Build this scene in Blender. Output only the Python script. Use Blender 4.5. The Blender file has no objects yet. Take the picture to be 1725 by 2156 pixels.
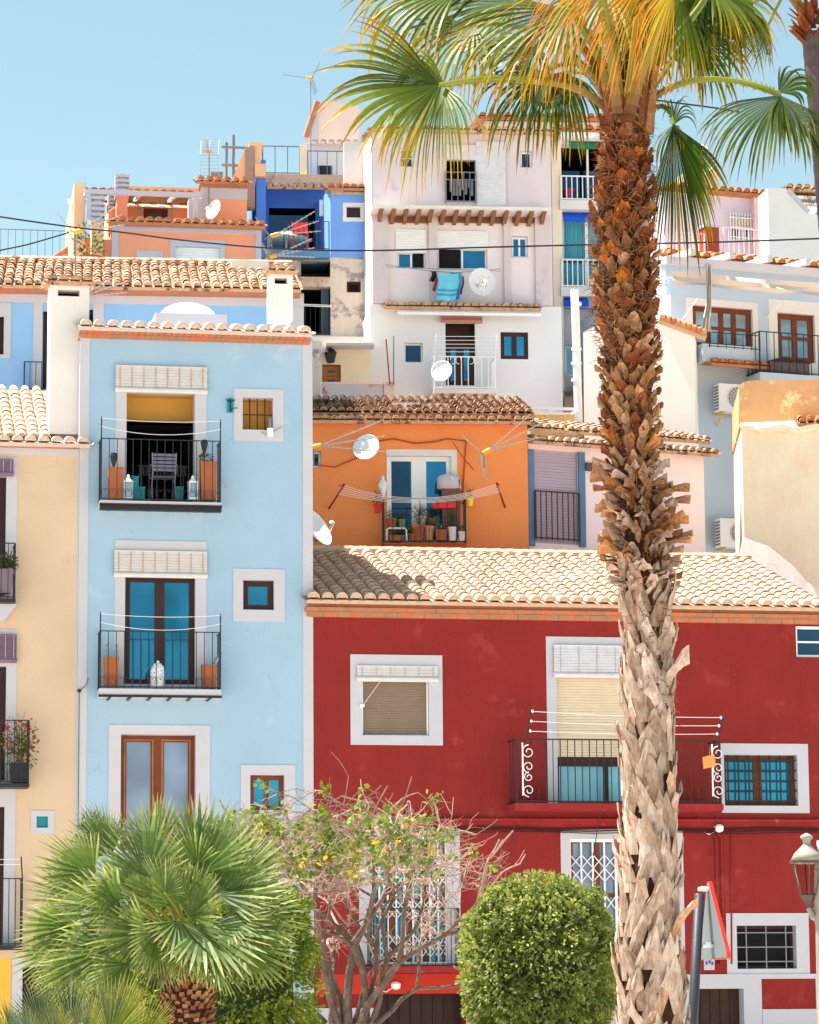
import bpy, math, random
from mathutils import Vector, Matrix, noise
rnd = random.Random(11)
S = bpy.context.scene; COL = S.collection
PI = math.pi
W0, H0, FPX = 1725.0, 2156.0, 6600.0
EYE = 1.65; EXPO = 1.33
PITCH = math.atan(1042/FPX); ROLL = -0.0075
CAM = Vector((0, 0, EYE))
CR = Matrix.Rotation(PI/2+PITCH, 3, 'X') @ Matrix.Rotation(ROLL, 3, 'Z')
def ray(u, v): return CR @ Vector(((u-W0/2)/FPX, (H0/2-v)/FPX, -1))
def at(u, v, D):
    r = ray(u, v); return CAM + r*(D/r.y)
# measured regions of the photograph (source pixel of each enlarged crop)
CROP = dict(A=(0,500), B=(1200,300), C=(2077,300), D=(1200,1100), E=(0,1100), G=(2077,1100), H=(0,1900), I=(1200,1600),
            J=(2077,1900), K=(0,2700), L=(1200,2500), M=(2077,2700), N=(0,3196), O=(1200,3196), Z=(2077,3196), Q=(1200,0), R=(2077,0))
def T(t, x, y):
    X, Y = CROP[t]; return (X+x/1.4375)/1.8997, (Y+y/1.4375)/1.8997
def PX(s):
    if isinstance(s[0], str):
        a = T(s[0], s[1], s[2]); b = T(s[0], s[3], s[4]); return (a[0], a[1], b[0], b[1])
    return s

# ------------------------------------------------------------------ materials
def lin(c):
    return tuple(((x/255)/12.92 if x/255 <= .04045 else ((x/255+.055)/1.055)**2.4) for x in c)
def nodes(name):
    m = bpy.data.materials.new(name); m.use_nodes = True
    nt = m.node_tree; b = nt.nodes['Principled BSDF']; return m, nt, b
def N(nt, t, **kw):
    n = nt.nodes.new(t)
    for k, v in kw.items():
        if hasattr(n, k) and k not in n.inputs: setattr(n, k, v)
        elif k in n.inputs: n.inputs[k].default_value = v
    return n
def ramp(nt, fac, stops):
    r = nt.nodes.new('ShaderNodeValToRGB'); e = r.color_ramp.elements
    while len(e) < len(stops): e.new(.5)
    for i, (p, c) in enumerate(stops):
        e[i].position = p; e[i].color = (*c[:3], 1)
    nt.links.new(fac, r.inputs[0]); return r.outputs[0]
def mul(c, k): return tuple(min(.95, x*k) for x in c)
def mat(name, c, rough=.85, var=.07, scale=1.3, bump=.25, bscale=28, metallic=0., stain=None, stainamt=.62, streak=0, spec=.3, crack=0):
    """matt surface: large soft mottling, fine grain, optional second colour worn through in patches, optional run-off streaks"""
    m, nt, b = nodes(name); L = nt.links.new
    co = nt.nodes.new('ShaderNodeTexCoord')
    n1 = N(nt, 'ShaderNodeTexNoise', Scale=scale, Detail=6, Roughness=.6); L(co.outputs['Object'], n1.inputs['Vector'])
    col = ramp(nt, n1.outputs[0], [(.3, mul(c, 1-var)), (.7, mul(c, 1+var))])
    n2 = N(nt, 'ShaderNodeTexNoise', Scale=bscale, Detail=5, Roughness=.65); L(co.outputs['Object'], n2.inputs['Vector'])
    def mix(a, bb, f, mode='MIX'):
        x = nt.nodes.new('ShaderNodeMix'); x.data_type = 'RGBA'; x.blend_type = mode
        if isinstance(f, float): x.inputs[0].default_value = f
        else: L(f, x.inputs[0])
        if isinstance(a, tuple): x.inputs[6].default_value = (*a, 1)
        else: L(a, x.inputs[6])
        if isinstance(bb, tuple): x.inputs[7].default_value = (*bb, 1)
        else: L(bb, x.inputs[7])
        return x.outputs[2]
    g = ramp(nt, n2.outputs[0], [(.3, (1-var*1.2,)*3), (.75, (1,)*3)])
    col = mix(col, g, 1.0, 'MULTIPLY')
    if stain:
        n3 = N(nt, 'ShaderNodeTexNoise', Scale=scale*1.1, Detail=9, Roughness=.7)
        mp = N(nt, 'ShaderNodeMapping'); mp.inputs['Location'].default_value = (3.3, 1.7, 5.1); L(co.outputs['Object'], mp.inputs[0]); L(mp.outputs[0], n3.inputs['Vector'])
        f = ramp(nt, n3.outputs[0], [(stainamt-.03, (0, 0, 0)), (stainamt+.05, (1, 1, 1))])
        col = mix(col, tuple(stain), f)
    if streak:
        mp = N(nt, 'ShaderNodeMapping'); mp.inputs['Scale'].default_value = (5, 5, .35); L(co.outputs['Object'], mp.inputs[0])
        n4 = N(nt, 'ShaderNodeTexNoise', Scale=1.6, Detail=6, Roughness=.7); L(mp.outputs[0], n4.inputs['Vector'])
        f = ramp(nt, n4.outputs[0], [(.42, (1-streak,)*3), (.62, (1, 1, 1))])
        col = mix(col, f, 1.0, 'MULTIPLY')
    if crack:      # hairline cracks in the render, in some areas only
        n6 = N(nt, 'ShaderNodeTexNoise', Scale=1.7, Detail=5, Roughness=.7); L(co.outputs['Object'], n6.inputs['Vector'])
        ad = nt.nodes.new('ShaderNodeVectorMath'); ad.operation = 'MULTIPLY_ADD'; L(n6.outputs['Color'], ad.inputs[0]); ad.inputs[1].default_value = (.9, .9, .9); L(co.outputs['Object'], ad.inputs[2])
        vo = N(nt, 'ShaderNodeTexVoronoi', Scale=.42, feature='DISTANCE_TO_EDGE'); L(ad.outputs[0], vo.inputs['Vector'])
        c1 = ramp(nt, vo.outputs['Distance'], [(.0, (1, 1, 1)), (.006, (0, 0, 0))]); c2 = ramp(nt, n1.outputs[0], [(.52, (0, 0, 0)), (.6, (crack,)*3)])
        f = mix(c1, c2, 1.0, 'MULTIPLY'); dk = mix(col, (.55, .52, .5), 1.0, 'MULTIPLY'); col = mix(col, dk, f)
    L(col, b.inputs['Base Color'])
    b.inputs['Roughness'].default_value = rough; b.inputs['Metallic'].default_value = metallic
    b.inputs['Specular IOR Level'].default_value = spec
    if bump:
        bp = N(nt, 'ShaderNodeBump', Strength=bump, Distance=.012); L(n2.outputs[0], bp.inputs['Height']); L(bp.outputs[0], b.inputs['Normal'])
    return m
def flat(name, c, rough=.5, metallic=0., spec=.4): return mat(name, c, rough, .05, 4, .06, 60, metallic, spec=spec)
def tilemat(name, stops, moss=None, mossamt=.6, rough=.85, bump=.4):
    """fired clay tiles: one tint per tile (face attribute a) plus grain and lichen"""
    m, nt, b = nodes(name); L = nt.links.new
    at_ = N(nt, 'ShaderNodeAttribute', attribute_name='a')
    col = ramp(nt, at_.outputs['Fac'], stops)
    co = nt.nodes.new('ShaderNodeTexCoord')
    n = N(nt, 'ShaderNodeTexNoise', Scale=9, Detail=6, Roughness=.7); L(co.outputs['Object'], n.inputs['Vector'])
    g = ramp(nt, n.outputs[0], [(.3, (.8,)*3), (.65, (1,)*3)])
    x = nt.nodes.new('ShaderNodeMix'); x.data_type = 'RGBA'; x.blend_type = 'MULTIPLY'; x.inputs[0].default_value = 1
    L(col, x.inputs[6]); L(g, x.inputs[7]); out = x.outputs[2]
    if moss:
        n2 = N(nt, 'ShaderNodeTexNoise', Scale=5, Detail=9, Roughness=.75); L(co.outputs['Object'], n2.inputs['Vector'])
        f = ramp(nt, n2.outputs[0], [(mossamt-.04, (0, 0, 0)), (mossamt+.06, (1, 1, 1))])
        y = nt.nodes.new('ShaderNodeMix'); y.data_type = 'RGBA'; L(f, y.inputs[0]); L(out, y.inputs[6]); y.inputs[7].default_value = (*moss, 1); out = y.outputs[2]
    L(out, b.inputs['Base Color']); b.inputs['Roughness'].default_value = rough; b.inputs['Specular IOR Level'].default_value = .2
    bp = N(nt, 'ShaderNodeBump', Strength=bump, Distance=.01); L(n.outputs[0], bp.inputs['Height']); L(bp.outputs[0], b.inputs['Normal'])
    return m
def leafmat(name, stops, attr='b', vary=.35, trans=.3, rough=.45, spec=.35):
    """leaf: colour along its length (face attribute b), each leaf lighter or darker (face attribute a), lets light through"""
    m, nt, b = nodes(name); L = nt.links.new
    t = N(nt, 'ShaderNodeAttribute', attribute_name=attr)
    col = ramp(nt, t.outputs['Fac'], stops)
    a = N(nt, 'ShaderNodeAttribute', attribute_name='a')
    g = ramp(nt, a.outputs['Fac'], [(0, (1-vary,)*3), (1, (1,)*3)])
    x = nt.nodes.new('ShaderNodeMix'); x.data_type = 'RGBA'; x.blend_type = 'MULTIPLY'; x.inputs[0].default_value = 1
    L(col, x.inputs[6]); L(g, x.inputs[7])
    L(x.outputs[2], b.inputs['Base Color']); b.inputs['Roughness'].default_value = rough; b.inputs['Specular IOR Level'].default_value = spec
    tr = nt.nodes.new('ShaderNodeBsdfTranslucent')
    hs = N(nt, 'ShaderNodeHueSaturation', Saturation=1.15, Value=1.7); hs.inputs['Hue'].default_value = .482
    L(x.outputs[2], hs.inputs['Color']); L(hs.outputs[0], tr.inputs['Color'])
    ms = nt.nodes.new('ShaderNodeMixShader'); ms.inputs[0].default_value = trans
    L(b.outputs[0], ms.inputs[1]); L(tr.outputs[0], ms.inputs[2])
    L(ms.outputs[0], nt.nodes['Material Output'].inputs[0])
    return m
def glass(name, c, metallic=.55, rough=.06):
    m, nt, b = nodes(name)
    co = nt.nodes.new('ShaderNodeTexCoord'); n = N(nt, 'ShaderNodeTexNoise', Scale=.9, Detail=2)
    nt.links.new(co.outputs['Object'], n.inputs['Vector'])
    oi = nt.nodes.new('ShaderNodeObjectInfo'); rr = ramp(nt, oi.outputs['Random'], [(0, (.62, .68, .75)), (1, (1.15, 1.12, 1.08))])
    mx = nt.nodes.new('ShaderNodeMix'); mx.data_type = 'RGBA'; mx.blend_type = 'MULTIPLY'; mx.inputs[0].default_value = 1
    nt.links.new(ramp(nt, n.outputs[0], [(.35, mul(c, .75)), (.65, mul(c, 1.15))]), mx.inputs[6]); nt.links.new(rr, mx.inputs[7]); nt.links.new(mx.outputs[2], b.inputs['Base Color'])
    b.inputs['Metallic'].default_value = metallic; b.inputs['Roughness'].default_value = rough
    bp = N(nt, 'ShaderNodeBump', Strength=.05, Distance=.02); nt.links.new(n.outputs[0], bp.inputs['Height']); nt.links.new(bp.outputs[0], b.inputs['Normal'])
    return m

# ------------------------------------------------------------------ mesh builder
OFF = {}
class MB:
    def __init__(s): s.v = []; s.f = []; s.a = []; s.b = []; s.mi = []; s.k = 0
    def face(s, pts, a=.5, b=0.):
        i = len(s.v); s.v += [tuple(p) for p in pts]; s.f.append(tuple(range(i, i+len(pts)))); s.a.append(a); s.b.append(b); s.mi.append(s.k)
    def add(s, verts, faces, a=.5, b=0.):
        i = len(s.v); s.v += [tuple(p) for p in verts]
        for f in faces: s.f.append(tuple(i+j for j in f)); s.a.append(a); s.b.append(b); s.mi.append(s.k)
    def box(s, x0, y0, z0, x1, y1, z1, a=.5):
        if x0 > x1: x0, x1 = x1, x0
        if y0 > y1: y0, y1 = y1, y0
        if z0 > z1: z0, z1 = z1, z0
        v = [(x0,y0,z0),(x1,y0,z0),(x1,y1,z0),(x0,y1,z0),(x0,y0,z1),(x1,y0,z1),(x1,y1,z1),(x0,y1,z1)]
        s.add(v, [(0,3,2,1),(4,5,6,7),(0,1,5,4),(1,2,6,5),(2,3,7,6),(3,0,4,7)], a); return s
    def cbox(s, x, y, z, w, d, h, a=.5): return s.box(x-w/2, y-d/2, z, x+w/2, y+d/2, z+h, a)
    def prism(s, poly, y0, y1, a=.5):
        """polygon in x,z (counter-clockwise seen from the front), pushed from y0 to y1"""
        n = len(poly)
        v = [(x, y0, z) for x, z in poly]+[(x, y1, z) for x, z in poly]
        s.add(v, [tuple(range(n)), tuple(range(2*n-1, n-1, -1))]+[(i, i+n, (i+1) % n+n, (i+1) % n) for i in range(n)], a); return s
    def tube(s, pts, r, n=6, a=.5, b=None, cap=True):
        pts = [Vector(p) for p in pts]; m = len(pts)
        rs = r if isinstance(r, (list, tuple)) else [r]*m
        base = len(s.v); prev = None
        for i, p in enumerate(pts):
            t = (pts[min(i+1, m-1)]-pts[max(i-1, 0)])
            t = t.normalized() if t.length > 1e-9 else Vector((0, 0, 1))
            if prev is None:
                q = Vector((0, 0, 1)) if abs(t.z) < .9 else Vector((1, 0, 0)); u = t.cross(q).normalized()
            else:
                u = (prev-t*prev.dot(t))
                u = u.normalized() if u.length > 1e-6 else prev
            prev = u; w = t.cross(u)
            for k in range(n):
                an = 2*PI*(k+.5)/n; s.v.append(tuple(p+(u*math.cos(an)+w*math.sin(an))*rs[i]))
        def put(f, bb): s.f.append(f); s.a.append(a); s.b.append(bb); s.mi.append(s.k)
        for i in range(m-1):
            bb = (b[0]+(b[1]-b[0])*i/(m-1)) if b else 0.
            for k in range(n):
                k2 = (k+1) % n; put((base+i*n+k, base+i*n+k2, base+(i+1)*n+k2, base+(i+1)*n+k), bb)
        if cap:
            put(tuple(base+k for k in range(n-1, -1, -1)), 0.); put(tuple(base+(m-1)*n+k for k in range(n)), 1. if b else 0.)
        return s
    def lathe(s, cx, cy, z0, prof, n=14, a=.5, sx=1., sy=1.):
        base = len(s.v)
        for r, z in prof:
            for k in range(n):
                an = 2*PI*k/n; s.v.append((cx+r*sx*math.cos(an), cy+r*sy*math.sin(an), z0+z))
        for i in range(len(prof)-1):
            for k in range(n):
                k2 = (k+1) % n; s.f.append((base+i*n+k, base+i*n+k2, base+(i+1)*n+k2, base+(i+1)*n+k)); s.a.append(a); s.b.append(0.); s.mi.append(s.k)
        for idx, rev in ((0, 1), (len(prof)-1, 0)):
            if prof[idx][0] > 1e-4:
                f = [base+idx*n+k for k in range(n)]; s.f.append(tuple(reversed(f)) if rev else tuple(f)); s.a.append(a); s.b.append(0.); s.mi.append(s.k)
        return s
    def leaf(s, p, d, side, l, w, a=.5, b=.5):
        d = Vector(d); side = Vector(side); p = Vector(p); m = p+d*l*.45
        s.face([p, m+side*w*.5, p+d*l, m-side*w*.5], a, b)
    def leaves(s, c, rad, n, l, w, hang=.3, shell=.5, a=None):
        for _ in range(n):
            q = Vector((rnd.gauss(0, 1), rnd.gauss(0, 1), rnd.gauss(0, 1))).normalized()
            k = shell+(1-shell)*rnd.random()
            p = Vector((c[0]+q.x*rad[0]*k, c[1]+q.y*rad[1]*k, c[2]+q.z*rad[2]*k))
            d = (q+Vector((rnd.gauss(0, .5), rnd.gauss(0, .5), rnd.gauss(0, .5)-hang))).normalized()
            sd = d.cross(Vector((rnd.gauss(0, 1), rnd.gauss(0, 1), rnd.gauss(0, 1)))).normalized()
            s.leaf(p, d, sd, l*rnd.uniform(.6, 1.2), w*rnd.uniform(.7, 1.2), rnd.random() if a is None else a, rnd.random())
        return s
    def build(s, name, m, parent=None, smooth=False, off=None):
        o3 = off if off is not None else (OFF[parent.name] if parent is not None and parent.name in OFF else (0, 0, 0))
        me = bpy.data.meshes.new(name)
        me.from_pydata([(x-o3[0], y-o3[1], z-o3[2]) for x, y, z in s.v], [], s.f)
        for mm in (m if isinstance(m, (list, tuple)) else [m]): me.materials.append(mm)
        if isinstance(m, (list, tuple)): me.polygons.foreach_set('material_index', s.mi)
        at_ = me.attributes.new('a', 'FLOAT', 'FACE'); at_.data.foreach_set('value', s.a)
        at_ = me.attributes.new('b', 'FLOAT', 'FACE'); at_.data.foreach_set('value', s.b)
        if smooth: me.polygons.foreach_set('use_smooth', [True]*len(me.polygons))
        me.update()
        o = bpy.data.objects.new(name, me); COL.objects.link(o)
        if parent is not None: o.parent = parent
        OFF[o.name] = o3
        return o

# ------------------------------------------------------------------ frames, things
class Fr:
    """a facade's own axes: x along the wall, y into the building, z up from the street; (u, v) are photo pixels"""
    def __init__(s, u, D, yaw):
        s.yaw = math.radians(yaw); p = at(u, 1078, D); s.o = Vector((p.x, D, 0))
        s.X = Vector((math.cos(s.yaw), math.sin(s.yaw), 0)); s.Y = Vector((-math.sin(s.yaw), math.cos(s.yaw), 0))
    def P(s, u, v, y=0.):
        r = ray(u, v); t = (s.o-CAM).dot(s.Y)+y; t /= r.dot(s.Y); p = CAM+r*t-s.o
        return p.dot(s.X), p.z+s.o.z
    def p3(s, u, v, y=0.):
        x, z = s.P(u, v, y); return (x, y, z)
    def rect(s, spec, y=0.):
        u0, v0, u1, v1 = PX(spec); um, vm = (u0+u1)/2, (v0+v1)/2
        return s.P(u0, vm, y)[0], s.P(um, v1, y)[1], s.P(u1, vm, y)[0], s.P(um, v0, y)[1]
    def world(s, p): return s.o+s.X*p[0]+s.Y*p[1]+Vector((0, 0, p[2]))
WF = Fr(862.5, 1.0, 0); WF.o = Vector((0, 0, 0))
def tag(o, label=None, cat=None, group=None, kind=None):
    if label: o['label'] = label
    if cat: o['category'] = cat
    if group: o['group'] = group
    if kind: o['kind'] = kind
    return o
def thing(fr, name, base, label, cat, group=None):
    o = bpy.data.objects.new(name, None); COL.objects.link(o)
    o.location = fr.world(base); o.rotation_euler = (0, 0, fr.yaw); o.empty_display_size = .3
    OFF[o.name] = tuple(base); return tag(o, label, cat, group)
def solo(fr, m, name, material, base, label, cat, group=None, smooth=False):
    o = m.build(name, material, None, smooth, off=base)
    o.location = fr.world(base); o.rotation_euler = (0, 0, fr.yaw); return tag(o, label, cat, group)

# ------------------------------------------------------------------ building elements
def wall(fr, root, spec, depth, material, holes=(), y=0., name='wall', zmin=None, ztop=None, roofm=None):
    """front with openings left out, plus sides, back and top; holes are rects in wall coordinates"""
    x0, z0, x1, z1 = spec
    m = MB()
    xs = sorted({x0, x1, *[min(max(h[0], x0), x1) for h in holes], *[min(max(h[2], x0), x1) for h in holes]})
    zs = sorted({z0, z1, *[min(max(h[1], z0), z1) for h in holes], *[min(max(h[3], z0), z1) for h in holes]})
    for i in range(len(xs)-1):
        for j in range(len(zs)-1):
            cx, cz = (xs[i]+xs[i+1])/2, (zs[j]+zs[j+1])/2
            if any(h[0] < cx < h[2] and h[1] < cz < h[3] for h in holes): continue
            m.face([(xs[i], y, zs[j]), (xs[i+1], y, zs[j]), (xs[i+1], y, zs[j+1]), (xs[i], y, zs[j+1])])
    Y = y+depth
    m.face([(x0, Y, z0), (x0, y, z0), (x0, y, z1), (x0, Y, z1)]); m.face([(x1, y, z0), (x1, Y, z0), (x1, Y, z1), (x1, y, z1)])
    m.face([(x1, Y, z0), (x0, Y, z0), (x0, Y, z1), (x1, Y, z1)]); m.face([(x0, y, z1), (x1, y, z1), (x1, Y, z1), (x0, Y, z1)])
    return m.build(name, material, root)
def ring(m, o, i, y0, y1):
    """flat frame between outer rect o and inner rect i"""
    m.box(o[0], y0, i[3], o[2], y1, o[3]); m.box(o[0], y0, o[1], o[2], y1, i[1])
    m.box(o[0], y0, i[1], i[0], y1, i[3]); m.box(i[2], y0, i[1], o[2], y1, i[3])
def reveal(m, i, y0, y1):
    x0, z0, x1, z1 = i
    m.face([(x0, y0, z0), (x0, y1, z0), (x0, y1, z1), (x0, y0, z1)]); m.face([(x1, y1, z0), (x1, y0, z0), (x1, y0, z1), (x1, y1, z1)])
    m.face([(x0, y0, z0), (x1, y0, z0), (x1, y1, z0), (x0, y1, z0)]); m.face([(x0, y1, z1), (x1, y1, z1), (x1, y0, z1), (x0, y0, z1)])
def surround(root, o, i, depth, material, proud=.015, y=0., sides='tblr'):
    m = MB()
    if o:
        if 't' in sides and o[3] > i[3]: m.box(o[0], y-proud, i[3], o[2], y+.01, o[3])
        if 'b' in sides and o[1] < i[1]: m.box(o[0], y-proud, o[1], o[2], y+.01, i[1])
        if 'l' in sides and o[0] < i[0]: m.box(o[0], y-proud, i[1], i[0], y+.01, i[3])
        if 'r' in sides and o[2] > i[2]: m.box(i[2], y-proud, i[1], o[2], y+.01, i[3])
    reveal(m, i, y-proud, y+depth)
    return m.build('window_surround', material, root)
def room(root, i, y, depth, material, name='room_interior'):
    m = MB(); reveal(m, i, y, y+depth); x0, z0, x1, z1 = i
    m.face([(x0, y+depth, z0), (x1, y+depth, z0), (x1, y+depth, z1), (x0, y+depth, z1)])
    return m.build(name, material, root)
def window(root, i, y, fm, gm, cols=2, rows=1, fw=.06, name='window', mull=None, glass_from=0., panel=None):
    """joinery filling rect i at depth y; each leaf has its own glass set 3 cm back"""
    x0, z0, x1, z1 = i; m = MB(); mu = mull or fw
    ring(m, i, (x0+fw, z0+fw, x1-fw, z1-fw), y, y+.06)
    xs = [x0+fw+(x1-x0-2*fw)*k/cols for k in range(cols+1)]
    for k in range(1, cols): m.box(xs[k]-mu/2, y-.004, z0+fw, xs[k]+mu/2, y+.056, z1-fw)
    for r in range(1, rows):
        zz = z0+fw+(z1-z0-2*fw)*r/rows
        for k in range(cols): m.box(xs[k]+(mu/2 if k else 0), y+.002, zz-mu*.3, xs[k+1]-(mu/2 if k < cols-1 else 0), y+.05, zz+mu*.3)
    w = m.build(name, fm, root)
    g = MB(); g.box(x0+fw*.8, y+.035, z0+fw*.8, x1-fw*.8, y+.045, z1-fw*.8); g.build('pane', gm, w)
    return w
def slats(m, x0, x1, z0, z1, y, pitch=.045, d=.012):
    """one corrugated sheet of horizontal slats"""
    n = max(2, int(round((z1-z0)/pitch))); h = (z1-z0)/n
    for k in range(n):
        a, b = z0+k*h, z0+(k+1)*h
        m.face([(x0, y-d, a+h*.15), (x1, y-d, a+h*.15), (x1, y-d*.4, b), (x0, y-d*.4, b)], a=rnd.random())
        m.face([(x0, y+d*.6, a), (x1, y+d*.6, a), (x1, y-d, a+h*.15), (x0, y-d, a+h*.15)], a=rnd.random())
def shutter(root, i, y, material, pitch=.045, name='roller_shutter'):
    m = MB(); slats(m, i[0], i[2], i[1], i[3], y, pitch); m.box(i[0], y-.015, i[1]-.03, i[2], y+.01, i[1]); return m.build(name, material, root)
def blind(root, i, y, material, cordm, cords=6, pitch=.058, roll=.055, flare=.0):
    """roll-up cane blind hung in front of the wall with its rolled end at the bottom"""
    x0, z0, x1, z1 = i; m = MB(); slats(m, x0, x1, z0+roll, z1, y, pitch, .018)
    m.face([(x1, y+.006, z0+roll), (x0, y+.006, z0+roll), (x0, y+.006, z1), (x1, y+.006, z1)])
    m.tube([(x0-.01, y, z0+roll), (x1+.01, y, z0+roll)], roll, 10); m.box(x0, y-.012, z1, x1, y+.03, z1+.03)
    m.k = 1
    for k in range(cords):
        cx = x0+(x1-x0)*(k+.35)/(cords-.3); m.box(cx-.007, y-.026, z0+roll*2, cx+.007, y-.021, z1)
    return m.build('roller_blind', [material, cordm], root)
def railing(parent, x0, x1, zb, zt, yf, material, step=.12, r=.009, yw=0., scroll=False, sides=True, name='railing', low=.04, mid=None):
    m = MB(); n = max(2, int(round((x1-x0)/step)))
    for z in [zt, zb+low]+([mid] if mid else []):
        m.box(x0, yf-r*1.3, z-r, x1, yf+r*1.3, z+r)
        if sides:
            m.box(x0-r*1.3, yf+r*1.3, z-r, x0+r*1.3, yw, z+r); m.box(x1-r*1.3, yf+r*1.3, z-r, x1+r*1.3, yw, z+r)
    for k in range(n+1):
        x = x0+(x1-x0)*k/n; rr = r*1.5 if k in (0, n) else r*.8
        m.box(x-rr, yf-rr, zb, x+rr, yf+rr, zt-r)
    if sides:
        nk = max(1, int(abs(yw-yf)/step))
        for k in range(1, nk+1):
            yy = yf+(yw-yf)*k/(nk+.5)
            for x in (x0, x1): m.box(x-r*.8, yy-r*.8, zb, x+r*.8, yy+r*.8, zt-r)
    if scroll:
        for k in range(n):
            cx = x0+(x1-x0)*(k+.5)/n; w = (x1-x0)/n*.42
            for sg in (-1, 1):
                pts = [(cx+sg*(w*.5+w*.45*math.cos(t)), yf-.004, zb+low+.13+.075*math.sin(t)) for t in [PI*j/6-PI*.4 for j in range(9)]]
                m.tube(pts, .005, 4)
    return m.build(name, material, parent)
def tiles(root, material, xa, xb, ye, ze, yr, zr, sp=.25, row=.38, seg=6, name='roof', jit=.006, cap=True, slope_x=0., under=None, ends=False, skewr=0.):
    """barrel tiles: rows of overlapping covers over hollow channels, from the eave (ye, ze) up to (yr, zr); slope_x lifts z with x"""
    m = MB(); n = max(1, int(round((xb-xa)/sp))); sp = (xb-xa)/n
    L = math.hypot(yr-ye, zr-ze); ty, tz = (yr-ye)/L, (zr-ze)/L; ny, nz = -tz, ty
    rows = max(1, int(math.ceil(L/row-.15))); row = L/rows
    def P(x, s, h): return (x+skewr*s, ye+ty*s+ny*h, ze+tz*s+nz*h+(x-xa)*slope_x)
    for i in range(n+1):
        for kind in ((1, 0) if i < n else (0,)):
            cx = xa+(i+.5)*sp if kind else xa+i*sp
            for j in range(rows):
                a = rnd.random(); dx = rnd.uniform(-jit, jit); dz = rnd.uniform(0, jit)
                s0, s1 = j*row-.04, (j+1)*row+.02
                if kind:
                    r0, r1, h0, h1 = sp*.42, sp*.35, .045+dz, .02+dz; up = 1
                else:
                    r0, r1, h0, h1 = sp*.27, sp*.33, .035, .015; up = -.55
                sg = seg if kind else 4; vs = []
                for s, r, h in ((s0, r0, h0), (s1, r1, h1)):
                    for k in range(sg+1):
                        an = PI*k/sg; vs.append(P(cx+dx-math.cos(an)*r, s, h+math.sin(an)*r*up))
                if kind:
                    for r, h in ((r0*.82, h0-.002),):
                        for k in range(sg+1):
                            an = PI*k/sg; vs.append(P(cx+dx-math.cos(an)*r, s0, h+math.sin(an)*r*up))
                fs = [(k, k+1, sg+2+k, sg+1+k) for k in range(sg)]
                if kind: fs += [(k+1, k, 2*sg+2+k, 2*sg+3+k) for k in range(sg)]
                m.add(vs, fs, a)
                if kind and j == 0 and cap:
                    m.face([P(cx+dx-math.cos(PI*k/sg)*r0*.8, s0+.03, h0+math.sin(PI*k/sg)*r0*.8) for k in range(sg+1)][::-1], a=.35)
    e = .07
    m.face([P(xa, -.02, -e), P(xb, -.02, -e), P(xb, L, -e), P(xa, L, -e)][::-1], .3)
    m.face([P(xa, 0, .0), P(xb, 0, .0), P(xb, L, .0), P(xa, L, .0)], .3)
    for x in (xa, xb): m.face([P(x, 0, -e), P(x, L, -e), P(x, L, .03), P(x, 0, .03)], .3)
    m.face([P(xa, -.02, -e), P(xb, -.02, -e), P(xb, -.02, .01), P(xa, -.02, .01)], .3)
    return m.build(name, material, root)
def foliage_pot(fr, u, v, w, h, y, potm, leafm, label, plant=1., name='flower_pot', cat='flower pot', group=None, square=False, flower=None, nl=90, rise=1.6, wid=1.3, leafl=.055, nf=28):
    """pot whose foot is at photo pixel (u, v), w and h pixels across and high"""
    x, z = fr.P(u, v, y); x1, z1 = fr.P(u+w/2, v-h, y); r = x1-x; hh = z1-z
    t = thing(fr, name, (x, y, z), label, cat, group)
    m = MB()
    if square: m.prism([(x-r*.8, z), (x+r*.8, z), (x+r, z+hh), (x-r, z+hh)], y-r, y+r)
    else: m.lathe(x, y, z, [(r*.72, 0), (r*.95, hh*.82), (r*1.05, hh*.82), (r*1.06, hh), (r*.88, hh), (r*.85, hh*.9)], 12)
    m.build('pot', potm, t)
    if plant and leafm:
        g = MB()
        for k in range(5):
            g.tube([(x, y, z+hh*.85), (x+rnd.uniform(-.5, .5)*r*wid, y+rnd.uniform(-.5, .5)*r, z+hh*(.9+rise*.4*plant)), (x+rnd.uniform(-1, 1)*r*wid, y+rnd.uniform(-.6, .6)*r, z+hh+rise*r*plant*rnd.uniform(.8, 1.6))], .004, 4)
        g.leaves((x, y, z+hh+rise*r*plant*.5), (r*wid, r*.9, rise*r*plant*.8), nl, leafl, leafl*.56, .1, .2)
        p = g.build('plant', leafm, t)
        if flower:
            f = MB(); f.leaves((x, y, z+hh+rise*r*plant*.8), (r*wid*1.05, r*.9, rise*r*plant*.7), nf, .06, .055, 0, .6); f.build('flower', flower, t)
    return t
# ------------------------------------------------------------------ materials of the place
def pc(r, g, b, k=.86): return mul(lin((r, g, b)), k/.80)
M = {}
M['white'] = mat('white_plaster', pc(222,217,214), .9, .05, 1.1, .25, stain=pc(205,200,202), stainamt=.66)
M['trim'] = mat('white_trim', (.55,.535,.6), .85, .03, 2, .12, stain=(.52,.5,.51), stainamt=.7)
M['yellow'] = mat('yellow_render', (.66,.49,.345), .9, .05, .8, .25, 18, stain=(.62,.43,.32), stainamt=.6, crack=.4)
M['blue'] = mat('pale_blue_render', (.35,.5,.655), .9, .05, .7, .25, 18, stain=(.42,.55,.68), stainamt=.64, crack=.5)
M['red'] = mat('red_render', (.285,.023,.02), .9, .12, .9, .35, 16, stain=(.33,.04,.036), stainamt=.62, streak=.07, crack=.4)
M['redslab'] = mat('red_slab', pc(150,42,44), .9, .16, 3, .5, 14, stain=pc(200,110,100), stainamt=.66)
M['brick'] = mat('thin_brick_course', (.46,.22,.13), .9, .12, 5, .5, 25, stain=pc(205,105,70), stainamt=.55)
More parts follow.
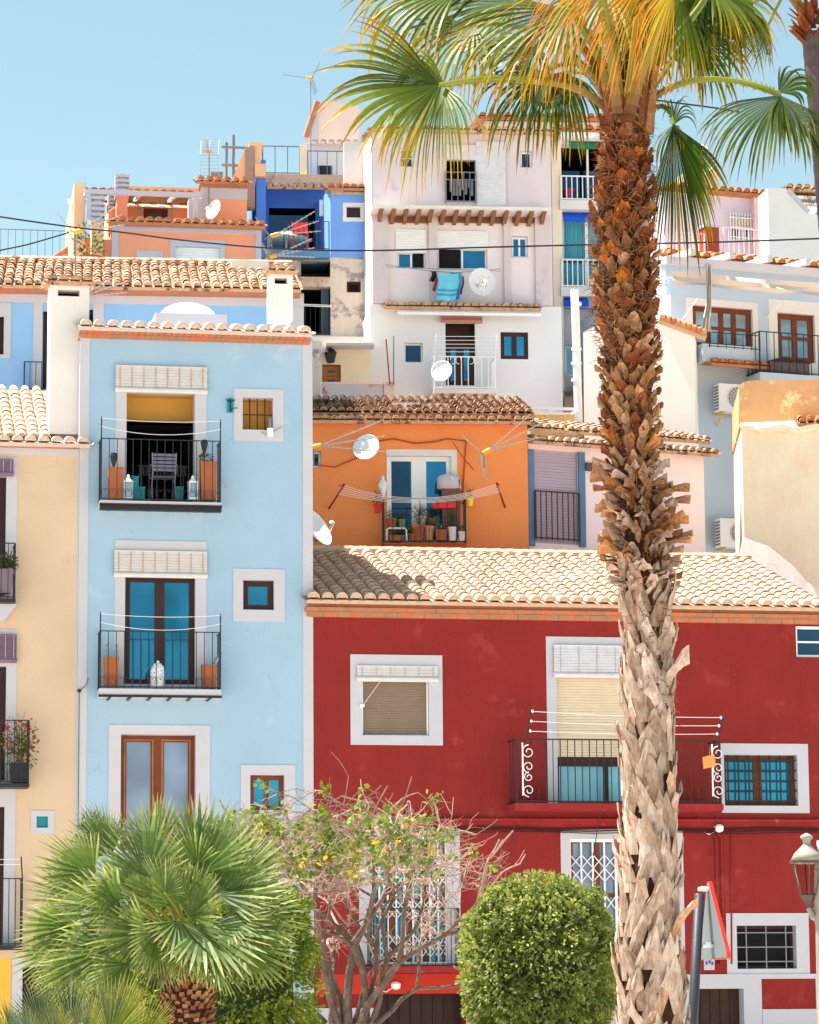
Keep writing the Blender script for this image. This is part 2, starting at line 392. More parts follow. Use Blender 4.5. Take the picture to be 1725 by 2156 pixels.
M['orange'] = mat('orange_render', (.97,.32,.105), .9, .06, .9, .3, 16, stain=(.9,.25,.05), stainamt=.6)
M['black'] = flat('black_iron', (.025, .025, .032), .5, .3)
M['darkwood'] = mat('dark_brown_joinery', (.045, .014, .012), .5, .15, 3, .1, 40)
M['wood'] = mat('varnished_wood', (.19, .042, .012), .45, .2, 3, .2, 30)
M['wood2'] = mat('orange_wood', (.42, .16, .05), .6, .2, 3, .2, 30)
M['glass'] = glass('sky_tinted_glass', (.03, .27, .47))  # blue of the reflected sky is put into the pane colour
M['glassd'] = glass('dark_blue_glass', (.02, .08, .15), .5)
M['glassl'] = glass('curtained_glass', (.22, .5, .68), .25, .15)
M['glassg'] = glass('grey_lilac_glass', (.28, .34, .5), .3, .12)
M['glassp'] = glass('pale_lit_glass', (.35, .47, .55), .4, .12)
M['cane'] = mat('white_cane', (.68,.64,.63), .8, .07, 6, .1, 40)
M['caneg'] = mat('weathered_cane', pc(214,210,216), .8, .09, 6, .1, 40)
M['purple'] = mat('purple_slats', pc(125,100,120), .8, .12, 6, .1, 40)
M['cord'] = flat('brown_cord', pc(196,140,90))
M['cordg'] = flat('grey_cord', pc(170,165,185))
M['shut'] = mat('taupe_shutter', (.27,.19,.14), .6, .05, 3, .05, 40)
M['shutb'] = mat('beige_shutter', pc(226,205,178), .6, .05, 3, .05, 40)
M['shutw'] = mat('white_shutter', pc(238,238,242), .6, .04, 3, .05, 40)
M['dark'] = mat('dark_interior', (.012, .008, .01), .9, .2, 2, .1)  # near-black puts the shade of unlit rooms into the colour
M['ochrein'] = mat('ochre_interior', (.68, .36, .08), .9, .06, 2, .1)
M['terra'] = mat('terracotta_pot', (.45,.14,.06), .85, .1, 6, .2, 30, stain=pc(224,150,120), stainamt=.66)
M['teal'] = mat('teal_paint', pc(20,140,150), .4, .06, 5, .1, 40)
M['cerw'] = mat('white_ceramic', pc(228,232,234), .3, .05, 3, .05)
M['tilep'] = tilemat('pale_clay_tile', [(0, (.56,.36,.25)), (.5, (.66,.45,.33)), (1, (.74,.54,.41))], (.5,.37,.27), .7)
M['tilew'] = tilemat('whitened_clay_tile', [(0, (.62,.46,.38)), (1, (.74,.6,.52))], (.5,.3,.2), .68)
M['tileo'] = tilemat('old_clay_tile', [(0, (.42,.21,.12)), (.35, (.62,.39,.25)), (.7, (.74,.52,.37)), (1, (.8,.64,.5))], (.07,.045,.035), .56, bump=.7)
M['tiled'] = tilemat('dark_old_tile', [(0, (.22,.1,.055)), (.4, (.42,.22,.13)), (.8, (.5,.33,.24)), (1, (.6,.45,.36))], (.06,.04,.03), .58, bump=.8)
M['tiley'] = tilemat('yellow_clay_tile', [(0, (.68,.46,.31)), (1, (.82,.62,.46))], (.6,.42,.3), .66)
M['tiler'] = tilemat('red_clay_tile', [(0, (.4,.14,.06)), (.5, (.56,.25,.12)), (1, (.68,.38,.22))], (.3,.1,.05), .6)
M['metalw'] = flat('white_metal', pc(238,238,242), .4, 0)
M['metalg'] = flat('grey_metal', (.22,.23,.26), .4, .4)
M['plant'] = leafmat('balcony_leaf', [(0, (.03,.09,.02)), (1, (.1,.19,.04))])
M['petr'] = leafmat('red_petal', [(0, (.55,.02,.02)), (1, (.75,.05,.03))], trans=.2)
M['petm'] = leafmat('magenta_petal', [(0, (.35,.01,.06)), (1, (.6,.03,.13))], trans=.2)
M['yelbox'] = flat('yellow_orange_plastic', pc(255,170,30), .4)
M['cream'] = mat('cream_render', pc(240,222,190), .9, .05, 1, .2)

FRONT = Fr(400, 62, 10.5)
def house(fr, name, u, label, cat='house', y=0):
    x = fr.P(u, 2100)[0]; return thing(fr, name, (x, y, 0), label, cat)
def R4(fr, spec, y=0.): return fr.rect(spec, y)

# ================================================================== pale blue house
F = FRONT
BH = house(F, 'blue_house', 412, 'tall pale blue townhouse with two iron balconies and a white skylight dome')
X0 = F.P(166, 1200)[0]; X1 = F.P(658, 1200)[0]; zt = F.P(412, 704)[1]
op = {}
op['d1'] = R4(F, (266, 826, 410, 1062)); op['w1'] = R4(F, (511, 838, 575, 905)); op['d2'] = R4(F, (263, 1213, 411, 1441))
op['w2'] = R4(F, (512, 1222, 577, 1284)); op['d3'] = R4(F, (254, 1547, 412, 1790)); op['w3'] = R4(F, (527, 1632, 599, 1706))
wall(F, BH, (X0, 0, X1, zt), 6.5, M['blue'], list(op.values()))
m = MB(); m.box(X0-.01, -.012, 0, F.P(185, 1200)[0], .02, zt); m.box(F.P(638, 1200)[0], -.012, 0, X1+.01, .02, zt)
m.face([(X1+.012, -.01, 0), (X1+.012, 6.4, 0), (X1+.012, 6.4, zt), (X1+.012, -.01, zt)]); m.face([(X0-.012, 6.4, 0), (X0-.012, -.01, 0), (X0-.012, -.01, zt), (X0-.012, 6.4, zt)])
m.build('corner_strip', M['trim'], BH)
surround(BH, R4(F, (243, 770, 435, 1062)), op['d1'], .28, M['trim'])
surround(BH, R4(F, (492, 819, 597, 929)), op['w1'], .2, M['trim'])
surround(BH, R4(F, (241, 1139, 434, 1445)), op['d2'], .2, M['trim'])
surround(BH, R4(F, (491, 1198, 600, 1309)), op['w2'], .12, M['trim'])
surround(BH, R4(F, (228, 1527, 442, 1795)), op['d3'], .3, M['trim'])
surround(BH, R4(F, (507, 1611, 622, 1724)), op['w3'], .2, M['trim'])
# top door: open room, ochre upper wall and dark lower part
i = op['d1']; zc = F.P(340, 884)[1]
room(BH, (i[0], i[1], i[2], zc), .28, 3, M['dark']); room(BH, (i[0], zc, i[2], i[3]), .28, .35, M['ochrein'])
i = op['w1']; room(BH, i, .2, .25, M['ochrein'])
m = MB()
for k in (1, 2, 3): xx = i[0]+(i[2]-i[0])*k/4; m.box(xx-.012, .08, i[1], xx+.012, .1, i[3])
m.box(i[0], .1, (i[1]+i[3])/2-.01, i[2], .115, (i[1]+i[3])/2+.01); m.build('window_bars', M['darkwood'], BH)
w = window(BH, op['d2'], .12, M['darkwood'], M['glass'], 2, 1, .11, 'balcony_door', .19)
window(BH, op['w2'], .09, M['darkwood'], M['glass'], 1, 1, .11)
w = window(BH, op['d3'], .2, M['wood'], M['glassg'], 2, 1, .13, 'double_door', .26)
m = MB(); d3 = op['d3']
for s in (0, 1):
    xm = (d3[0]+d3[2])/2; a, b = (d3[0]+.08, xm-.08) if s == 0 else (xm+.08, d3[2]-.08)
    ring(m, (a, d3[1]+.08, b, d3[3]-.08), (a+.025, d3[1]+.105, b-.025, d3[3]-.105), .185, .2)
m.build('door_moulding', M['wood2'], BH)
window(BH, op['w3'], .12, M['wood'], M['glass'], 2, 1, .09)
blind(BH, R4(F, (244, 774, 436, 828), -.06), -.06, M['cane'], M['cord'], 8)
blind(BH, R4(F, (241, 1163, 436, 1217), -.06), -.06, M['cane'], M['cord'], 8)
# roof edge: brick course and a row of tiles
xa, xb = F.P(168, 690, -.15)[0], F.P(653, 700, -.15)[0]
m = MB(); zz0, zz1 = F.P(412, 716, -.14)[1], F.P(412, 702, -.14)[1]; nb = 36
for k in range(nb):
    a = xa+(xb-xa)*k/nb; m.box(a+.004, -.14+rnd.uniform(0, .006), zz0, a+(xb-xa)/nb-.004, .3, (zz0+zz1)/2-.004); m.box(a+.03, -.17+rnd.uniform(0, .006), (zz0+zz1)/2, a+(xb-xa)/nb+.022, .3, zz1-.003)
m.box(xa+.01, -.125, zz0+.01, xb+.0, .31, zz1-.005); m.build('brick_course', M['brick'], BH)
tiles(BH, M['tilew'], xa-.02, xb+.03, -.22, zz1+.05, .3, zz1+.2, .272, .5, 10)
m = MB(); m.box(X0, .3, zt+.003, X1, 6.4, zt+.12); m.build('roof_terrace', M['white'], BH)
# balconies
def blue_balcony(spec, zslab, thick, mslab, topv, scroll=True):
    y = -.55; x0, zb, x1, ztp = R4(F, spec, y); m = MB()
    m.box(x0-.02, y-.03, zslab-thick, x1+.02, 0, zslab)
    s = m.build('balcony', mslab, BH)
    m = MB(); m.box(x0-.03, y-.05, zslab-thick-.02, x1+.03, y-.03, zslab-thick+.03)
    for k in range(6):
        xx = x0+(x1-x0)*(k+.5)/6; m.box(xx-.02, y-.06, zslab-thick-.035, xx+.02, -.01, zslab-thick-.003)
    m.build('slab_edging', M['black'] if thick > .1 else M['darkwood'], s)
    railing(s, x0, x1, zslab, ztp, y, M['black'], (x1-x0)/15, .009, -.01, scroll)
    zz = F.P(400, topv, y)[1]; m = MB()
    for x in (x0, x1): m.box(x-.012, y-.012, ztp, x+.012, y+.012, zz)
    for dz, sag in ((.02, .05), (.22, .12)):
        m.tube([(x0+(x1-x0)*k/10, y-.02, zz-dz-sag*4*(k/10)*(1-k/10)) for k in range(11)], .006, 4)
    p = MB()
    for x in (x0, x1): p.box(x-.012, y-.012, ztp, x+.012, y+.012, zz)
    p.build('line_post', M['black'], s)
    q = MB()
    for dz, sag in ((.03, .05), (.2, .14)):
        q.tube([(x0+(x1-x0)*k/10, y-.02, zz-dz-sag*4*(k/10)*(1-k/10)) for k in range(11)], .006, 4)
    q.build('washing_line', M['metalw'], s)
    return x0, x1, y
y = -.55
zs1 = F.P(338, 1056, y)[1]; zs2 = F.P(338, 1451, y)[1]
blue_balcony((213, 926, 464, 1060), zs1, .09, M['trim'], 882)
blue_balcony((211, 1330, 464, 1450), zs2, .15, M['trim'], 1292)
m = MB(); x0, _, x1, _ = R4(F, (213, 926, 464, 1060), y)
for k in range(6):
    a = x0+(x1-x0)*k/6
    m.box(a+.03, y-.062, zs1-.17, a+(x1-x0)/6-.03, y-.05, zs1-.15); m.box(a+.03, y-.062, zs1-.13, a+(x1-x0)/6-.03, y-.05, zs1-.11)
m.box(x0-.02, y-.05, zs1-.19, x1+.02, y+.1, zs1-.092); m.build('balcony_edge_beam', M['black'], BH)
# chimney stacks on the roof
def stack(parent_kw, fr, spec, y, depth, material, slot=True, cap=True, name='chimney', root=None, sp=.26):
    x0, z0, x1, z1 = R4(fr, spec, y); m = MB(); h = z1-z0; sx0, sx1 = x0+(x1-x0)*.2, x1-(x1-x0)*.25
    sz1 = z1-min(.12, h*.1); sz0 = sz1-.13
    if slot:
        ring(m, (x0, sz0, x1, sz1), (sx0, sz0, sx1, sz1-.0), y, y+depth) if False else None
        m.box(x0, y, z0, x1, y+depth, sz0); m.box(x0, y, sz1, x1, y+depth, z1)
        m.box(x0, y, sz0, sx0, y+depth, sz1); m.box(sx1, y, sz0, x1, y+depth, sz1); m.box(sx0, y+depth*.7, sz0, sx1, y+depth*.72, sz1)
    else: m.box(x0, y, z0, x1, y+depth, z1)
    c = m.build(name, material, root)
    if slot:
        k = MB(); k.box(sx0+.003, y+depth*.5, sz0, sx1-.003, y+depth*.52, sz1-.003); k.build('smoke_slot', M['dark'], c)
    if cap: tiles(c, M['tileo'], x0-.07, x1+.07, y-.08, z1+.03, y+depth+.05, z1+.1, sp, .5, 6, name='cap')
    return c
stack(None, F, (104, 598, 187, 914), .35, .7, M['white'], root=BH)
stack(None, F, (569, 575, 617, 672), 1.9, .5, M['white'], root=BH, sp=.2)
# skylight dome
sk = MB(); x0, z0, x1, z1 = R4(F, (328, 660, 478, 674), 1.4); sk.box(x0, 1.4, z0-.5, x1, 2.7, z1); kb = sk.build('skylight', M['trim'], BH)
sk = MB(); cx = (x0+x1)/2; hw = (x1-x0)/2-.12; top = F.P(400, 637, 2)[1]-z1
sk.lathe(cx, 2.05, z1, [(hw*math.cos(t)**.9 if t < 1.5 else .001, top*math.sin(t)) for t in [PI/2*k/9 for k in range(10)]], 28, sy=.55)
sk.build('dome', M['metalw'], kb, True)

# furniture on the balconies
def planter(u, v, w, h, label, mt=None, yy=-.3):
    x, z = F.P(u, v, yy); x1_, z1_ = F.P(u+w/2, v-h, yy); r = x1_-x
    t = thing(F, 'tall_planter', (x, yy, z), label, 'planter', 'tall terracotta planters on the blue house balconies')
    m = MB(); m.prism([(x-r*.92, z), (x+r*.92, z), (x+r, z1_), (x-r, z1_)], yy-r*.8, yy+r*.8); m.build('body', mt or M['terra'], t)
    m = MB(); ring(m, (x-r*1.03, z1_-.05, x+r*1.03, z1_), (x-r*.9, z1_-.05, x+r*.9, z1_-.0), yy-r*.84, yy+r*.84) if False else m.box(x-r*1.03, yy-r*.84, z1_-.04, x+r*1.03, yy+r*.84, z1_+.004)
    m.build('rim', mt or M['terra'], t); return x, z1_, r
planter(243, 1054, 32, 68, 'tall terracotta planter holding a black torch, left side of the upper blue balcony')
px_, pz_, pr_ = planter(438, 1054, 34, 80, 'tall terracotta planter with a small plant and torch, right side of the upper blue balcony')
planter(234, 1446, 31, 62, 'tall terracotta planter with two glass bottles on top, on the lower blue balcony')
planter(440, 1449, 31, 48, 'shorter terracotta planter with one leaning bottle, on the lower blue balcony')
def torch(u, v0, v1, label, yy=-.36):
    x, z = F.P(u, v0, yy); _, zt_ = F.P(u, v1, yy)
    t = thing(F, 'garden_torch', (x, yy, z), label, 'torch', 'garden torches on the upper blue balcony')
    m = MB(); m.tube([(x, yy, z), (x, yy, zt_-.3)], .012, 6); m.build('pole', M['black'], t)
    m = MB(); m.lathe(x, yy, zt_-.32, [(.012, 0), (.05, .12), (.075, .24), (.06, .3), (.01, .32)], 10); m.build('lamp_head', M['black'], t)
torch(239, 1050, 952, 'black garden torch standing in the left planter of the upper blue balcony')
torch(430, 1050, 925, 'taller black garden torch standing in the right planter of the upper blue balcony')
g = MB(); g.leaves((px_-.05, -.3, pz_+.08), (.13, .1, .1), 70, .09, .04, .0, .2)
solo(F, g, 'small_plant', M['plant'], (px_-.05, -.3, pz_), 'small green plant growing from the right planter of the upper blue balcony', 'plant')
def lantern(u, v, w, h, label, yy=-.42):
    x, z = F.P(u, v, yy); x1_, z1_ = F.P(u+w/2, v-h, yy); r = x1_-x; hh = z1_-z
    t = thing(F, 'lantern', (x, yy, z), label, 'lantern', 'white lanterns on the upper blue balcony')
    m = MB(); m.cbox(x, yy, z, r*2, r*2, .04)
    for sx in (-1, 1):
        for sy in (-1, 1): m.cbox(x+sx*r*.85, yy+sy*r*.85, z+.04, r*.25, r*.25, hh*.6)
    m.cbox(x, yy, z+.04+hh*.6, r*2.1, r*2.1, .03); m.lathe(x, yy, z+.07+hh*.6, [(r*.9, 0), (r*.35, hh*.14), (r*.35, hh*.2), (r*.1, hh*.26)], 8)
    m.build('frame', M['cerw'], t)
    m = MB(); m.cbox(x, yy, z+.041, r*1.5, r*1.5, hh*.58); m.build('glass', M['glassp'], t)
lantern(270, 1053, 21, 54, 'white lantern beside the left planter on the upper blue balcony')
lantern(406, 1053, 20, 52, 'white lantern beside the right planter on the upper blue balcony')
# folding chair, table, teal boxes
def chair():
    yy = -.12; x, z = F.P(344, 1052, yy); w = .24
    t = thing(F, 'folding_chair', (x, yy, z), 'folding metal chair with slatted back on the upper blue balcony', 'chair')
    for s in (-1, 1):
        m = MB(); m.tube([(x+s*w, yy+.2, z), (x+s*w*.95, yy-.12, z+.5), (x+s*w, yy-.16, z+.92)], .014, 6); m.build('back_leg', M['metalg'], t)
        m = MB(); m.tube([(x+s*w, yy-.22, z), (x+s*w*.9, yy+.12, z+.45)], .013, 6); m.build('front_leg', M['metalg'], t)
        m = MB(); m.tube([(x+s*w*1.1, yy-.14, z+.68), (x+s*w*1.15, yy+.2, z+.62), (x+s*w*1.05, yy+.22, z+.45)], .013, 6); m.build('armrest', M['metalg'], t)
    m = MB()
    for k in range(5): m.box(x-w, yy-.155-.002*k, z+.55+k*.075, x+w, yy-.14-.002*k, z+.605+k*.075)
    m.build('backrest', flat('chair_slat', (.16,.14,.22)), t)
    m = MB()
    for k in range(5): m.box(x-w, yy-.1+k*.07, z+.44, x+w, yy-.045+k*.07, z+.46)
    m.build('seat', flat('chair_seat', (.13,.12,.2)), t)
chair()
yy = -.02+.35; x, z = F.P(342, 1052, yy)
t = thing(F, 'garden_table', (x, yy, z), 'dark garden table with openwork apron behind the folding chair', 'table')
m = MB(); m.box(x-.5, yy-.05, z+.66, x+.5, yy+.6, z+.69); m.build('table_top', M['black'], t)
m = MB()
for k in range(14): m.box(x-.48+k*.07, yy-.04, z+.5, x-.44+k*.07, yy-.03, z+.66)
m.box(x-.5, yy-.045, z+.48, x+.5, yy-.025, z+.5); m.build('apron', M['black'], t)
for sx in (-1, 1):
    m = MB(); m.tube([(x+sx*.42, yy, z), (x+sx*.42, yy, z+.66)], .02, 6); m.build('leg', M['black'], t)
for k, (u0, v0, u1, v1) in enumerate(((278, 1005, 292, 1052), (291, 1027, 305, 1052), (370, 1027, 386, 1052))):
    a, b, c, d = R4(F, (u0, v0, u1, v1), -.1); m = MB(); m.box(a, -.1, b, c, .12, d); m.box(a-.012, -.112, d, c+.012, .13, d+.025)
    solo(F, m, 'storage_box', M['teal'], ((a+c)/2, -.1, b), ['tall teal box beside the left white lantern on the upper blue balcony', 'low teal box left of the folding chair', 'low teal box right of the folding chair'][k], 'box', 'teal boxes on the upper blue balcony')
# arched pierced ceramic lantern
x, z = F.P(332, 1449, -.4); h = F.P(332, 1392, -.4)[1]-z; r = .145
t = thing(F, 'ceramic_lantern', (x, -.4, z), 'white pierced ceramic lantern with a domed top on the lower blue balcony', 'lantern')
m = MB(); m.lathe(x, -.4, z, [(r, 0), (r, h*.62), (r*.85, h*.78), (r*.5, h*.9), (r*.2, h*.94), (r*.25, h*.98), (r*.1, h*1.02)], 20, sy=.7)
cm, nt, bb = nodes('pierced_white_ceramic'); co = nt.nodes.new('ShaderNodeTexCoord'); vo = N(nt, 'ShaderNodeTexVoronoi', Scale=22); nt.links.new(co.outputs['Object'], vo.inputs['Vector'])
nt.links.new(ramp(nt, vo.outputs['Distance'], [(.22, (.06,.09,.1)), (.3, (.8,.83,.83))]), bb.inputs['Base Color']); bb.inputs['Roughness'].default_value = .35
m.build('body', cm, t)
for (u, v, tilt, lb) in ((225, 1386, 0, 'clear glass bottle on the planter, nearer the railing corner'), (245, 1386, 0, 'clear glass bottle on the planter, nearer the balcony door'), (450, 1402, .1, 'clear glass bottle leaning on the shorter planter of the lower blue balcony')):
    x, z = F.P(u, v, -.3); m = MB(); m.tube([(x, -.3, z), (x+tilt*.6, -.3, z+.14), (x+tilt, -.3, z+.17), (x+tilt*1.4, -.3, z+.25)], [.04, .04, .022, .022], 10)
    t = thing(F, 'glass_bottle', (x, -.3, z), lb, 'bottle', 'bottles on the planters of the lower blue balcony'); m.build('body', M['glassp'], t)
    m = MB(); m.tube([(x+tilt*1.4, -.3, z+.25), (x+tilt*1.5, -.3, z+.275)], .027, 8); m.build('cap', M['metalg'], t)
# fixtures on the blue wall
a, b, c, d = R4(F, (475, 840, 494, 869)); m = MB(); m.box(a+.03, -.05, b, c-.03, -.001, d)
t = thing(F, 'wall_bracket', ((a+c)/2, 0, b), 'small teal bracket plate with hooks beside the barred window', 'bracket'); m.build('plate', M['teal'], t)
m = MB(); xm = (a+c)/2; m.tube([(xm-.09, -.1, d-.03), (xm, -.07, d-.08), (xm+.09, -.1, d-.03)], .012, 5); m.tube([(xm, -.06, b+.02), (xm+.05, -.1, b+.08), (xm+.14, -.12, b+.08)], .01, 5); m.tube([(xm, -.06, b), (xm, -.06, d)], .014, 5); m.build('hook', M['black'], t)
a, b, c, d = R4(F, (562, 886, 574, 919)); m = MB(); m.box(a, -.09, b, c, -.016, b+(d-b)*.5); t = thing(F, 'router_box', ((a+c)/2, 0, b), 'small grey aerial box under the barred window', 'antenna'); m.build('body', M['metalw'], t)
m = MB(); m.box((a+c)/2-.03, -.08, b+(d-b)*.5, (a+c)/2+.02, -.05, d+.05); m.tube([(a-.12, -.05, b+.08), (a-.02, -.05, b+.02), (c+.2, -.05, b+.2)], .008, 4); m.build('aerial', M['metalg'], t)

# ================================================================== yellow house
YH = house(F, 'yellow_house', 80, 'pale yellow house with purple blinds left of the tall pale blue house')
X0 = F.P(-150, 1200)[0]; X1 = F.P(166, 1200)[0]-.015; zt = F.P(80, 944)[1]
d1 = R4(F, (-46, 1003, 12, 1254)); d2 = R4(F, (-46, 1403, 12, 1643)); d3 = R4(F, (-46, 1699, 8, 1990)); dg = R4(F, (46, 2036, 148, 2290))
tw = R4(F, (77, 1719, 101, 1743))
dg = (dg[0], .2, dg[2], dg[3])
wall(F, YH, (X0, 0, X1, zt), 5.5, M['yellow'], [d1, d2, d3, dg, tw])
for o, i, dp in (((-70, 962, 35, 1254), d1, .2), ((-70, 1325, 34, 1643), d2, .2), ((-70, 1660, 31, 1990), d3, .2), ((24, 2010, 176-11, 2291), dg, .5)):
    oo = R4(F, o)
    if dp == .5: oo = (oo[0], .2, min(oo[2], X1), oo[3])
    surround(YH, oo, i, dp, M['trim'])
surround(YH, R4(F, (65, 1707, 115, 1755)), tw, .08, M['trim'])
m = MB(); m.box(tw[0], .06, tw[1], tw[2], .08, tw[3]); m.build('glazed_tile', M['teal'], YH)
for i in (d1, d2, d3): window(YH, i, .12, M['darkwood'], M['dark'], 2, 1, .14, 'shuttered_door', .2)
m = MB(); m.box(dg[0], .45, dg[1], dg[2], .47, dg[3])
for k in range(6): xx = dg[0]+(dg[2]-dg[0])*(k+.5)/6; m.box(xx-.02, .42, dg[1], xx+.02, .45, dg[3])
m.build('street_door', M['darkwood'], YH)
m = MB(); m.box(F.P(146, 1200)[0]+.15, -.012, F.P(80, 2000)[1], X1, .02, zt-.02); zz = F.P(80, 958)[1]; m.box(X0, -.014, zz, X1, .02, zt)
m.build('white_band', M['trim'], YH)
m = MB(); z0_, z1_ = F.P(80, 2018, -.1)[1], F.P(80, 2000, -.1)[1]; m.box(X0, -.1, z0_, F.P(60, 2000)[0], .0, z1_); m.build('ledge', M['yellow'], YH)
m = MB(); m.box(X0, -.016, 0, F.P(22, 2100)[0], .01, z0_-.003); m.build('ochre_plinth', mat('ochre_plinth', pc(246,176,70)), YH)
# roof with end overhang
xa = X0; xb = F.P(189, 935, -.2)[0]; ze = F.P(95, 934, -.25)[1]; yr = 3.6; zr = F.P(52, 822, yr)[1]
xr = F.P(104, 870, 1.2)[0]
tiles(YH, M['tiley'], xa, xr, .28, ze+.16*1+.02, yr, zr, .235, .36, 8)
tiles(YH, M['tilew'], xa, xb, -.28, ze, .3, ze+.14, .27, .6, 8, name='eave_tiles')
m = MB(); m.box(X0, -.1, zt-.0, X1, .3, zt+.1); m.build('eave_board', M['brick'], YH)
# blinds
def yblind(s):
    i = R4(F, s, -.08); blind(YH, i, -.08, M['purple'], M['cordg'], 4, .04, .05)
yblind((-30, 969, 28, 1003)); yblind((-30, 1338, 35, 1396))
def ybal(u1, v0, v1, corbel, style):
    y = -.6; x1_, zt_ = F.P(u1, v0, y); zb_ = F.P(u1, v1, y)[1]; x0_ = X0+.6; m = MB()
    m.box(x0_, y-.02, zb_-.07, x1_+.02, 0, zb_); s = m.build('balcony', M['black'] if style else M['trim'], YH)
    railing(s, x0_, x1_, zb_, zt_, y, M['black'], .13, .01, -.01, style == 2)
    if corbel:
        c = MB(); c.prism([(x0_, zb_-.4), (F.P(8, v1)[0], zb_-.4), (F.P(33, v1)[0], zb_-.075), (x0_, zb_-.075)], -.4, 0); c.build('corbel', M['trim'], s)
    return x1_, zb_, zt_
ybal(32, 1144, 1261, True, 1); x1_, zb_, zt_ = ybal(61, 1517, 1650, False, 2); c1, cb, ct = ybal(47, 1850, 1992, False, 1)
m = MB()
for dz in (0, .1): m.tube([(X0+.6, -.62, ct+.25+dz), (c1-.04, -.62, ct+.27+dz)], .006, 4)
m.build('washing_line', M['metalw'], YH)
m = MB(); m.tube([(c1, -.6, ct), (c1-.03, -.62, ct+.42)], .014, 5); m.build('line_post', M['darkwood'], YH)
foliage_pot(F, 10, 1250, 38, 50, -.38, mat('mauve_pot', pc(140,120,135)), M['plant'], 'mauve pot of magenta geraniums on the topmost yellow house balcony', flower=M['petm'], nl=420, rise=1.5, wid=1.5, leafl=.07, nf=60)
t = foliage_pot(F, 40, 1648, 42, 40, -.36, M['black'], leafmat('olive_leaf', [(0, (.08,.12,.03)), (1, (.22,.24,.05))]), 'black square pot of tall red bougainvillea on the middle yellow house balcony', square=True, nl=520, rise=3.4, wid=1.9, flower=M['petr'], leafl=.08, nf=130)
# wire down the corner between the houses
x, z = F.P(167, 1455, -.03); m = MB(); m.tube([(x, -.03, z), (x, -.03, z-2.5), (x-.02, -.03, z-6)], .008, 4); m.tube([(x, -.03, z), (x+.12, -.03, z+.1), (x+.18, -.02, z+.25)], .008, 4); m.lathe(x, -.03, z-.03, [(.01, 0), (.04, .02), (.04, .05), (.01, .07)], 8)
solo(F, m, 'power_cable', M['black'], (x, -.03, z-6), 'thin black cable running down the corner between the yellow and blue houses', 'cable')

# ================================================================== red house
RH = house(F, 'red_house', 1190, 'long dark red house with white window surrounds under a pale clay tile roof')
X0 = F.P(657, 1500)[0]+.02; X1 = F.P(1950, 1500)[0]; zt = F.P(1190, 1296)[1]
o = {}
o['w1'] = R4(F, (763, 1414, 903, 1549)); o['d1'] = R4(F, (1173, 1400, 1382, 1695)); o['w2'] = R4(F, ('M', 1180, 460, 1602, 752))
o['w3'] = R4(F, ('J', 1592, 872, 1900, 1048)); o['g1'] = R4(F, ('O', 410, 215, 845, 955)); o['g2'] = R4(F, (1202, 1767, 1420, 2003))
o['w4'] = R4(F, (1552, 1949, 1677, 2040)); o['d2'] = R4(F, (792, 2094, 982, 2290)); o['d3'] = R4(F, (1463, 2082, 1568, 2290))
for k in ('d2', 'd3'): o[k] = (o[k][0], .2, o[k][2], o[k][3])
wall(F, RH, (X0, 0, X1, zt), 9, M['red'], list(o.values()))
surround(RH, R4(F, (738, 1379, 932, 1569)), o['w1'], .16, M['trim'])
surround(RH, R4(F, (1152, 1342, 1403, 1695)), o['d1'], .2, M['trim'], sides='tlr')
surround(RH, R4(F, (1519, 1566, 1703, 1712)), o['w2'], .3, M['trim'])
surround(RH, None, o['w3'], .1, M['trim'])
surround(RH, R4(F, ('O', 340, 142, 922, 955)), o['g1'], .12, M['trim'], sides='tlr')
surround(RH, R4(F, (1182, 1740, 1440, 2003)), o['g2'], .12, M['trim'])
surround(RH, R4(F, ('Z', 1193, 657, 1668, 1018)), o['w4'], .3, M['trim'])
oo = R4(F, (1443, 2058, 1606, 2290)); surround(RH, (oo[0], .2, oo[2], oo[3]), o['d3'], .4, M['trim'])
surround(RH, None, o['d2'], .5, M['redslab'])
shutter(RH, (o['w1'][0]+.03, o['w1'][1]+.05, o['w1'][2]-.03, o['w1'][3]), .1, M['shut'], .05)
m = MB(); i = o['w1']; ring(m, i, (i[0]+.03, i[1]+.05, i[2]-.03, i[3]-.02), .085, .15); m.build('window_frame', M['metalw'], RH)
blind(RH, R4(F, (752, 1405, 922, 1436), -.05), -.05, M['cane'], M['cordg'], 6)
m = MB(); x, z = F.P(763, 1487, -.02); m.tube([F.p3(800, 1436, -.05), (x, -.03, z)], .006, 4); m.lathe(x, -.04, z-.03, [(.01, 0), (.05, .02), (.05, .06), (.01, .09)], 8); m.build('blind_cord', M['metalw'], RH)
i = o['d1']; zs = F.P(1240, 1590)[1]; zm = F.P(1240, 1613)[1]
shutter(RH, (i[0], zs, i[2], i[3]), .1, M['shutb'], .055)
window(RH, (i[0], i[1], i[2], zs-.035), .12, M['darkwood'], M['glassl'], 2, 1, .06, 'balcony_door', .1)
m = MB(); m.box(i[0]+.003, .09, zm, i[2]-.003, .118, zs-.04); m.build('door_rail', M['darkwood'], RH)
blind(RH, R4(F, (1167, 1362, 1385, 1428), -.06), -.06, M['caneg'], M['cordg'], 6)
def grid(root, i, y, nx, nz, r, mt, over=0.):
    m = MB()
    for k in range(1, nx+1):
        x = i[0]+(i[2]-i[0])*(k-.5)/nx; m.box(x-r, y-r, i[1]-over, x+r, y+r, i[3]+over)
    for k in range(1, nz+1):
        z = i[1]+(i[3]-i[1])*(k-.5)/nz; m.box(i[0]-over, y-r*2.4, z-r, i[2]+over, y-r*1.05, z+r)
    return m.build('window_grille', mt, root)
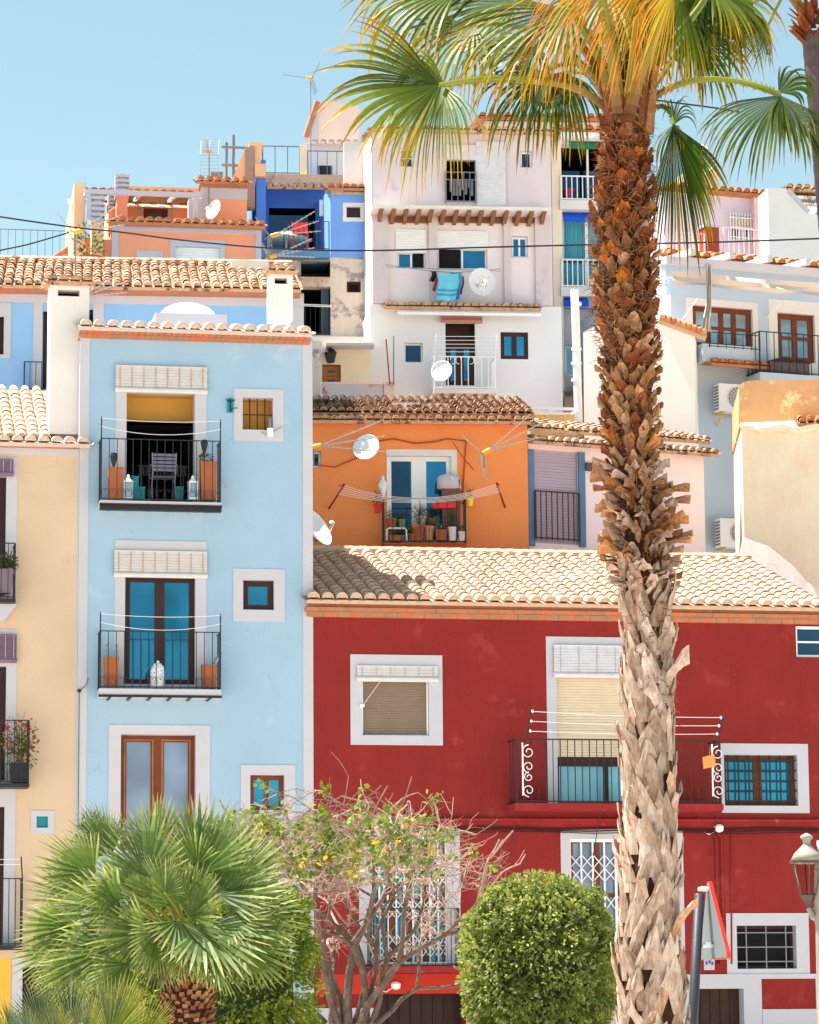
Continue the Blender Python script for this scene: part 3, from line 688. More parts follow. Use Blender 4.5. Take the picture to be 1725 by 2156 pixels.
i = o['w2']; window(RH, (i[0], i[1], i[2]-.02, i[3]), .2, M['wood'], M['glass'], 2, 1, .1, mull=.18); grid(RH, i, .1, 7, 5, .014, M['black'])
i = o['w3']; window(RH, i, .06, M['metalw'], M['glassd'], 2, 2, .05, mull=.06)
i = o['w4']; window(RH, i, .22, M['darkwood'], M['dark'], 1, 1, .06, mull=.06); grid(RH, (i[0], i[1], i[2], i[3]), .03, 3, 3, .011, M['metalg'], 0)
def folding_gate(i, y, nleaf, parent=RH):
    """white scissor gate: uprights with crossed links in bands"""
    m = MB(); x0, z0, x1, z1 = i; n = nleaf; h = z1-z0
    for k in range(n+1):
        x = x0+(x1-x0)*k/n; w = .032 if k not in (0, n//2, n) else .05; m.box(x-w/2, y, z0, x+w/2, y+.03, z1)
    m.box(x0, y-.004, z1-.06, x1, y+.034, z1); m.box(x0, y-.004, z0, x1, y+.034, z0+.06)
    for b0, b1 in ((.06, .24), (.36, .5), (.62, .86)) if h > 2 else ((.12, .4), (.55, .9)):
        za, zb = z0+h*b0, z0+h*b1; rows = max(1, int(round((zb-za)/((x1-x0)/n*1.15)))); hz = (zb-za)/rows
        for k in range(n):
            xa_, xb_ = x0+(x1-x0)*k/n, x0+(x1-x0)*(k+1)/n
            for q in range(rows):
                a, b = za+q*hz, za+(q+1)*hz
                for p, r_ in (((xa_, a), (xb_, b)), ((xa_, b), (xb_, a))):
                    m.tube([(p[0], y-.012, p[1]), (r_[0], y-.012, r_[1])], .011, 4)
    return m.build('folding_gate', M['metalw'], parent)
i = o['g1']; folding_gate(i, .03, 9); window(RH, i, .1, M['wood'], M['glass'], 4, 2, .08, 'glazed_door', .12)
i = o['g2']; folding_gate(i, .03, 9); window(RH, i, .1, M['wood'], M['glassg'], 4, 2, .08, 'glazed_door', .12)
i = o['d2']; m = MB(); m.box(i[0], .48, i[1], i[2], .5, i[3]); 
for k in range(8): xx = i[0]+(i[2]-i[0])*(k+.5)/8; m.box(xx-.015, .44, i[1], xx+.015, .48, i[3])
m.build('street_door', M['darkwood'], RH)
i = o['d3']; m = MB(); m.box(i[0], .33, i[1], i[2], .36, i[3])
for k in range(5): xx = i[0]+(i[2]-i[0])*(k+.5)/5; m.box(xx-.09, .31, i[1], xx+.09, .33, i[3])
m.build('street_door', mat('old_door_wood', (.055,.02,.012), .6, .3, 4, .3, 20), RH)
a, b, c, d = R4(F, ('Z', 1052, 1100, 1022, 1220), -.03); 
# mouldings, ledge, white base
m = MB(); za, zb = F.P(1190, 1742, -.12)[1], F.P(1190, 1727, -.12)[1]; m.box(X0+1.7, -.1, zb-.03, X1, 0, zb+.03); m.box(X0+1.7, -.06, za-.02, X1, 0, zb-.033); m.build('ledge', M['redslab'], RH)
m = MB()
for dz, r in ((-.12, .022), (-.16, .014), (-.2, .01)):
    m.tube([(X0+1.7+(X1-X0-1.7)*k/14, -.09, za+dz+.1+.02*math.sin(k*1.7+dz*20)) for k in range(15)], r, 5)
m.build('wall_cable', mat('red_dark_cable', (.05,.012,.014)), RH)
m = MB(); b1, b2 = F.P(700, 2123)[1], F.P(1650, 2125)[1]
m.box(X0, -.03, 0, o['d2'][0], 0, b1); m.box(o['d2'][2], -.03, 0, oo[0]-.003, 0, b1); m.box(oo[2]+.003, -.03, 0, X1, 0, b2)
z0_, z1_ = F.P(1650, 2061)[1], F.P(1650, 2054)[1]; m.box(F.P(1440, 2056)[0], -.04, z0_, X1, 0, z1_+.03); m.box(F.P(1718, 2090)[0], -.03, b2, X1, 0, z0_)
m.build('white_base', M['trim'], RH)
m = MB()
for u in (1507, 1518): 
    x, z = F.P(u, 1750); m.tube([(x-.6 if u == 1507 else x, -.03, z+.0), (x-.1, -.03, z+.0), (x, -.03, z-.15), (x, -.03, F.P(u, 2010)[1]), (x-.1, -.03, F.P(u, 2030)[1]), (x-.3, -.03, F.P(u, 2030)[1])], .025, 6)
m.tube([F.p3(1540, 1745, -.02), F.p3(1541, 2030, -.02)], .018, 6); m.build('wall_pipe', M['red'], RH)
# roof
xa, xb = F.P(645, 1270, -.25)[0], F.P(1740, 1290, -.25)[0]; ze = F.P(1190, 1272, -.25)[1]; yr = 5.2; zr = F.P(1190, 1176, yr)[1]
tiles(RH, M['tilep'], xa, xb, -.3, ze, yr, zr, .283, .40, 8)
m = MB()
nn = 36
for k in range(nn):
    a = xa+(xb-xa)*k/nn; m.tube([(a, yr+.02, zr+.06), (a+(xb-xa)/nn+.05, yr+.02, zr+.09)], [.13, .115], 8, a=rnd.random())
m.build('ridge_tiles', M['tilep'], RH)
m = MB(); e0, e1 = F.P(1190, 1306, -.1)[1], F.P(1190, 1285, -.2)[1]
k = 0; x = xa
while x < X1:
    w_ = rnd.uniform(.24, .36); m.box(x+.003, -.2+rnd.uniform(0, .02), (e0+e1)/2+.01, x+w_, 0, e1-.01); m.box(x+.1, -.12+rnd.uniform(0, .02), e0, x+w_+.09, 0, (e0+e1)/2+.004); x += w_
m.box(xa+.05, -.1, e0+.01, X1, .02, ze-.02); m.build('brick_course', M['brick'], RH)
# balcony with scrolls and washing lines
y = -.75; x0, zb, x1, ztp = R4(F, (1088, 1558, 1516, 1692), y)
m = MB(); m.box(x0-.05, y-.05, zb-.13, x1+.05, 0, zb); s = m.build('balcony', M['redslab'], RH)
railing(s, x0, x1, zb, ztp, y, M['black'], .30, .012, -.01, False)
railing(s, x0+.15, x1-.15, zb, ztp, y, M['black'], .30, .009, -.01, False, sides=False)
def scroll_panel(x, yy):
    m = MB()
    for (cz, r, sg, tw_) in ((.92, .14, 1, 0), (.62, .12, 1, 1), (.42, .1, 1, 0), (.15, .13, 1, 1)):
        pts = []
        for j in range(18):
            t_ = j/17*2.6*PI; rr = r*(1-j/17*.75); pts.append((x+.12+rr*math.cos(t_+PI/2)*(1 if tw_ else 1), yy, zb+.1+cz+rr*math.sin(t_+PI/2)*(-1 if tw_ else 1)))
        m.tube(pts, .010, 5)
    m.box(x-.015, yy-.012, zb+.15, x+.015, yy+.012, zb+1.2)
    m.build('scroll_ornament', M['cerw'], s)
scroll_panel(x0+.12, y-.03); scroll_panel((x0+x1)/2+.05, y-.03); scroll_panel(x1-.16, y-.03)
m = MB()
lp = [F.p3(1117, 1494, y-.35), F.p3(1524, 1508, y-.35)]
m.tube([(x0+.22, y, ztp), lp[0]], .02, 6); m.tube([(x1-.02, y, ztp), lp[1]], .02, 6); m.build('line_post', M['black'], s)
m = MB()
for k in range(3):
    f = k/3.; A_ = Vector(lp[0]).lerp(Vector((x0+.22, y, ztp)), f+.06); B_ = Vector(lp[1]).lerp(Vector((x1-.02, y, ztp)), f+.06)
    m.tube([A_.lerp(B_, q/8)+Vector((0, 0, -.03*math.sin(PI*q/8))) for q in range(9)], .008, 4); m.lathe(A_.x+.05, A_.y, A_.z-.04, [(.01, .01), (.02, .03), (.02, .05), (.01, .07)], 6); m.lathe(B_.x-.05, B_.y, B_.z-.04, [(.01, .01), (.02, .03), (.02, .05), (.01, .07)], 6)
m.build('washing_line', M['metalw'], s)
for u in (1088, 1265, 1513): m = MB(); x, z = F.P(u, 1705, -.5); m.tube([(x, -.5, z), (x-.05, -.02, z-.9)], .01, 4); m.build('stay_rod', M['black'], s)
x, z = F.P(1494, 1605, y-.02); m = MB(); m.prism([(x-.13, z-.14), (x+.13, z-.08), (x+.1, z+.16), (x-.15, z+.1)], y-.05, y-.035); m.tube([(x, y-.045, z+.16), (x+.03, y-.02, z+.3)], .006, 4)
solo(F, m, 'wooden_plaque', mat('tan_board', pc(222,150,90)), (x, y-.04, z-.2), 'small tan board hanging on the right end of the red house balcony railing', 'sign')
# lower balcony in front of the central gate, with red soffit
y = -.5; x0, zb, x1, ztp = R4(F, ('O', 410, 630, 916, 962), y); m = MB(); m.box(x0-.1, y-.05, zb-.13, x1+.1, 0, zb)
s = m.build('balcony', M['redslab'], RH); railing(s, x0, x1, zb, ztp, y, M['black'], .16, .01, -.01)
m = MB(); a = F.P(800, 2093)[1]; m.box(X0+.05, -.02, a, x1+.25, 0, zb-.14); m.build('lower_red_panel', mat('brighter_red_render', pc(186,52,40), .9, .08), RH)
for (u, v, lb, w_) in ((1512, 1745, 'white round junction box under the right end of the red house balcony', 'MIX'), (1011, 2075, 'small white box with looping cable beside the gated balcony', 'x')):
    x, z = F.P(u, v) if w_ == 'MIX' else F.P(1011, 2071)
    if w_ != 'MIX': x, z = F.P(*T('O', 548, 1075))
    m = MB(); m.lathe(x, -.08, z-.08, [(.03, 0), (.09, .03), (.1, .12), (.06, .16), (.01, .17)], 10); m.tube([(x, -.05, z), (x-.2, -.05, z-.12), (x-.45, -.05, z), (x-.4, -.05, z+.2)], .01, 5)
    solo(F, m, 'junction_box', M['metalw'], (x, -.08, z-.08), lb, 'junction box')
# ================================================================== houses up the hill
def simple_window(fr, root, spec, fm, gm, cols=1, rows=1, fw=.06, depth=.12, sur=None, hole=None, **kw):
    i = R4(fr, spec); 
    if hole is not None: hole.append(i)
    surround(root, R4(fr, sur) if sur else None, i, depth, kw.pop('sm', M['trim']))
    return window(root, i, depth*.7, fm, gm, cols, rows, fw, **kw)
def box_part(root, name, mt, x0, y0, z0, x1, y1, z1, holes=()):
    m = MB(); m.box(x0, y0, z0, x1, y1, z1); return m.build(name, mt, root)
def side_rect(fr, spec, y): return fr.rect(spec, y)
def rail_part(root, fr, spec, y, mt, step, r=.012, yw=None, sides=False, **kw):
    x0, z0, x1, z1 = fr.rect(spec, y); return railing(root, x0, x1, z0, z1, y, mt, step, r, y if yw is None else yw, sides=sides, **kw)

# ---- sky blue house behind, under the long old roof
F = Fr(300, 70, 6)
SB = house(F, 'sky_blue_house', 320, 'sky blue house with white bands under a long weathered tile roof, behind the chimneys')
x0, x1 = F.P(-120, 700)[0], F.P(640, 700)[0]; zt = F.P(320, 612)[1]
ops = [R4(F, (-30, 667, 8, 746)), R4(F, (90, 656, 118, 819)), R4(F, (166, 652, 203, 700))]
wall(F, SB, (x0, 0, x1, zt), 6, mat('sky_blue_render', pc(140,182,226), .9, .05), ops)
window(SB, ops[0], .12, M['darkwood'], M['glassg'], 1, 1, .1); window(SB, ops[1], .1, M['darkwood'], M['glassg'], 1, 1, .14, 'balcony_door'); window(SB, ops[2], .1, M['darkwood'], M['dark'], 1, 1, .08)
m = MB(); b0 = F.P(320, 641)[1]; m.box(x0, -.02, b0, x1, .01, zt-.02)
a, b = F.P(70, 700)[0], F.P(89, 700)[0]; m.box(a, -.018, 3, b, .01, b0-.003)
a, b = F.P(196, 700)[0], F.P(219, 700)[0]; m.box(a, -.018, 3, b, .01, b0-.003)
a = F.P(567, 700)[0]; m.box(a, -.018, 3, x1, .01, b0-.003)
i = R4(F, (-40, 637, 23, 754)); m.box(i[0], -.018, ops[0][3], i[2], .01, i[3]); m.box(ops[0][2], -.018, ops[0][1], i[2], .01, ops[0][3]-.003); m.box(i[0], -.018, i[1], i[2], .01, ops[0][1]-.003)
m.build('white_band', M['trim'], SB)
xb = F.P(632, 605, -.3)[0]; ze = F.P(320, 606, -.3)[1]; zr = F.P(320, 557, 3.2)[1]
tiles(SB, M['tileo'], x0, xb, -.35, ze, 3.2, zr, .222, .42, 7, slope_x=0, jit=.012)
m = MB()
for k in range(44):
    a = x0+(xb-x0)*k/44; m.tube([(a, 3.22, zr+.05), (a+(xb-x0)/44+.06, 3.22, zr+.07)], [.12, .1], 7, a=rnd.random())
m.build('ridge_tiles', M['tileo'], SB)
m = MB(); m.box(x0, -.3, ze-.13, xb, -.02, ze-.03); m.build('eave_board', M['brick'], SB)
a, b_, c, d = R4(F, (487, 548, 566, 620), 2.2); box_part(SB, 'roof_box', M['white'], a, 2.2, b_-1, c, 3.6, d)
y = -.5; a, zb, c, zt_ = R4(F, (51, 762, 112, 822), y); m = MB(); m.box(a-.03, y-.03, zb-.1, c, 0, zb); s = m.build('balcony', M['trim'], SB); railing(s, a, c, zb, zt_, y, M['black'], .14, .01, -.01)

M['aerial'] = flat('weathered_aluminium', (.5,.49,.5), .45, .3)
# ---- antennas
def yagi(fr, u, v, v1, y, label, boomdir=(1, 0, .25), L=1.0, s=1., nel=3, refl=True, group='television antennas on the roofs', mt=None, rot=0):
    x, z = fr.P(u, v, y); _, z2 = fr.P(u, v1, y); mt = mt or M['aerial']
    t = thing(fr, 'television_antenna', (x, y, z), label, 'antenna', group)
    m = MB(); m.tube([(x, y, z), (x, y, z2)], .014*s, 5); m.build('mast', M['metalg'], t)
    d = Vector(boomdir).normalized(); up = Vector((0, 0, 1)); sd = d.cross(up).normalized(); u2 = sd.cross(d).normalized(); c = Vector((x, y, z2))
    for q in (range(-1, 2) if nel == 3 else (0,)):
        m = MB(); e = c+d*.1*s; f = c+(d+u2*q*.22).normalized()*L*s; m.tube([e, f], .01*s, 5)
        for k in range(1, 9): p = e.lerp(f, k/9); m.tube([p-sd*.1*s, p+sd*.1*s], .0045*s, 4); m.tube([p-u2*.03*s, p+u2*.03*s], .0045*s, 4)
        m.build('boom', mt, t)
    m = MB(); m.tube([c-d*.02, c+d*.14*s], .05*s, 8); m.build('dipole_box', M['yelbox'], t)
    if refl:
        for sg in (-1, 1):
            m = MB(); a0 = c-d*.03*s; a1 = c-d*.03*s+(u2*sg*.9-d*.35*-1*(-1)).normalized()*.5*s
            for k in range(-1, 2): m.tube([a0+sd*k*.22*s, a1+sd*k*.22*s], .008*s, 4)
            for k in range(7): p = a0.lerp(a1, k/6); m.tube([p-sd*.24*s, p+sd*.24*s], .006*s, 4)
            m.build('reflector', mt, t)
    return t
yagi(F, 158, 600, 489, -.1, 'leaning television antenna with an orange box just left of the salmon house', (1, -.25, .35), 1.0, 1.15)
yagi(F, 163, 665, 627, -.35, 'lower television antenna with an orange box beside the big left chimney', (1, -.25, .3), 1.0, 1.15)
def dish(fr, u, v, w, h, y, label, face=(-.5, -.8, .3), mt=None, arm=True, group='satellite dishes'):
    x, z = fr.P(u, v, y); r = abs(fr.P(u, v-h/2, y)[1]-z); d = Vector(face).normalized(); sd = Vector((0, 0, 1)).cross(d).normalized(); up = d.cross(sd)
    base = (x, y+.1, z-r*.4); t = thing(fr, 'satellite_dish', base, label, 'satellite dish', group); c = Vector((x, y, z))
    m = MB(); n = 26; rings = [(0, -.16), (.35, -.14), (.7, -.08), (1, 0)]
    for back in (0, 1):
        vs = [c+d*(-.16*r-back*.02)]; fs = []
        for rr, dd in rings[1:]:
            for k in range(n): an = 2*PI*k/n; vs.append(c+(sd*math.cos(an)*.94+up*math.sin(an))*r*rr+d*(dd*r-back*.02))
        for k in range(n): fs.append((0, 1+k, 1+(k+1) % n) if not back else (0, 1+(k+1) % n, 1+k))
        for q in range(len(rings)-2):
            for k in range(n):
                a, b = 1+q*n+k, 1+q*n+(k+1) % n; f = (a, a+n, b+n, b); fs.append(f if not back else f[::-1])
        m.add(vs, fs)
    m.tube([c+(sd*math.cos(2*PI*k/n)*.94+up*math.sin(2*PI*k/n))*r for k in range(n+1)], .012, 4)
    m.build('dish', mt or M['metalw'], t, True)
    m = MB(); e = c+d*r*.95-up*r*.35; m.tube([c-up*r*.95, e], .014, 5); m.tube([c-up*r*.7-sd*.3*r, e], .008, 4); m.build('arm', M['metalw'], t)
    m = MB(); m.tube([e-d*.03+up*.02, e-d*.16*r*1.4+up*.06], [.045, .035], 8); m.build('receiver', M['metalw'], t)
    m = MB(); m.tube([c-d*.17*r, c-d*(.17*r+.12)-up*.05, (x, y+.25, z-r*.6)], .022, 6); m.build('bracket', M['metalg'], t)
    return t

# ---- salmon house
F = Fr(400, 80, 9)
SH = house(F, 'salmon_house', 400, 'salmon terraced house with white trims, striped awning and white pergola on its terrace')
sal = mat('salmon_render', (.93,.37,.22), .9, .05, 1.2); M['sal'] = sal
M['sal2'] = mat('light_salmon_render', pc(240,190,150), .9, .05, 1.2)
x0, x1 = F.P(237, 520)[0], F.P(549, 520)[0]; zt = F.P(400, 480)[1]
ops = [R4(F, ('A', 818, 765, 905, 880)), R4(F, ('A', 1012, 703, 1263, 880))]
wall(F, SH, (x0, 0, x1, zt), 9, sal, ops)
surround(SH, R4(F, ('A', 785, 723, 938, 881)), ops[0], .12, M['trim']); surround(SH, R4(F, ('A', 978, 660, 1295, 881)), ops[1], .12, M['trim'])
window(SH, ops[0], .08, M['wood'], M['glass'], 1, 1, .1); shutter(SH, ops[1], .08, M['shutw'], .07)
m = MB(); z_ = F.P(400, 490)[1]; m.box(x0-.02, -.02, z_, x1+.02, .02, zt); m.box(x0-.02, -.02, 8, F.P(249, 520)[0], .02, z_-.003); m.box(F.P(538, 520)[0], -.02, 8, x1+.02, .02, z_-.003); m.build('white_band', M['trim'], SH)
ze = F.P(400, 471, -.3)[1]; tiles(SH, M['tiler'], x0-.12, x1+.1, -.3, ze, .5, ze+.24, .24, .45, 6, name='eave_tiles')
m = MB(); m.box(x0-.05, -.2, zt, x1+.05, .1, ze-.05); m.build('brick_course', M['brick'], SH)
# upper terrace block
yb = 2.6
a, b, c, d = R4(F, (160, 392, 425, 480), yb)
wi = R4(F, ('A', 825, 478, 965, 560), yb)
wall(F, SH, (a+1, zt-3, c+.5, d), 4, M['sal2'], [wi], y=yb, name='terrace_wall')
surround(SH, R4(F, ('A', 793, 460, 995, 565), yb), wi, .1, M['trim'], y=yb); window(SH, wi, yb+.06, M['wood'], M['glass'], 1, 1, .13)
zt2 = F.P(300, 408, yb-.4)[1]
tiles(SH, M['tiler'], F.P(171, 400, yb-.4)[0], F.P(410, 400, yb-.4)[0], yb-.4, zt2, yb+1.3, zt2+.42, .24, .42, 6, name='terrace_roof')
i = R4(F, ('A', 740, 420, 1085, 462), yb-.9); aw = MB(); nst = 16
for k in range(nst):
    u0_, u1_ = i[0]-1.6+(i[2]-i[0]+1.6)*k/nst, i[0]-1.6+(i[2]-i[0]+1.6)*(k+1)/nst; aw.k = k % 2
    aw.face([(u0_, yb-.9, i[3]-.25), (u1_, yb-.9, i[3]-.25), (u1_, yb-.02, i[3]+.12), (u0_, yb-.02, i[3]+.12)]); aw.face([(u0_, yb-.9, i[1]-.04*(k % 2)), (u1_, yb-.9, i[1]-.04*(k % 2)), (u1_, yb-.9, i[3]-.25), (u0_, yb-.9, i[3]-.25)])
aw.build('awning', [mat('awning_white', pc(240,225,215)), mat('awning_orange', pc(244,170,110))], SH)
# pergola beams
m = MB(); zb_ = F.P(300, 407, yb-2.4)[1]
xs0, xs1 = F.P(178, 400, yb-2.4)[0], F.P(424, 400, yb-2.4)[0]
m.box(xs0, yb-2.42, zb_-.05, xs1, yb-2.3, zb_+.07)
for u in (186, 218, 300, 374, 420):
    xx = F.P(u, 400, yb-2.4)[0]; m.tube([(xx, yb-2.36, zb_+.02), (xx-.1, yb+.2, zb_+.42)], .055, 4)
for u in (182, 408): xx = F.P(u, 400, yb-2.4)[0]; m.box(xx, yb-2.4, zt+.2, xx+.12, yb-2.28, zb_-.053)
m.build('pergola', M['trim'], SH)
# left and right blocks, stepped side wall
a, b, c, d = R4(F, (156, 385, 176, 500), 1.2); m = MB(); m.box(a, 1.2, 5, c, 6, d); m.build('side_wall', M['sal2'], SH)
m = MB(); m.box(c, 1.18, 5, F.P(180, 400, 1.2)[0], 1.5, d+.02); m.build('white_post', M['trim'], SH)
a, b, c, d = R4(F, (205, 470, 240, 600), .3); m = MB(); m.box(a, .3, 5, x0-.01, 4, zt-.3); m.box(F.P(160, 500, 1)[0], 1.3, 5, a-.01, 4, zt-.05); m.build('stair_block', sal, SH)
a, b, c, d = R4(F, (425, 397, 520, 480), 1.2); m = MB(); m.box(a, 1.2, 8, c, 6, d); m.build('tower_block', sal, SH)
m = MB(); m.box(a-.02, 1.17, d-.3, c+.01, 1.5, d+.01); m.box(a-.35, 1.18, 8, a+.25, 1.6, d-.303); m.build('white_corner', M['trim'], SH)
tiles(SH, M['tiler'], a-.15, c+.05, .95, d+.12, 1.7, d+.35, .24, .45, 6, name='tower_tiles'); m = MB(); m.box(a-.05, 1.05, d+.01, c, 1.6, d+.12); m.build('tower_brick_course', M['brick'], SH)
def louvre_chimney(spec, y, mt=None, capf=.28):
    a, b, c, d = R4(F, spec, y); h = d-b; ch = min(.75, h*.45) ; m = MB(); m.box(a, y, b, c, y+.5, d-ch); k = m.build('chimney', mt or sal, SH)
    m = MB()
    for q in range(5):
        z_ = d-ch+ch*q/5; m.box(a-.04, y-.04, z_+.003, c+.04, y+.54, z_+ch/9); m.box(a+.05, y+.04, z_+ch/9, c-.05, y+.46, z_+ch/5)
    m.build('louvred_cap', M['trim'], k)
louvre_chimney((246, 363, 269, 475), 1.0); louvre_chimney((193, 408, 217, 560), .25, M['sal2']); louvre_chimney((231, 397, 245, 490), 1.6); louvre_chimney((446, 360, 467, 390), 2.2)
dish(F, 449, 441, 28, 42, .7, 'white satellite dish on the salmon house beside its right block', (-.75, -.6, .25))
yagi(F, 440, 470, 325, 1.1, 'tall mast with a white television antenna standing on the salmon house', (-.2, -1, .1), .7, 1.1)
g = MB(); x, z = F.P(188, 540, -.3); g.leaves((x, -.3, z+.3), (.45, .3, .6), 160, .16, .06, -.2, .3)
t = thing(F, 'potted_plant', (x, -.3, z-.4), 'yellow green potted plant on the terrace below the leaning antenna', 'plant'); g.build('foliage', M['plant'], t); m = MB(); m.lathe(x, -.3, z-.5, [(.2, 0), (.3, .5), (.24, .5)], 10); m.build('pot', M['terra'], t)
rl = thing(F, 'roof_railing', F.p3(0, 549, .5), 'pale thin railing along the far left terrace above the long tile roof', 'railing'); x0_, z0_, x1_, z1_ = R4(F, (-30, 484, 157, 560), .5); railing(rl, x0_, x1_, z0_, z1_, .5, M['metalg'], .2, .008, sides=False)
yb_ = Fr(130, 84, 6); YB = house(yb_, 'orange_gable_house', 130, 'small orange yellow gable peeping over the long tile roof, left of the salmon house'); a, b, c, d = R4(yb_, (106, 505, 160, 560))
m = MB(); m.prism([(a, 6), (c+.5, 6), (c+.5, d), (a+.7, d-.15), (a, d-.55)], 0, 3); m.build('wall', mat('orange_yellow_render', pc(248,190,130)), YB)
m = MB(); m.tube([(a-.2, -.05, d-.72), (a+.7, -.05, d-.1), (c+.5, -.05, d+.05)], .07, 6); m.build('verge', M['brick'], YB)
m = MB(); m.box(yb_.P(-60, 548)[0], -.3, 6, a-.02, 3, yb_.P(0, 548)[1]); m.build('low_roof', M['tileo'], YB)

# ---- cobalt terrace house
F = Fr(620, 82, 5)
CB = house(F, 'cobalt_house', 660, 'cobalt blue terrace house with an open balcony, beside the tall white house')
cob = mat('cobalt_render', (.19,.38,.86), .9, .06, 1.4); cobd = mat('deep_cobalt_render', (.1,.28,.9), .9, .05, 1.4); cobl = mat('sunlit_cobalt_render', pc(120,172,235), .9, .05)
# right box with window
a, b, c, d = R4(F, ('B', 178, 690, 415, 1058)); wi = R4(F, ('B', 268, 758, 348, 820)); wall(F, CB, (a, b, c, d), 4, cob, [wi], name='box_wall')
surround(CB, R4(F, ('B', 247, 735, 373, 843)), wi, .15, M['white']); window(CB, wi, .1, M['darkwood'], M['glassd'], 1, 1, .12)
xl = F.P(669, 450, 2.2)[0]
m = MB(); m.face([(xl, 2.2, b-.0), (a-.005, 0, b), (a-.005, 0, d+.2), (xl, 2.2, d+.35)]); m.face([(a-.005, .02, b), (xl, 2.22, b), (xl, 2.22, d+.35), (a-.005, .02, d+.2)][::1]); m.build('angled_wall', cobl, CB)  # sunlight on this left face is put into its lighter blue
m = MB(); x_, z_ = F.P(679, 445, 1.5); m.box(x_-.1, 1.2, z_-.2, x_+.02, 1.3, z_+.25); m.build('wall_lamp', M['metalw'], CB)
za = F.P(620, 394, 1)[1]; tp = R4(F, (566, 440, 664, 526), 2.3); lf = F.P(536, 450, 1)[0]
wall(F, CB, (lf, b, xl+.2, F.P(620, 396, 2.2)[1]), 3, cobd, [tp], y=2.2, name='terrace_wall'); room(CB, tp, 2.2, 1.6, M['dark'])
m = MB(); q = R4(F, (540, 336, 560, 540), 1.0); m.box(q[0], 1.0, b-1, q[2], 2.18, q[3]); m.build('pier', cobd, CB)
m = MB(); m.box(tp[0]+.02, 2.6, tp[1], tp[0]+1.1, 2.62, tp[3]-.1); m.build('door_pane', M['glassd'], CB)
ze = F.P(620, 393, 1.2)[1]; tiles(CB, M['tileo'], F.P(562, 390, 1.2)[0], F.P(700, 390, 1.2)[0], 1.2, ze, 2.2, ze+.25, .22, .4, 6, name='terrace_tiles')
ze = F.P(740, 396, -.2)[1]; tiles(CB, M['tiler'], F.P(690, 396, -.2)[0], c+.02, -.2, ze, .7, ze+.25, .22, .4, 6, name='box_tiles'); m = MB(); m.box(a, -.06, d, c, .2, ze-.06); m.build('mortar_band', mat('mortar', pc(205,180,160), .95, .2, 5), CB)
sl = R4(F, (552, 526, 695, 541), -.3); m = MB(); m.box(sl[0], -.3, sl[1], sl[2], 2.3, sl[3]); m.build('terrace_slab', mat('blue_grey_slab', pc(90,140,180), .9, .12, 3), CB)
y = -.25; r4 = R4(F, (598, 466, 693, 526), y); railing(CB, r4[0], r4[2], r4[1], r4[3], y, M['black'], .14, .009, sides=False)
m = MB(); q = R4(F, (560, 367, 732, 386), 2.6); m.box(q[0], 2.6, q[1]-.6, q[2], 3, q[3]); m.build('parapet', mat('stained_tan_render', pc(222,180,142), .9, .1, 2, stain=pc(190,130,90), stainamt=.55), CB)
r4 = R4(F, (553, 308, 632, 367), 2.8); railing(CB, r4[0], r4[2], r4[1], r4[3], 2.8, M['metalg'], .3, .014, sides=False)
for s0, yy, nm in (((632, 304, 647, 384), 2.7, 'left'),): q = R4(F, s0, yy); m = MB(); m.box(q[0], yy, q[1], q[2], yy+.4, q[3]); m.build('pillar', M['cream'], CB)
# stepped stair wall and grey slab left of it
m = MB(); q = R4(F, (516, 309, 537, 436), .8); m.box(q[0], .8, q[1], q[2], 1.2, q[3]); m.build('end_slab', mat('grey_mortar', pc(168,142,132), .95, .12, 3), CB)
m = MB(); A1, A2, A3, A4 = F.p3(484, 388, .9), F.p3(516, 312, .9), F.p3(516, 400, .9), F.p3(484, 400, .9); m.prism([(A4[0], A4[2]-2), (A3[0], A3[2]-2), (A2[0], A2[2]), (A1[0], A1[2])], .9, 3); m.build('stair_wall', M['sal2'], CB)
m = MB(); q = R4(F, (529, 300, 550, 345), .85); m.box(q[0], .85, q[1], q[2], 1.4, q[3]-.1); m.box(q[0]-.06, .8, q[3]-.1, q[2]+.05, 1.45, q[3]); m.box(q[0]+.05, .8, q[1]-.35, q[2]+.12, 1.1, q[1]-.003); m.build('chimney', M['sal2'], CB)
m = MB(); q = R4(F, (490, 358, 515, 386), 2.5); m.box(q[0], 2.5, q[1], q[2], 3, q[3]); m.build('low_blue_wall', cob, CB)
sc = thing(F, 'pipe_frame', F.p3(492, 384, 1.5), 'grey pipe frame of posts and rails above the salmon house', 'scaffolding')
for u in (477, 492):
    p0, p1 = F.p3(u, 388, 1.5), F.p3(u, 300 if u == 477 else 284, 1.5); m = MB(); m.tube([p0, p1], .04, 6); m.build('post', M['metalg'], sc)
for v in (309, 347):
    m = MB(); m.tube([F.p3(467, v, 1.42), F.p3(518, v+2, 1.42)], .04, 6); m.build('rail', M['metalg'], sc)
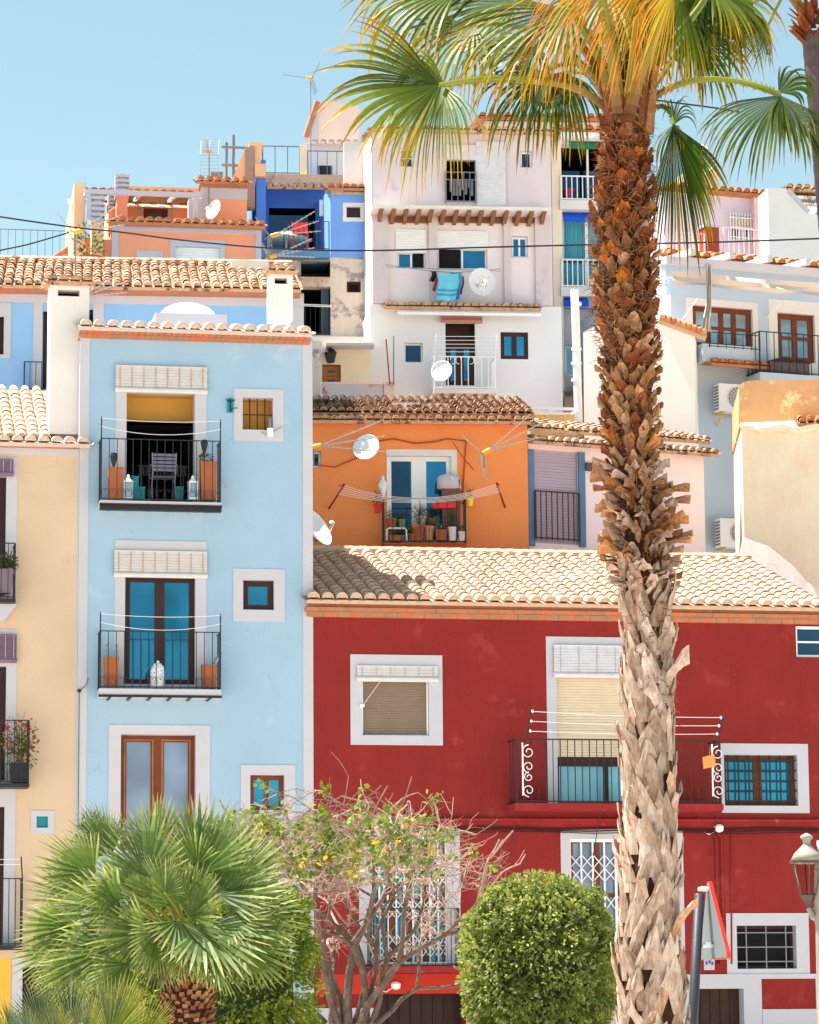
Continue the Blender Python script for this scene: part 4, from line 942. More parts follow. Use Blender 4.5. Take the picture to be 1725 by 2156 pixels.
# umbrella, table, red chair on the terrace
x, z = F.P(603, 524, 1); t = thing(F, 'terrace_umbrella', (x, 1, z), 'low cream parasol on the cobalt terrace', 'parasol'); zz = F.P(603, 484, 1)[1]
m = MB(); m.lathe(x, 1, zz-.3, [(.72, 0), (.4, .16), (.02, .3)], 8); m.build('canopy', M['cream'], t); m = MB(); m.tube([(x, 1, z), (x, 1, zz-.05)], .025, 6); m.build('pole', M['metalw'], t)
x, z = F.P(632, 524, .6); t = thing(F, 'red_chair', (x, .6, z), 'red chair on the cobalt terrace beside the parasol', 'chair')
m = MB(); m.box(x-.22, .4, z+.4, x+.22, .85, z+.44); m.build('seat', flat('red_plastic', pc(235,70,60)), t); m = MB(); m.box(x-.22, .83, z+.44, x+.22, .87, z+.8); m.build('backrest', bpy.data.materials['red_plastic'], t)
for sx in (-1, 1):
    for yy in (.43, .82): m = MB(); m.tube([(x+sx*.2, yy, z), (x+sx*.2, yy, z+.4)], .016, 5); m.build('leg', bpy.data.materials['red_plastic'], t)
yagi(F, 572, 556, 497, -1.2, 'large grid television antenna tilted in front of the cobalt terrace', (1, -.2, .3), 1.1, 1.2)
yagi(F, 570, 585, 540, -1.6, 'lower television antenna over the right chimney cap of the blue house', (1, -.3, .15), 1.0, 1.2)

# ---- weathered house under the cobalt terrace
WH = house(F, 'weathered_house', 700, 'peeling grey cream house with dark open galleries below the cobalt terrace')
wm = mat('weathered_render', pc(224,208,196), .95, .08, 1.5, .4, stain=pc(160,145,148), stainamt=.56, streak=.1)
a, b, c, d = R4(F, (696, 541, 778, 716)); wi = R4(F, ('D', 270, 35, 350, 100)); zfl = F.P(735, 716)[1]
wall(F, WH, (a, 0, c, d-.01), 5, wm, [wi]); surround(WH, None, wi, .15, wm); window(WH, wi, .1, M['darkwood'], M['dark'], 1, 1, .06)
for s0 in ((632, 548, 695, 576), (632, 603, 695, 705)):
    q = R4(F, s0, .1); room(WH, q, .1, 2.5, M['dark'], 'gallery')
m = MB()
for v0, v1 in ((541, 548), (585, 603), (705, 716)): q = R4(F, (630, v0, 696, v1), 0); m.box(q[0], 0, q[1], q[2], .4, q[3])
m.box(F.P(626, 600)[0]-.5, .0, 0, F.P(634, 600)[0], 1, F.P(632, 541)[1]); m.build('gallery_wall', wm, WH)
q = R4(F, (632, 574, 697, 586), -.5); m = MB()
for k in range(26):
    xx = q[0]+(q[2]-q[0])*k/26; w_ = (q[2]-q[0])/26; m.face([(xx, -.5, q[1]), (xx+w_/2, -.5, q[1]+.03), (xx+w_/2, .0, q[3]+.03), (xx, 0, q[3])]); m.face([(xx+w_/2, -.5, q[1]+.03), (xx+w_, -.5, q[1]), (xx+w_, 0, q[3]), (xx+w_/2, 0, q[3]+.03)])
m.build('corrugated_canopy', mat('rusty_sheet', pc(176,140,110), .8, .2, 4), WH)
m = MB(); q = R4(F, ('D', 122, 70, 166, 345), .3); n_ = 9
for k in range(n_):
    xx = q[0]+(q[2]-q[0])*k/n_; w_ = (q[2]-q[0])/n_; m.face([(xx, .3, q[1]), (xx+w_/2, .25, q[1]), (xx+w_/2, .25, q[3]), (xx, .3, q[3])]); m.face([(xx+w_/2, .25, q[1]), (xx+w_, .3, q[1]), (xx+w_, .3, q[3]), (xx+w_/2, .25, q[3])])
m.build('curtain', mat('pale_blue_curtain', pc(150,172,190)), WH)
q = R4(F, (634, 645, 694, 705), -.05); railing(WH, q[0], q[2], q[1], q[3]-.0, -.05, M['black'], .12, .007, sides=False)
m = MB()
for v in (640, 643): m.tube([F.p3(628, v, -.6), F.p3(698, v+3, -.6)], .012, 4)
m.build('washing_line', M['metalw'], WH)
m = MB(); m.tube([F.p3(770, 521, -.08), F.p3(772, 716, -.08)], .055, 7); m.build('drain_pipe', M['trim'], WH)
q = R4(F, (628, 706, 782, 718), -.45); m = MB(); m.box(q[0], -.45, q[1], q[2], 0, q[3]-.03); m.build('slab', M['white'], WH)

# ---- cream house with lantern, patched parapet
F = Fr(720, 78.5, 4)
CH = house(F, 'cream_house', 720, 'small cream house with an orange framed window below the peeling grey house')
a, b, c, d = R4(F, (650, 716, 780, 830)); wi = R4(F, ('D', 128, 515, 235, 640)); wall(F, CH, (a, 0, c, d), 2.2, M['cream'], [wi])
window(CH, (wi[0], wi[1], wi[2], wi[3]), .08, M['wood2'], M['glassd'], 1, 3, .14); 
m = MB(); q = R4(F, ('D', 150, 390, 428, 405), -.5); m.box(q[0], -.5, q[1], q[2], 0, q[3]); m.build('awning_case', M['trim'], CH)
m = MB(); q = R4(F, (652, 717, 678, 860), -.9); m.box(q[0], -.9, 6, q[2], .2, q[3]); m.build('side_pier', wm, CH)
x, z = F.P(696, 742, -.25); t = thing(F, 'wall_lantern', (x, -.25, z-.3), 'black wall lantern beside the orange framed window of the cream house', 'lantern')
m = MB(); m.lathe(x, -.25, z-.28, [(.03, 0), (.1, .02), (.15, .25), (.17, .27), (.1, .36), (.03, .4)], 6); m.build('lamp_housing', M['black'], t); m = MB(); m.tube([(x, -.25, z+.12), (x, -.15, z+.2), (x, 0, z+.15)], .015, 5); m.build('bracket', M['black'], t)
F = Fr(740, 76, 3)
q = R4(F, (677, 809, 808, 900)); pw = thing(F, 'parapet_wall', (q[0], 0, 0), 'pale blue parapet wall with patches of bare red brick', 'wall')
m = MB(); m.box(q[0], 0, 0, q[2], .25, q[3]); m.build('wall', mat('patched_blue_render', pc(186,206,216), .95, .07, 1.5, .4, stain=pc(190,98,72), stainamt=.585), pw); m = MB(); m.box(q[0]-.02, -.03, q[3], q[2]+.02, .28, q[3]+.05); m.build('coping', M['white'], pw)
q = R4(F, (809, 809, 829, 900), -.05); m = MB(); m.box(q[0], -.05, 0, q[2], .4, q[3]); m.box(q[0]-.03, -.08, q[3], q[2]+.03, .43, q[3]+.05); m.build('end_post', wm, pw)
q = R4(F, (832, 830, 868, 900), -.3); tb = thing(F, 'water_tank', (q[0], -.3, 0), 'white box on a plinth right of the patched parapet wall', 'box'); m = MB(); m.box(q[0], -.3, 0, q[2], .3, q[3]); m.build('body', M['white'], tb); m = MB(); m.box(q[0]-.1+.5, -.35, q[3]-.4, q[2]+.03, .35, q[3]+.03); m.build('lid', M['white'], tb)
for (u, v0, v1, lb) in ((818, 809, 714, 'thin red brown pole standing beside the parapet post'), (829, 809, 708, 'thin grey pole standing right of the parapet post')):
    m = MB(); p = F.p3(u+3 if u == 818 else u, v0, -.1); m.tube([p, F.p3(u-5 if u == 818 else u, v1, -.1)], .018, 5); solo(F, m, 'thin_pole', M['redslab'] if u == 818 else M['metalg'], p, lb, 'pole')

# ---- tall white house
F = Fr(980, 80, 5.5)
TW = house(F, 'tall_white_house', 980, 'tall white house with rafter ledge, drying towels and a small white railed balcony')
lav = mat('lavender_white_render', (.68,.59,.62), .9, .04, .8, .2, stain=(.52,.43,.46), stainamt=.62); wl = mat('bright_white_render', (.8,.8,.83), .9, .035, .8, .2)
a, c = F.P(785, 600)[0], F.P(1181, 600)[0]; ztop = F.P(980, 272)[1]; zmid = F.P(980, 436)[1]; zlow = F.P(980, 644)[1]
wu = [R4(F, ('B', 578, 422, 652, 528)), R4(F, ('B', 1270, 440, 1333, 533)), R4(F, ('B', 838, 488, 1010, 730))]
a2 = F.P(1161, 400)[0]
wall(F, TW, (a, zmid, a2, ztop), 7, lav, wu, name='upper_wall')
for k, i in enumerate(wu): surround(TW, None, i, .15, M['trim'])
window(TW, wu[0], .08, M['metalw'], M['glassd'], 1, 2, .035); window(TW, wu[1], .08, M['metalw'], M['glassd'], 1, 1, .04); room(TW, wu[2], .15, .6, M['dark'])
q = R4(F, ('B', 838, 560, 1012, 735), -.1); railing(TW, q[0], q[2], q[1], q[3], -.12, M['metalg'], .16, .013, -.01, mid=q[3]-.2)
m = MB(); m.box(wu[2][0]+.03, .1, wu[2][1], wu[2][0]+(wu[2][2]-wu[2][0])*.95, .12, wu[2][3]-1.2); m.build('door_pane', M['glassd'], TW)
q = R4(F, ('B', 862, 605, 1000, 700), -.2); m = MB(); n_ = 8
for k in range(n_):
    xx = q[0]+(q[2]-q[0])*k/n_; w_ = (q[2]-q[0])/n_*.8; h_ = (q[3]-q[1])*(.25+.75*rnd.random()); m.box(xx, -.19, q[3]-h_, xx+w_, -.17, q[3])
m.build('hanging_laundry', mat('grey_laundry', (.16,.18,.2), .9, .3, 5), TW)
q = R4(F, ('B', 1012, 382, 1184, 752), -.05); m = MB(); slats(m, q[0], q[2], q[1], q[3], -.05, .06, .008); m.build('hanging_blind', M['caneg'], TW)
q = R4(F, ('B', 840, 400, 1010, 486), -.05); m = MB(); slats(m, q[0], q[2], q[1], q[3], -.05, .06, .008); m.build('short_blind', M['caneg'], TW)
ze = F.P(980, 274, -.3)[1]; tiles(TW, M['tileo'], a-.05, a2+.1, -.3, ze, 2.5, ze+.5, .2, .4, 6)
m = MB(); m.face([(a-.012, 0, 8), (a-.012, 2.6, 8), (a-.012, 2.6, F.P(760, 300, 2.6)[1]), (a-.012, 0, ztop)][::-1]); 
q = R4(F, (740, 300, 785, 545), .05); m.box(q[0], 2.6, 10, a-.012, 2.8, F.P(760, 298, 2.6)[1]); m.build('side_wall', M['white'], TW)
for v, x in ((767, 512), ): pass
# ledge with rafters and pilasters
yl = -.9; q = R4(F, ('B', 417, 752, 1445, 772), yl); m = MB(); m.box(q[0], yl, q[1]+.03, q[2], .1, q[3]); m.build('ledge', M['white'], TW)
for k in range(14):
    xx = q[0]+.25+(q[2]-q[0]-.4)*k/13; m = MB(); m.prism([(0, 0), (1, 0), (1, 1), (0, 1)], 0, 0) if False else None
    m.add([(xx-.05, yl+.15, q[1]-.03), (xx+.05, yl+.15, q[1]-.03), (xx+.05, 0, q[1]-.2), (xx-.05, 0, q[1]-.2), (xx-.05, yl+.15, q[1]+.027), (xx+.05, yl+.15, q[1]+.027), (xx+.05, 0, q[1]+.027), (xx-.05, 0, q[1]+.027)], [(0,3,2,1),(4,5,6,7),(0,1,5,4),(1,2,6,5),(2,3,7,6),(3,0,4,7)])
    m.build('rafter', mat('rafter_wood', pc(140,96,66), .8, .15, 4) if k == 0 else bpy.data.materials['rafter_wood'], TW)
zpl = F.P(980, 451, -.12)[1]
for u0, u1 in ((785, 817), (904, 921), (1062, 1076), (1128, 1161)):
    m = MB(); x0_, x1_ = F.P(u0, 550, -.12)[0], F.P(u1, 550, -.12)[0]; m.box(x0_, -.12, zlow+.02, x1_, -.003, zpl+.02); m.build('pilaster', lav, TW)
for u0, u1 in ((817, 904), (921, 1062), (1076, 1128)): i = R4(F, (u0, 457, u1, 469), -.03); m = MB(); m.box(i[0]+.04, -.06, i[1], i[2]-.04, -.001, i[3]); m.build('lintel_beam', bpy.data.materials['rafter_wood'], TW)
wm_ = [R4(F, (837, 530, 896, 565)), R4(F, (922, 522, 1026, 567)), R4(F, (1078, 498, 1111, 542))]
wall(F, TW, (a, zlow, a2, zmid-.002), 7, mat('lightened_lavender_render', (.86,.77,.79), .9, .04, .8, .2), wm_, name='middle_wall')  # upper wall's paint, lightened to offset the shade under the ledge
for i in wm_: surround(TW, None, i, .15, M['trim'])
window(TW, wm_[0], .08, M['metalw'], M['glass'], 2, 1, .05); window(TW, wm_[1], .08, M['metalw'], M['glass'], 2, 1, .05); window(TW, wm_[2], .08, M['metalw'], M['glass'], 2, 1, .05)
i = wm_[1]; m = MB(); m.box(i[0]+.04, .07, i[1]+.04, (i[0]+i[2])/2-.05, .082, i[3]-.03); m.build('open_sash', M['dark'], TW)
i = wm_[0]; m = MB(); m.box((i[0]+i[2])/2+.05, .07, i[1]+.04, i[2]-.04, .082, i[3]-.03); m.build('open_sash', M['dark'], TW)
for s0, z1_ in (((833, 483, 898, 530), 0), ((920, 486, 1028, 522), 0)):
    i = R4(F, s0, -.02); shutter(TW, i, -.03, M['shutw'], .07)
# lower storey
wlw = [R4(F, ('D', 600, 392, 706, 505)), R4(F, ('D', 1153, 330, 1312, 486)), R4(F, ('D', 837, 275, 1008, 636))]
wall(F, TW, (a-.08, 0, c, zlow+.002), 7, wl, wlw, y=-.05, name='lower_wall')
for i in wlw: surround(TW, None, i, .25, wl, 0.003, -.05)
window(TW, wlw[0], .08, M['metalw'], M['glassd'], 1, 1, .04); window(TW, wlw[1], .0, M['darkwood'], M['glass'], 2, 1, .1, mull=.13); 
i = wlw[2]; window(TW, (i[0], i[1], i[2], i[3]-.55), .06, M['darkwood'], M['glass'], 2, 1, .14, 'balcony_door', .2); room(TW, (i[0], i[3]-.55, i[2], i[3]), .12, .2, M['darkwood'])
i = R4(F, ('D', 815, 236, 1047, 277), -.15); blind(TW, i, -.15, mat('pink_brown_cane', pc(186,130,115)), M['cord'], 4)
ze = F.P(980, 647, -.5)[1]; x0_, x1_ = F.P(811, 645, -.5)[0], F.P(1139, 648, -.5)[0]; tiles(TW, M['tileo'], x0_, x1_, -.5, ze, .0, ze+.12, .2, .4, 5, name='ledge_tiles')
m = MB(); x0_, z0_ = F.P(838, 655, -.35); x1_, _ = F.P(1138, 658, -.35); m.tube([(x0_, -.35, z0_), (x1_, -.35, z0_)], .07, 8); m.box(x0_, -.5, z0_-.12, x1_, -.44, z0_-.04); m.build('awning_roll', M['metalw'], TW)
y = -.8; q = R4(F, ('D', 775, 470, 1122, 655), y); m = MB(); m.box(q[0]-.03, y-.03, q[1]-.12, q[2]+.03, -.05, q[1]); bl = m.build('balcony', M['white'], TW)
railing(bl, q[0], q[2], q[1], q[3], y, M['metalw'], .17, .014, -.05)
for k in range(5): xx = q[0]+.2+(q[2]-q[0]-.4)*k/4; m = MB(); m.box(xx-.03, y+.02, q[1]-.2, xx+.03, -.05, q[1]-.122); m.build('slab_beam', bpy.data.materials['rafter_wood'], bl)
m = MB(); m.prism([(q[0]+.9, q[1]-1.1), (q[2]-.9, q[1]-1.1), (q[2]-.1, q[1]-.2), (q[0]+.1, q[1]-.2)], -.18, -.06); m.build('corbel', mat('pale_tan', pc(232,212,196)), bl)
m = MB()
for k in range(5): zz = q[3]+.08+k*.09; m.tube([(q[0]-.05, y-.2-.05*k, zz), (q[2]+.1, y-.2-.05*k, zz+.02)], .008, 4)
m.build('washing_line', M['metalw'], bl)
for sx in (q[0], q[2]): m = MB(); m.tube([(sx, y, q[3]), (sx, y-.45, q[3]+.5)], .015, 5); m.build('line_arm', M['metalw'], bl)
m = MB(); 
for sx in (.35, .65):
    for sg in (-1, 1):
        cx_ = q[0]+(q[2]-q[0])*sx; m.tube([(cx_+sg*(.07+.07*math.cos(t_)), y-.02, q[1]+.75+.1*math.sin(t_)) for t_ in [k*PI/5 for k in range(9)]], .012, 4)
m.build('scroll_ornament', M['metalw'], bl)
dish(F, 930, 781, 48, 46, -1.5, 'round white satellite dish on the corner of the small white balcony', (-.35, -.9, .25))
# rusty dish & towels
rm = mat('rust_marked_white', pc(222,222,226), .6, .05, 3, .1, stain=pc(196,110,60), stainamt=.6)
dish(F, 1016, 593, 60, 60, -.8, 'large white satellite dish with rusty patches beside the hanging towels', (.1, -.97, .15), rm)
m = MB(); m.tube([F.p3(812, 557, -.5), F.p3(900, 570, -.55), F.p3(960, 574, -.55), F.p3(1055, 566, -.5)], .01, 4); m.tube([F.p3(812, 562, -.7), F.p3(1055, 571, -.7)], .008, 4); solo(F, m, 'washing_line', M['metalg'], F.p3(812, 557, -.5), 'thin washing lines under the middle windows of the tall white house', 'washing line')
def cloth(spec, y, mt, label, name='towel', wavy=.05, cat='towel', stripes=None):
    i = R4(F, spec, y); m = MB(); nx, nz = 10, 12
    def p(a_, b_): return (i[0]+(i[2]-i[0])*a_*(1-.08*b_)+.03*math.sin(b_*5), y+wavy*math.sin(a_*9+b_*2)*b_, i[3]-(i[3]-i[1])*b_-.02*math.sin(a_*3))
    for k in range(nx):
        for j in range(nz):
            m.k = 1 if stripes and j in stripes else 0
            m.face([p(k/nx, (j+1)/nz), p((k+1)/nx, (j+1)/nz), p((k+1)/nx, j/nz), p(k/nx, j/nz)])
    return solo(F, m, name, [mt, flat('towel_stripe', pc(60,150,190))] if stripes else mt, (i[0], y, i[3]), label, cat)
cloth((922, 575, 965, 631), -.6, mat('turquoise_towel', pc(110,200,225), .95, .06, 6), 'turquoise towel with darker stripes near its hem, hanging left of the rusty dish', stripes=(7, 9))
cloth((948, 573, 972, 630), -.54, mat('teal_blue_towel', pc(70,165,205), .95, .06, 6), 'darker blue towel hanging behind the turquoise towel')
cloth((966, 580, 976, 618), -.5, mat('maroon_cloth', pc(150,70,75), .95), 'narrow maroon cloth hanging right of the blue towels', 'laundry_cloth', cat='cloth')
cloth((913, 579, 920, 612), -.5, mat('faded_maroon_cloth', pc(140,80,90), .95), 'narrow dull red cloth hanging left of the turquoise towel', 'laundry_cloth', cat='cloth')
cloth((907, 570, 918, 592), -.62, flat('black_cloth', (.01,.01,.012)), 'small black garment at the left end of the towels', 'laundry_cloth', .09, cat='garment')

# ---- balcony strip block right of the tall white house
F = Fr(1220, 82, 5.5)
BB = house(F, 'balcony_block', 1215, 'narrow cream apartment block with stacked white railed balconies behind the palm trunk', 'apartment block')
crm = mat('cream_pier_render', pc(240,220,198), .9, .04, 1)
x0, x1 = F.P(1162, 500)[0], F.P(1290, 500)[0]; zt = F.P(1215, 285)[1]
ob = [R4(F, (1182, 312, 1272, 422)), R4(F, (1188, 455, 1272, 545)), R4(F, (1188, 549, 1272, 604)), R4(F, (1190, 649, 1250, 722)), R4(F, (1190, 727, 1214, 791))]
wall(F, BB, (x0, 0, x1, zt), 6, M['trim'], ob); 
m = MB(); m.box(x0-.02, -.3, 0, F.P(1181, 500)[0], .01, zt); m.build('pier', crm, BB)
room(BB, ob[0], 0, 1.8, M['dark'], 'loggia'); m = MB(); i = ob[0]; 
for k in (0, 1): m.box(i[0]+k*(i[2]-i[0])*.55+.02, .5, i[1], i[0]+(i[2]-i[0])*(.5+.5*k), .52, i[3]-.5)
m.build('glazing', M['glassd'], BB); m = MB(); m.box(i[0]+(i[2]-i[0])*.61, .1, i[1], i[0]+(i[2]-i[0])*.66, .18, i[3]); m.build('glazing_bar', M['metalw'], BB)
for k, i in ((1, ob[1]), (2, ob[2])):
    m = MB(); n_ = 16
    for q in range(n_):
        xx = i[0]+(i[2]-i[0])*q/n_; w_ = (i[2]-i[0])/n_; m.face([(xx, .3, i[1]), (xx+w_/2, .2, i[1]), (xx+w_/2, .2, i[3]), (xx, .3, i[3])]); m.face([(xx+w_/2, .2, i[1]), (xx+w_, .3, i[1]), (xx+w_, .3, i[3]), (xx+w_/2, .2, i[3])])
    m.build('curtain', mat('aqua_curtain', (.25,.78,.95), .9) if k == 1 else bpy.data.materials['aqua_curtain'], BB)
    m = MB(); xx = i[0]+(i[2]-i[0])*.57; m.box(xx-.04, .05, i[1], xx+.04, .12, i[3]); m.build('glazing_bar', M['metalw'], BB)
shutter(BB, ob[3], .1, M['caneg'], .06); window(BB, ob[4], .1, M['metalw'], M['glassl'], 1, 1, .06)
for (sp, nm) in (((1182, 371, 1272, 422), 0), ((1184, 547, 1272, 605), 1)):
    y = -.35; q = R4(F, sp, y); railing(BB, q[0], q[2], q[1], q[3], y, M['metalw'], .14, .016, -.01); m = MB(); m.box(q[0]-.05, y-.05, q[1]-.25, q[2], 0, q[1]); m.build('balcony_slab', M['white'], BB)
for sp, mt, yy in (((1198, 297, 1272, 313), mat('green_awning', pc(20,120,90)), -.4), ((1187, 453, 1272, 467), mat('blue_awning', pc(30,90,215)), -.2), ((1187, 628, 1240, 646), bpy.data.materials['blue_awning'] if 'blue_awning' in bpy.data.materials else None, -.4)):
    q = R4(F, sp, yy); m = MB(); n_ = 14
    m.face([(q[0], yy, q[3]-.05), (q[2], yy, q[3]-.05), (q[2], 0, q[3]+.15), (q[0], 0, q[3]+.15)])
    for k in range(n_):
        xx = q[0]+(q[2]-q[0])*k/n_; w_ = (q[2]-q[0])/n_; m.face([(xx, yy, q[1]+.03), (xx+w_/2, yy-.02, q[1]-.03), (xx+w_/2, yy-.02, q[3]-.05), (xx, yy, q[3]-.05)]); m.face([(xx+w_/2, yy-.02, q[1]-.03), (xx+w_, yy, q[1]+.03), (xx+w_, yy, q[3]-.05), (xx+w_/2, yy-.02, q[3]-.05)])
    m.build('awning', mt, BB)
ze = F.P(1215, 278, -.7)[1]; m = MB(); m.box(F.P(1182, 280, -.7)[0], -.7, ze-.15, x1+.3, .1, ze); m.build('eave', M['metalw'], BB)
tiles(BB, M['tiler'], x0, x1+.3, -.6, ze+.08, 3, ze+.7, .26, .42, 5)
q = R4(F, (1205, 235, 1216, 252), 2); m = MB(); m.box(q[0], 2, q[1]-1, q[2], 2.3, q[3]); m.build('chimney', M['brick'], BB)
m = MB(); q = R4(F, (1185, 813, 1217, 832), -.4); m.add([(q[0]-.3, -.5, q[1]), (q[2], -.5, q[3]-.1), (q[2], 0, q[3]+.1), (q[0]-.3, 0, q[1]+.2)], [(0, 1, 2, 3)]); m.box(q[0], -.3, 5, q[2]+.5, -.02, q[1]-.02); m.build('lower_canopy', M['yellow'], BB)
foliage_pot(F, 1197, 421, 24, 22, .2, flat('pink_pot', pc(190,60,110)), None, 'pink tub on the top balcony behind the palm trunk', 0, cat='tub', name='plastic_tub')

# ---- house with parapet at the very top left of the hill
F = Fr(700, 88, 4)
TP = house(F, 'hilltop_house', 700, 'pale hilltop house with a sloping gable and railed roof terrace behind the palm fronds')
p = [F.P(*q) for q in ((634, 470), (800, 470), (800, 300), (756, 300), (756, 222), (690, 213), (668, 213), (644, 286), (640, 300))]
m = MB(); m.prism(p, 0, 6); m.build('wall', mat('pale_tan_render', pc(222,200,190), .9, .06), TP)
p = [F.P(*q) for q in ((644, 300), (669, 300), (669, 213), (648, 280))]; m = MB(); m.prism(p, -.04, -.002); m.build('gable_edge', M['trim'], TP)
q = R4(F, (646, 304, 783, 400), -1.2); m = MB(); m.box(q[0], -1.2, 10, q[2], -.1, q[3]); m.build('lower_wall', M['white'], TP)
m = MB(); m.tube([F.p3(644, 288, -.05), F.p3(668, 214, -.05)], .09, 6); m.build('gable_verge', M['brick'], TP)
x0_, z0_ = F.P(655, 302, -1.4); x1_, _ = F.P(758, 300, -1.4); tiles(TP, M['tilew'], x0_, x1_, -1.4, z0_, -1.0, z0_+.12, .24, .4, 6, name='parapet_tiles')
q = R4(F, (648, 318, 730, 372), -2.2); railing(TP, q[0], q[2], q[1], q[3], -2.2, M['metalg'], .3, .013, sides=False)
q = R4(F, ('B', 103, 520, 187, 578), -1.8); rb = thing(F, 'air_unit', (q[0], -1.8, q[1]), 'small grey unit on the hilltop terrace behind the railing', 'box'); m = MB(); m.box(q[0], -1.8, q[1], q[2], -1.4, q[3]); m.build('body', M['metalg'], rb); m = MB()
for k in range(8): zz = q[1]+(q[3]-q[1])*(k+.5)/8; m.box(q[0]+.05, -1.815, zz-.015, q[2]-.05, -1.801, zz+.015)
m.build('grille', M['black'], rb)
yagi(F, 655, 385, 165, -2.5, 'tall thin mast with a faint television antenna at the left tips of the palm fronds', (-1, -.1, .1), .9, .9, 1, mt=M['metalg'])
yagi(F, 860, 290, 100, 1, 'long dark television antenna against the sky between palm fronds', (1, .1, .22), 3.2, 1, 1, mt=M['metalg'])
yagi(F, 842, 280, 236, 1, 'short thin antenna above the corrugated roof edge', (1, 0, 0), .5, .8, 1, False, mt=M['metalg'])
F = Fr(900, 92, 4); HT = house(F, 'rooftop_house', 1000, 'white rooftop wall and brown tiles showing through the palm fronds at the skyline')
q = (F.P(1020, 270)[0], 12, F.P(1290, 270)[0], F.P(1150, 256)[1]); m = MB(); m.box(q[0], 0, 12, q[2], 4, q[3]); m.build('wall', M['white'], HT); tiles(HT, M['tiler'], q[0]-.2, q[2]+.2, -.3, q[3]+.05, 3, q[3]+.5, .25, .45, 5)

# ---- orange house
F = Fr(880, 70.5, 4)
OH = house(F, 'orange_house', 880, 'bright orange house with a flowerpot balcony above the red house roof')
x0, x1 = F.P(600, 1000)[0], F.P(1112, 1000)[0]; zt = F.P(880, 892)[1]
i = R4(F, ('I', 500, 322, 872, 826)); i2 = R4(F, (640, 950, 676, 984))
wall(F, OH, (x0, 0, x1, zt), 6, M['orange'], [i, i2]); surround(OH, R4(F, ('I', 497, 285, 905, 826)), i, .15, M['white'], sides='tr')
window(OH, i2, .08, M['metalw'], M['glassd'], 1, 1, .05)
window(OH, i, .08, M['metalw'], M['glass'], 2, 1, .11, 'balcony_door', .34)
m = MB(); xm = (i[0]+i[2])/2; m.box(i[0]+.12, .1, i[1]+.1, xm-.2, .112, i[3]-.12); m.build('dark_blind', M['glassd'], OH)
for (v, yy, zs_, nm) in ((886, -.28, .13, 'eave_tiles'), (870, -.12, .16, 'roof')):
    ze = F.P(880, v, yy)[1]; tiles(OH, M['tileo'] if nm == 'eave_tiles' else M['tiled'], x0, x1+.05+(.1 if nm == 'roof' else 0), yy, ze, yy+(.4 if nm == 'eave_tiles' else 3.5), ze+(zs_ if nm == 'eave_tiles' else 1.0), .2, .3, 6, name=nm, jit=.02)
m = MB(); m.box(x0, -.15, zt-.02, x1, .2, zt+.12); m.build('eave_board', mat('orange_brick', pc(214,130,70), .9, .15, 5, .6, 20), OH)
for (u, v) in ((838, 852), (900, 851)): pass
q = R4(F, (826, 848, 951, 858), .9); m = MB(); m.box(q[0], .9, q[1]-.3, (q[0]+q[2])/2-.05, 1.3, q[3]); m.box((q[0]+q[2])/2+.0, .92, q[1]-.3, q[2], 1.3, q[3]-.02); m.build('roof_blocks', M['white'], OH)
m = MB()
pts = [F.p3(*T('I', a_, b_), -.03) for a_, b_ in ((455, 235), (540, 222), (660, 248), (770, 240), (850, 222), (955, 235), (945, 400), (935, 560))]
m.tube(pts, .02, 5); m.tube([F.p3(*T('I', a_, b_), -.03) for a_, b_ in ((100, 372), (200, 385), (300, 345), (380, 310))], .015, 5); m.tube([F.p3(*T('I', a_, b_), -.03) for a_, b_ in ((880, 240), (930, 320), (1000, 400))], .01, 4); m.build('wall_cable', mat('orange_cable', pc(190,80,30)), OH)
y = -.6; q = R4(F, ('I', 482, 568, 952, 822), y); m = MB(); m.box(q[0]-.02, y-.03, q[1]-.045, q[2]+.02, 0, q[1]); bl = m.build('balcony', M['terra'], OH); m = MB(); m.box(q[0]+.02, y+.02, q[1]-.75, q[2]-.02, 0, q[1]-.048); m.build('balcony_base', mat('strong_orange_render', pc(238,112,20), .9, .06), bl)
railing(bl, q[0], q[2], q[1], q[3], y, M['black'], .21, .011, -.01)
m = MB(); l0, l1 = F.p3(*T('I', 255, 492), -1.1), F.p3(*T('I', 1130, 485), -1.1)
for k in range(5):
    A_, B_ = Vector(l0)+Vector((k*-.03, k*.07, -k*.035)), Vector(l1)+Vector((k*.03, k*.07, -k*.03)); m.tube([A_.lerp(B_, j/12)+Vector((0, 0, -.3*4*(j/12)*(1-j/12)*(1-.06*k))) for j in range(13)], .006, 4)
wlr = thing(F, 'washing_line', l0, 'sagging white washing lines stretched across the orange house front', 'washing line'); m.build('line', M['metalw'], wlr)
for a_, sg in ((l0, -1), (l1, 1)): m = MB(); m.tube([(a_[0], -1.12, a_[2]+.02), (a_[0]+sg*.3, -.02, a_[2]-.35)], .022, 5); m.tube([(a_[0], -1.15, a_[2]+.03), (a_[0]+sg*.1, -.7, a_[2]+.06)], .016, 5); m.build('arm', M['redslab'], wlr)
